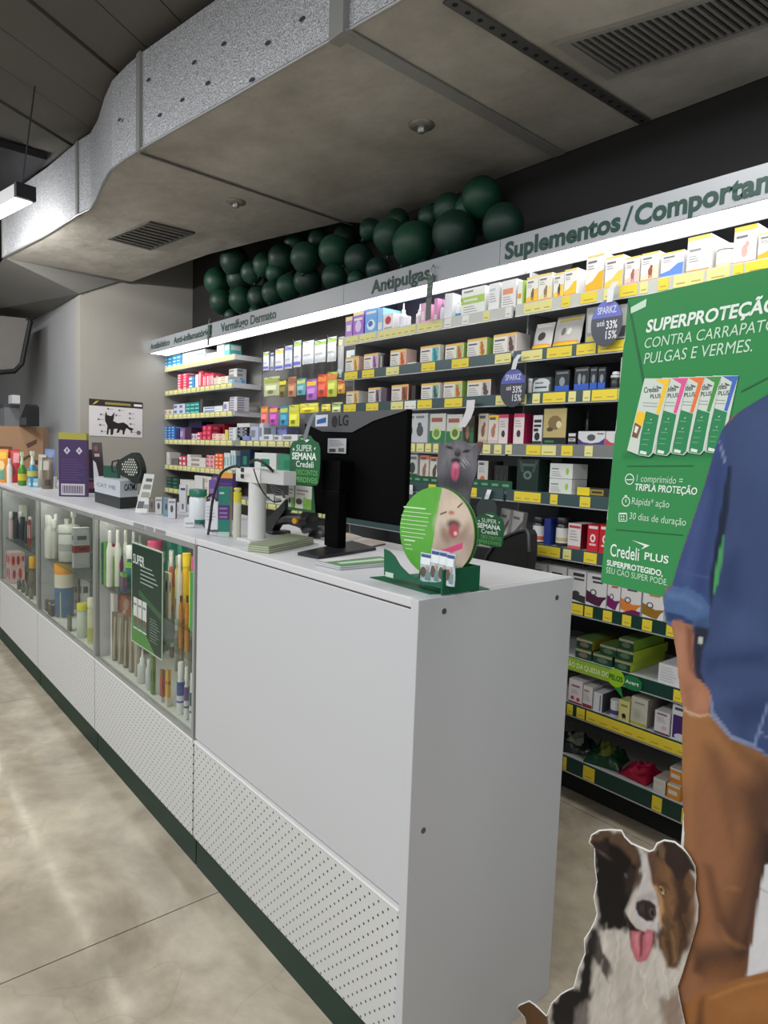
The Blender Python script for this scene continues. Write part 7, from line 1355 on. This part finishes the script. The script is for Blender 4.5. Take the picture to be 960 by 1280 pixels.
# five printed packs, overlapping
for i, (x0, topc) in enumerate([(0, (246, 200, 50)), (21.5, (226, 90, 150)), (42, (234, 120, 60)), (62.5, (70, 150, 70)), (84, (70, 110, 190))][::-1]):
    b = MB(); o = .0020 + .0006 * i; Q = lambda x, y, k=0, x0=x0, o=o: tuple(SP.at(*f_(x + x0, y - x0 * .045), OFFP + o + .00015 * k)); pq = lambda pts, c, k: b.poly([Q(*p, k) for p in pts], M(c, .3))
    pq([(806, 473), (838, 473), (818, 565), (812, 571), (799, 569), (784, 563)], (206, 216, 206), 0); pq([(808, 514), (824, 519), (815, 566), (811, 570), (798, 568), (801, 545)], (44, 134, 84), 1)
    pq([(818, 474), (838, 473.5), (824, 518), (820, 517), (830, 481)], topc, 1); pq([(797, 514), (809, 516), (802, 534), (794, 528)], topc if i == 4 else (200, 214, 200), 1); pq([(794, 528), (802, 533), (797, 548), (790, 546)], (120, 90, 66), 2); pq([(795, 532), (799, 534), (796, 542), (793, 540)], (236, 230, 220), 3)
    pq([(820, 482), (828, 485), (825, 486)], (60, 70, 66), 2); pq([(801, 563), (809, 565), (808, 568.5), (800, 567)], (226, 236, 226), 3)
    for k, (x_, y_) in enumerate(((814, 524), (811, 537))): pq([(x_ - 1.3, y_), (x_, y_ + 1.4), (x_ + 1.6, y_ - 1.2), (x_, y_)], (220, 236, 224), 3)
    for y_ in (528, 541, 549, 555): pq([(808 - (y_ - 528) * .22, y_), (816 - (y_ - 528) * .22, y_ + .3), (816 - (y_ - 528) * .22, y_ + 1.2), (808 - (y_ - 528) * .22, y_ + .9)], (120, 180, 140), 3)
    for y_ in (503, 507): pq([(804, y_), (822, y_ + 1), (822, y_ + 1.8), (804, y_ + .8)], (150, 156, 156), 2)
    pk = b.build('printed_pack', sd_)
    oo = OFFP + o + .0004
    for s_, a, c_, cp in (('Credeli', (805, 491), (823, 492.5), 7), ('PLUS', (813, 498), (826, 499.5), 5)):
        A_, B_ = f_(a[0] + x0, a[1] - x0 * .045), f_(c_[0] + x0, c_[1] - x0 * .045); text(s_, SP.at(A_[0], A_[1], oo), SP.at(B_[0], A_[1], oo), abs(f_(a[0], a[1] - cp)[1] - f_(*a)[1]), mdk, sd_, .01)
# --- the man: printed cut-out
man = [(1010, 455), (975, 478), (960, 493), (940, 505), (925, 514), (912, 524), (903, 538), (897, 552), (893, 565), (885, 592), (876, 622), (866, 650), (856, 680), (847, 708), (841, 730), (832, 736), (829, 748), (831, 766), (834, 781), (840, 783), (843, 800), (846, 818), (848, 845), (851, 866), (854, 885), (853, 920), (853, 960), (854, 1000), (856, 1050), (852, 1100), (846, 1180), (838, 1280), (832, 1400)]
right = [(1500, 1700), (1300, 1280), (1180, 900), (1150, 600), (1120, 480), (1090, 450)]
mo_ = FP(man); zfl = 0.002
sC = f_(1062, 450)[0]; sL = f_(903, 560)[0]; sR = 2 * sC - sL; hz_ = 1.545
head = [(sC + .062 * math.sin(t), hz_ + .02 + .085 * -math.cos(t)) for t in [k * math.pi / 8 for k in range(2, 15)]]
manout = mo_[:-1] + [(f_(835, 1330)[0], .45), (mo_[-2][0] + .01, zfl), (sR + .03, zfl), (sR + .01, .6), (sR + .0, .94), (sR + .045, .96), (sR + .07, 1.08), (sR + .05, 1.3), (sR - .005, 1.43), (sC + .05, 1.475), (sC + .035, 1.50)] + head + [(sC - .035, 1.50), (sC - .05, 1.475)]
plate('figure_board', SP, manout, .0015, mcard, sd_, off=.0)
DEN, DEN2, DEN3 = (68, 84, 126), (44, 58, 100), (84, 104, 150); TAN, TAN2, TAN3, TANL = (152, 104, 72), (92, 62, 46), (56, 42, 38), (176, 122, 78)
L = lambda pts, c, s, op: (FP(pts), c, s, op)
trous = [(851, 882), (870, 893), (890, 893), (915, 925), (945, 938), (960, 945), (1110, 985), (1250, 1300), (1400, 1700), (820, 1500), (838, 1180), (846, 1100), (848, 960)]
layers = [([(sC - .05, 1.46), (sC + .05, 1.46), (sC + .06, 1.60), (sC, 1.66), (sC - .06, 1.60)], (196, 146, 118), .001, 1), (('e', sC, hz_ + .07, .07, .045, 0), (60, 42, 32), .004, 1), (('e', sC - .025, hz_ + .02, .009, .004, 0), (50, 36, 30), .001, 1), (('e', sC + .025, hz_ + .02, .009, .004, 0), (50, 36, 30), .001, 1), (('e', sC, hz_ + .002, .007, .014, 0), (170, 116, 92), .004, .8), (('e', sC, hz_ - .026, .02, .005, 0), (160, 80, 76), .002, .9), ([(sC - .045, 1.478), (sC, 1.45), (sC + .045, 1.478), (sC + .08, 1.47), (sR + .1, 1.42), (sR + .1, .93), (sC - .2, .93), (sL, 1.3), (sC - .08, 1.47)], DEN, .001, 1), L(trous, TAN, .001, 1), L([(845, 880), (900, 880), (960, 940), (930, 960), (890, 930), (860, 980), (845, 980)], (176, 124, 76), .02, .6), L([(880, 930), (900, 940), (925, 1000), (915, 1060), (900, 1000)], TAN2, .014, .4), L([(862, 900), (868, 900), (866, 1060), (860, 1060)], TANL, .008, .5), L([(893, 905), (960, 950), (960, 975), (925, 950)], TAN2, .012, .5), L([(925, 985), (960, 960), (990, 1000), (960, 1080), (950, 1090), (935, 1150), (925, 1200), (900, 1160), (925, 1100), (935, 1040)], TAN3, .022, .75),
    L([(955, 1040), (990, 1040), (990, 1100), (952, 1110), (945, 1145), (936, 1190), (930, 1222), (922, 1190), (935, 1150), (942, 1110)], (40, 32, 34), .012, .9), L([(868, 1185), (935, 1180), (934, 1225), (872, 1210)], (70, 48, 40), .014, .8), L([(870, 1195), (890, 1208), (882, 1222), (866, 1215)], (60, 40, 34), .006, .6), L([(880, 1080), (890, 1082), (905, 1140), (930, 1185), (920, 1182), (895, 1150)], TAN2, .008, .6), L([(905, 1110), (918, 1107), (927, 1112), (918, 1113)], TANL, .004, .5), L([(900, 1155), (912, 1172), (932, 1184), (922, 1186), (905, 1175)], TANL, .006, .4), L([(880, 1205), (935, 1200), (934, 1226), (875, 1232)], (130, 84, 52), .012, .7),
    L([(957, 1080), (951, 1110), (948, 1125), (945, 1150), (942, 1173), (937, 1190), (933, 1222), (960, 1216), (1100, 1230), (1100, 1080)], (222, 222, 224), .001, 1), L([(950, 1109), (965, 1117), (965, 1118.5), (950, 1110.5)], (170, 170, 174), .0008, .8),
    L([(826, 1300), (850, 1262), (872, 1243), (905, 1230), (932, 1221), (960, 1213), (1000, 1206), (1100, 1260), (1200, 1500), (826, 1500)], (158, 104, 58), .0015, 1), L([(835, 1300), (846, 1266), (856, 1256), (852, 1300)], (110, 70, 46), .008, .7), L([(868, 1290), (874, 1254), (880, 1246), (880, 1290)], (86, 54, 38), .006, .7), L([(888, 1246), (930, 1230), (960, 1224), (960, 1226), (930, 1233), (888, 1249)], (196, 140, 84), .003, .7), L([(900, 1250), (960, 1236), (960, 1262), (910, 1275)], (176, 118, 66), .014, .6),
    # shirt torso
    L([(903, 536), (925, 514), (960, 492), (1000, 470), (1040, 452), (1040, 990), (960, 945), (942, 934), (913, 922), (900, 906), (889, 893), (887, 866), (877, 838), (876, 818), (889, 782), (893, 744), (903, 722), (906, 663), (907, 582), (898, 560)], DEN, .001, 1),
    L([(930, 520), (990, 490), (1000, 560), (960, 600), (930, 580)], DEN3, .03, .35), L([(900, 700), (925, 690), (925, 760), (900, 800), (885, 800)], DEN2, .016, .5), L([(880, 820), (960, 812), (960, 832), (900, 830), (885, 842)], DEN2, .012, .6), L([(898, 750), (950, 770), (960, 800), (900, 806), (885, 800)], DEN3, .02, .35), L([(885, 855), (925, 866), (912, 892), (892, 880)], DEN3, .012, .35), L([(905, 880), (960, 870), (960, 900), (930, 912)], DEN2, .016, .6), L([(925, 915), (945, 930), (960, 920), (960, 940), (935, 932)], (50, 70, 120), .008, .5), L([(941, 932), (960, 878), (962, 880), (945, 932)], (140, 160, 200), .0014, .7), L([(887, 870), (890, 868), (893, 890), (915, 918), (944, 931), (960, 943), (960, 945), (942, 934), (913, 923), (889, 895)], (150, 164, 196), .0012, .7), L([(950, 912), (960, 922), (960, 924), (951, 915)], (150, 164, 196), .0012, .6),
    # dark gap, green gap
    L([(908, 580), (915, 584), (911, 640), (906, 668), (896, 730), (888, 760), (886, 720), (890, 660), (900, 610)], (30, 40, 56), .003, .9), L([(905, 668), (903, 700), (899, 726), (892, 745), (893, 722), (899, 690)], (84, 168, 104), .0012, 1),
    # sleeve
    L([(903, 536), (910, 560), (909, 590), (904, 622), (896, 670), (889, 716), (886, 760), (838, 745), (841, 728), (854, 686), (872, 634), (886, 590), (893, 562)], (68, 86, 138), .001, 1), L([(893, 580), (905, 565), (903, 620), (890, 680), (880, 740), (872, 740), (882, 660)], DEN2, .016, .55), L([(866, 660), (884, 610), (888, 616), (872, 680), (862, 730), (852, 730)], DEN3, .012, .5), L([(848, 712), (886, 720), (886, 722), (847, 714)], (100, 120, 170), .001, .6),
    L([(899, 552), (903, 558), (908, 577), (907, 582), (902, 566)], (170, 180, 205), .001, .6),
    # cuff
    L([(838, 733), (860, 734), (880, 746), (887, 758), (887, 790), (878, 800), (866, 784), (850, 778), (840, 782), (832, 780), (829, 746)], (84, 112, 160), .001, 1), L([(832, 764), (850, 768), (866, 776), (866, 784), (850, 778), (834, 776)], (40, 58, 100), .002, .8), L([(834, 740), (858, 742), (880, 758), (878, 764), (856, 750), (834, 748)], (112, 138, 180), .005, .5), L([(866, 776), (886, 770), (887, 800), (878, 802)], (54, 70, 104), .006, .6),
    # dark between forearm and shirt
    L([(868, 782), (888, 786), (878, 815), (876, 838), (882, 856), (870, 846), (866, 820)], (40, 44, 60), .003, .95), L([(874, 796), (880, 797), (877, 806), (874, 804)], (200, 204, 196), .001, 1),
    # forearm and hand going into the pocket
    L([(840, 774), (852, 776), (866, 783), (868, 800), (867, 828), (869, 845), (880, 854), (889, 865), (888, 880), (885, 895), (872, 897), (858, 893), (853, 880), (848, 850), (845, 815)], (178, 124, 96), .001, 1), L([(858, 782), (867, 786), (867, 826), (870, 845), (862, 836), (859, 806)], (120, 74, 60), .006, .75), L([(846, 790), (856, 792), (856, 840), (849, 842)], (200, 146, 116), .008, .5), L([(854, 852), (866, 858), (866, 890), (858, 886)], (150, 100, 76), .006, .4), L([(866, 864), (884, 866), (884, 884), (870, 890)], (196, 140, 108), .008, .5), L([(854, 886), (862, 893), (874, 897), (887, 894), (887, 892), (874, 894), (863, 890), (855, 883)], (216, 186, 150), .001, .8)]
paint('figure_print', SP, manout, TAN, layers, .0034, sd_, off=.0008, fur=.07, fur_ang=1.2, rough=.4)
# --- the dog: cut-out with white border
dog = [(739, 1052), (742, 1042), (752, 1036), (766, 1035), (780, 1036), (784, 1044), (792, 1052), (806, 1058), (815, 1062), (820, 1060), (824, 1052), (833, 1048), (846, 1050), (857, 1058), (866, 1070), (872, 1082), (873, 1095), (872, 1110), (876, 1130), (875, 1150), (868, 1175), (862, 1195), (856, 1215), (850, 1232), (853, 1250), (862, 1290), (866, 1400)]
dogl = [(640, 1400), (640, 1290), (660, 1285), (660, 1272), (649, 1259), (652, 1254), (664, 1249), (672, 1254), (686, 1268), (692, 1252), (704, 1240), (713, 1235), (720, 1232), (726, 1208), (734, 1190), (733, 1172), (740, 1162), (746, 1150), (749, 1140), (745, 1120), (749, 1100), (746, 1080), (746, 1058)]
dg = FP(dog[:-1]); dl = FP(dogl[1:]); zb0 = .0025
dout = dg + [(f_(860, 1300)[0], .3), (f_(855, 1280)[0] + .02, zb0), (f_(650, 1280)[0], zb0)] + dl
plate('dog_board', SP, dout, .0012, M((232, 232, 228), .5), sd_, off=.006)
ctr = np.mean(np.array(dg + dl), 0)
def inset(poly, d):
    P = np.array(poly); out = []
    for i in range(len(P)):
        a, c, e = P[i - 1], P[i], P[(i + 1) % len(P)]; t = (e - a) / (np.linalg.norm(e - a) + 1e-9); n_ = np.array([-t[1], t[0]]); q_ = c + n_ * d
        if not in_poly(np.array([q_]), poly)[0]: q_ = c - n_ * d
        out.append(tuple(q_))
    return out
din = inset(dout, .0021); ni_ = len(dg) - 13
for k in range(14, len(dg)): din[k] = dout[k]
BK, BR, BR2, WF, WF2, OR_ = (16, 12, 12), (84, 60, 44), (120, 86, 58), (206, 198, 188), (166, 154, 142), (138, 98, 66)
Ld = lambda pts, c, s, op: (FP(pts), c, s, op, .08 if s <= .003 else .55)
Le = lambda x, y, rx, ry, c, s, op, rot=0: (('e', *f_(x, y), rx * .00125, ry * .00125, rot), c, s, op, .05)
dlay = [Ld([(640, 1300), (640, 1240), (672, 1245), (690, 1270), (690, 1300)], (96, 66, 38), .004, 1),
    Ld([(692, 1300), (694, 1250), (712, 1234), (726, 1232), (732, 1200), (742, 1160), (760, 1150), (770, 1180), (764, 1210), (742, 1250), (735, 1300)], BK, .006, 1), Ld([(716, 1300), (722, 1262), (738, 1250), (742, 1280), (740, 1300)], (140, 130, 124), .006, .7),
    # chest
    Ld([(738, 1300), (742, 1240), (748, 1190), (752, 1160), (765, 1150), (800, 1150), (850, 1170), (856, 1215), (846, 1245), (850, 1300)], WF, .008, 1), Ld([(748, 1160), (758, 1185), (768, 1210), (764, 1225), (748, 1200), (740, 1180)], (44, 34, 34), .006, .9), Ld([(770, 1160), (786, 1200), (790, 1280), (780, 1280), (770, 1220)], WF2, .014, .5), Ld([(800, 1210), (815, 1230), (818, 1300), (804, 1300)], (186, 176, 160), .012, .5), Ld([(828, 1250), (850, 1232), (860, 1262), (858, 1300), (836, 1300)], (112, 80, 54), .01, .7),
    # left dark side of the head with ear
    Ld([(739, 1050), (744, 1038), (784, 1038), (800, 1058), (808, 1080), (800, 1100), (794, 1120), (786, 1140), (794, 1160), (770, 1160), (752, 1155), (749, 1130), (748, 1090), (746, 1060)], BK, .006, 1), Ld([(742, 1042), (770, 1036), (784, 1038), (800, 1060), (804, 1078), (794, 1076), (780, 1056), (760, 1048), (744, 1054)], (98, 74, 56), .006, .85), Ld([(745, 1052), (762, 1050), (766, 1064), (750, 1066)], (44, 34, 32), .006, .7), Le(757, 1066, 9, 2, (110, 92, 84), .004, .6), Le(786, 1093, 3, 3, (120, 116, 120), .002, .6), Ld([(790, 1080), (800, 1085), (798, 1112), (788, 1120), (784, 1100)], (60, 46, 42), .008, .6),
    # right brown side of the head
    Ld([(810, 1062), (822, 1060), (840, 1070), (862, 1080), (874, 1100), (874, 1150), (862, 1190), (852, 1212), (838, 1205), (828, 1180), (824, 1150), (820, 1120), (812, 1090)], (94, 68, 50), .006, 1), Ld([(824, 1075), (842, 1080), (852, 1110), (848, 1140), (836, 1150), (828, 1120)], OR_, .012, .6), Ld([(846, 1082), (858, 1084), (862, 1120), (866, 1160), (858, 1190), (850, 1150), (846, 1110)], (58, 38, 32), .008, .8), Ld([(832, 1150), (850, 1150), (856, 1180), (850, 1208), (838, 1196)], (96, 70, 46), .01, .7), Ld([(866, 1110), (874, 1120), (874, 1160), (866, 1180)], (140, 106, 78), .008, .6), Ld([(840, 1160), (844, 1160), (850, 1200), (846, 1200)], (160, 124, 86), .004, .5),
    # right ear
    Ld([(824, 1056), (834, 1048), (848, 1051), (862, 1064), (872, 1082), (874, 1090), (866, 1086), (858, 1094), (850, 1100), (842, 1084), (832, 1074), (824, 1068)], (54, 40, 36), .003, 1), Ld([(824, 1058), (832, 1052), (836, 1064), (834, 1074), (826, 1068)], (120, 92, 66), .004, .8), Ld([(858, 1096), (866, 1090), (874, 1100), (870, 1120), (862, 1110)], (122, 88, 62), .006, .7),
    # blaze and muzzle
    Ld([(805, 1062), (812, 1066), (816, 1086), (818, 1100), (824, 1116), (829, 1140), (830, 1158), (824, 1166), (814, 1164), (808, 1158), (796, 1150), (795, 1136), (800, 1116), (806, 1098), (806, 1080)], (206, 200, 198), .003, 1), Ld([(806, 1066), (800, 1074), (806, 1092), (802, 1110), (797, 1112), (796, 1090), (798, 1072)], (84, 60, 46), .004, .7), Ld([(800, 1120), (820, 1112), (824, 1126), (812, 1124), (800, 1132)], (150, 142, 142), .006, .6), Ld([(818, 1100), (828, 1110), (834, 1140), (832, 1156), (828, 1150), (824, 1120)], (206, 160, 110), .004, .7),
    Ld([(832,1168), (834.2,1168), (838,1202), (837,1202)], (150, 112, 80), .0035, .65), Ld([(838,1176), (840.2,1176), (843,1208), (842,1208)], (50, 34, 28), .0035, .65), Ld([(846,1150), (848.2,1150), (852,1194), (851,1194)], (130, 96, 68), .0035, .65), Ld([(852,1170), (854.2,1170), (856,1206), (855,1206)], (56, 38, 30), .0035, .65), Ld([(858,1140), (860.2,1140), (864,1180), (863,1180)], (120, 88, 62), .0035, .65), Ld([(826,1150), (828.2,1150), (831,1180), (830,1180)], (60, 42, 34), .0035, .65), Ld([(762,1160), (764.2,1160), (759,1190), (758,1190)], (236, 230, 222), .0035, .65), Ld([(776,1170), (778.2,1170), (774,1210), (773,1210)], (236, 230, 222), .0035, .65), Ld([(790,1205), (792.2,1205), (789,1245), (788,1245)], (176, 166, 152), .0035, .65), Ld([(806,1212), (808.2,1212), (811,1256), (810,1256)], (236, 230, 222), .0035, .65), Ld([(820,1200), (822.2,1200), (827,1244), (826,1244)], (180, 168, 154), .0035, .65), Ld([(832,1206), (834.2,1206), (838,1246), (837,1246)], (232, 226, 216), .0035, .65), Ld([(756,1200), (758.2,1200), (751,1240), (750,1240)], (176, 164, 152), .0035, .65), Ld([(768,1225), (770.2,1225), (765,1269), (764,1269)], (170, 158, 146), .0035, .65), Ld([(840,1120), (842.2,1120), (844,1150), (843,1150)], (150, 112, 78), .0035, .65), Ld([(834,1074), (836.2,1074), (839,1096), (838,1096)], (140, 104, 74), .0035, .65), 
    # eye
    Le(830.5, 1111, 5.5, 6.5, (60, 40, 30), .002, 1, .3), Le(830.5, 1111, 3.8, 4.6, (196, 150, 96), .0015, 1, .3), Le(830, 1111, 2, 3.2, (26, 18, 16), .001, 1), Le(831.5, 1114.5, 2.4, 1, (206, 190, 170), .0012, .8), Ld([(824, 1098), (836, 1102), (842, 1112), (838, 1110), (830, 1104)], (80, 54, 38), .003, .7),
    # nose
    Ld([(799, 1126), (806, 1123), (816, 1124), (823, 1130), (824, 1142), (820, 1150), (812, 1150), (802, 1143), (798, 1134)], (50, 40, 38), .002, 1), Le(818.5, 1139.5, 4.2, 5.5, (96, 84, 80), .0018, .9), Le(819, 1139.5, 2.6, 3.6, (16, 12, 12), .0012, 1), Ld([(802, 1130), (808, 1127), (810, 1138), (803, 1138)], (78, 64, 58), .003, .6), Ld([(810, 1128), (811.5, 1128), (813, 1148), (811, 1148)], (28, 22, 22), .0012, .7),
    # mouth and tongue
    Ld([(784, 1138), (792, 1150), (798, 1158), (812, 1164), (822, 1162), (822, 1176), (814, 1192), (800, 1200), (792, 1180), (790, 1160)], (44, 22, 24), .002, 1), Ld([(792, 1162), (806, 1162), (808, 1168), (812, 1160), (820, 1160), (820, 1172), (817, 1188), (812, 1198), (804, 1201), (797, 1196), (792, 1182)], (196, 112, 122), .002, 1), Ld([(804, 1163), (808, 1163), (806, 1192), (803, 1196)], (120, 56, 66), .0018, .9), Ld([(796, 1166), (802, 1166), (801, 1188), (797, 1180)], (222, 150, 156), .003, .7), Ld([(811, 1166), (817, 1164), (815, 1184), (810, 1192)], (216, 136, 146), .003, .6), Ld([(822, 1160), (826, 1166), (824, 1182), (820, 1184)], (90, 60, 50), .003, .7)]
paint('dog_print', SP, din, WF, dlay, .0022, sd_, off=.0066, fur=.2, fur_ang=1.25, rough=.45)
# easel foot behind the board
pf = SP.at(f_(860, 900)[0], 0); b = MB(); n_ = -SP.n
b.prism([tuple(pf + n_ * .006 + [0, 0, .001]), tuple(pf + n_ * .26 + [0, 0, .001]), tuple(pf + n_ * .006 + [0, 0, .9])], tuple(SP.d * .004), mcard); b.build('easel_foot', sd_)

# ================================================================== shared labels get a group; word counts
from collections import Counter
cn = Counter(o['label'] for o in LABELS)
for o in LABELS:
    if cn[o['label']] > 1 and 'group' not in o: o['group'] = 'alike ' + o['category']
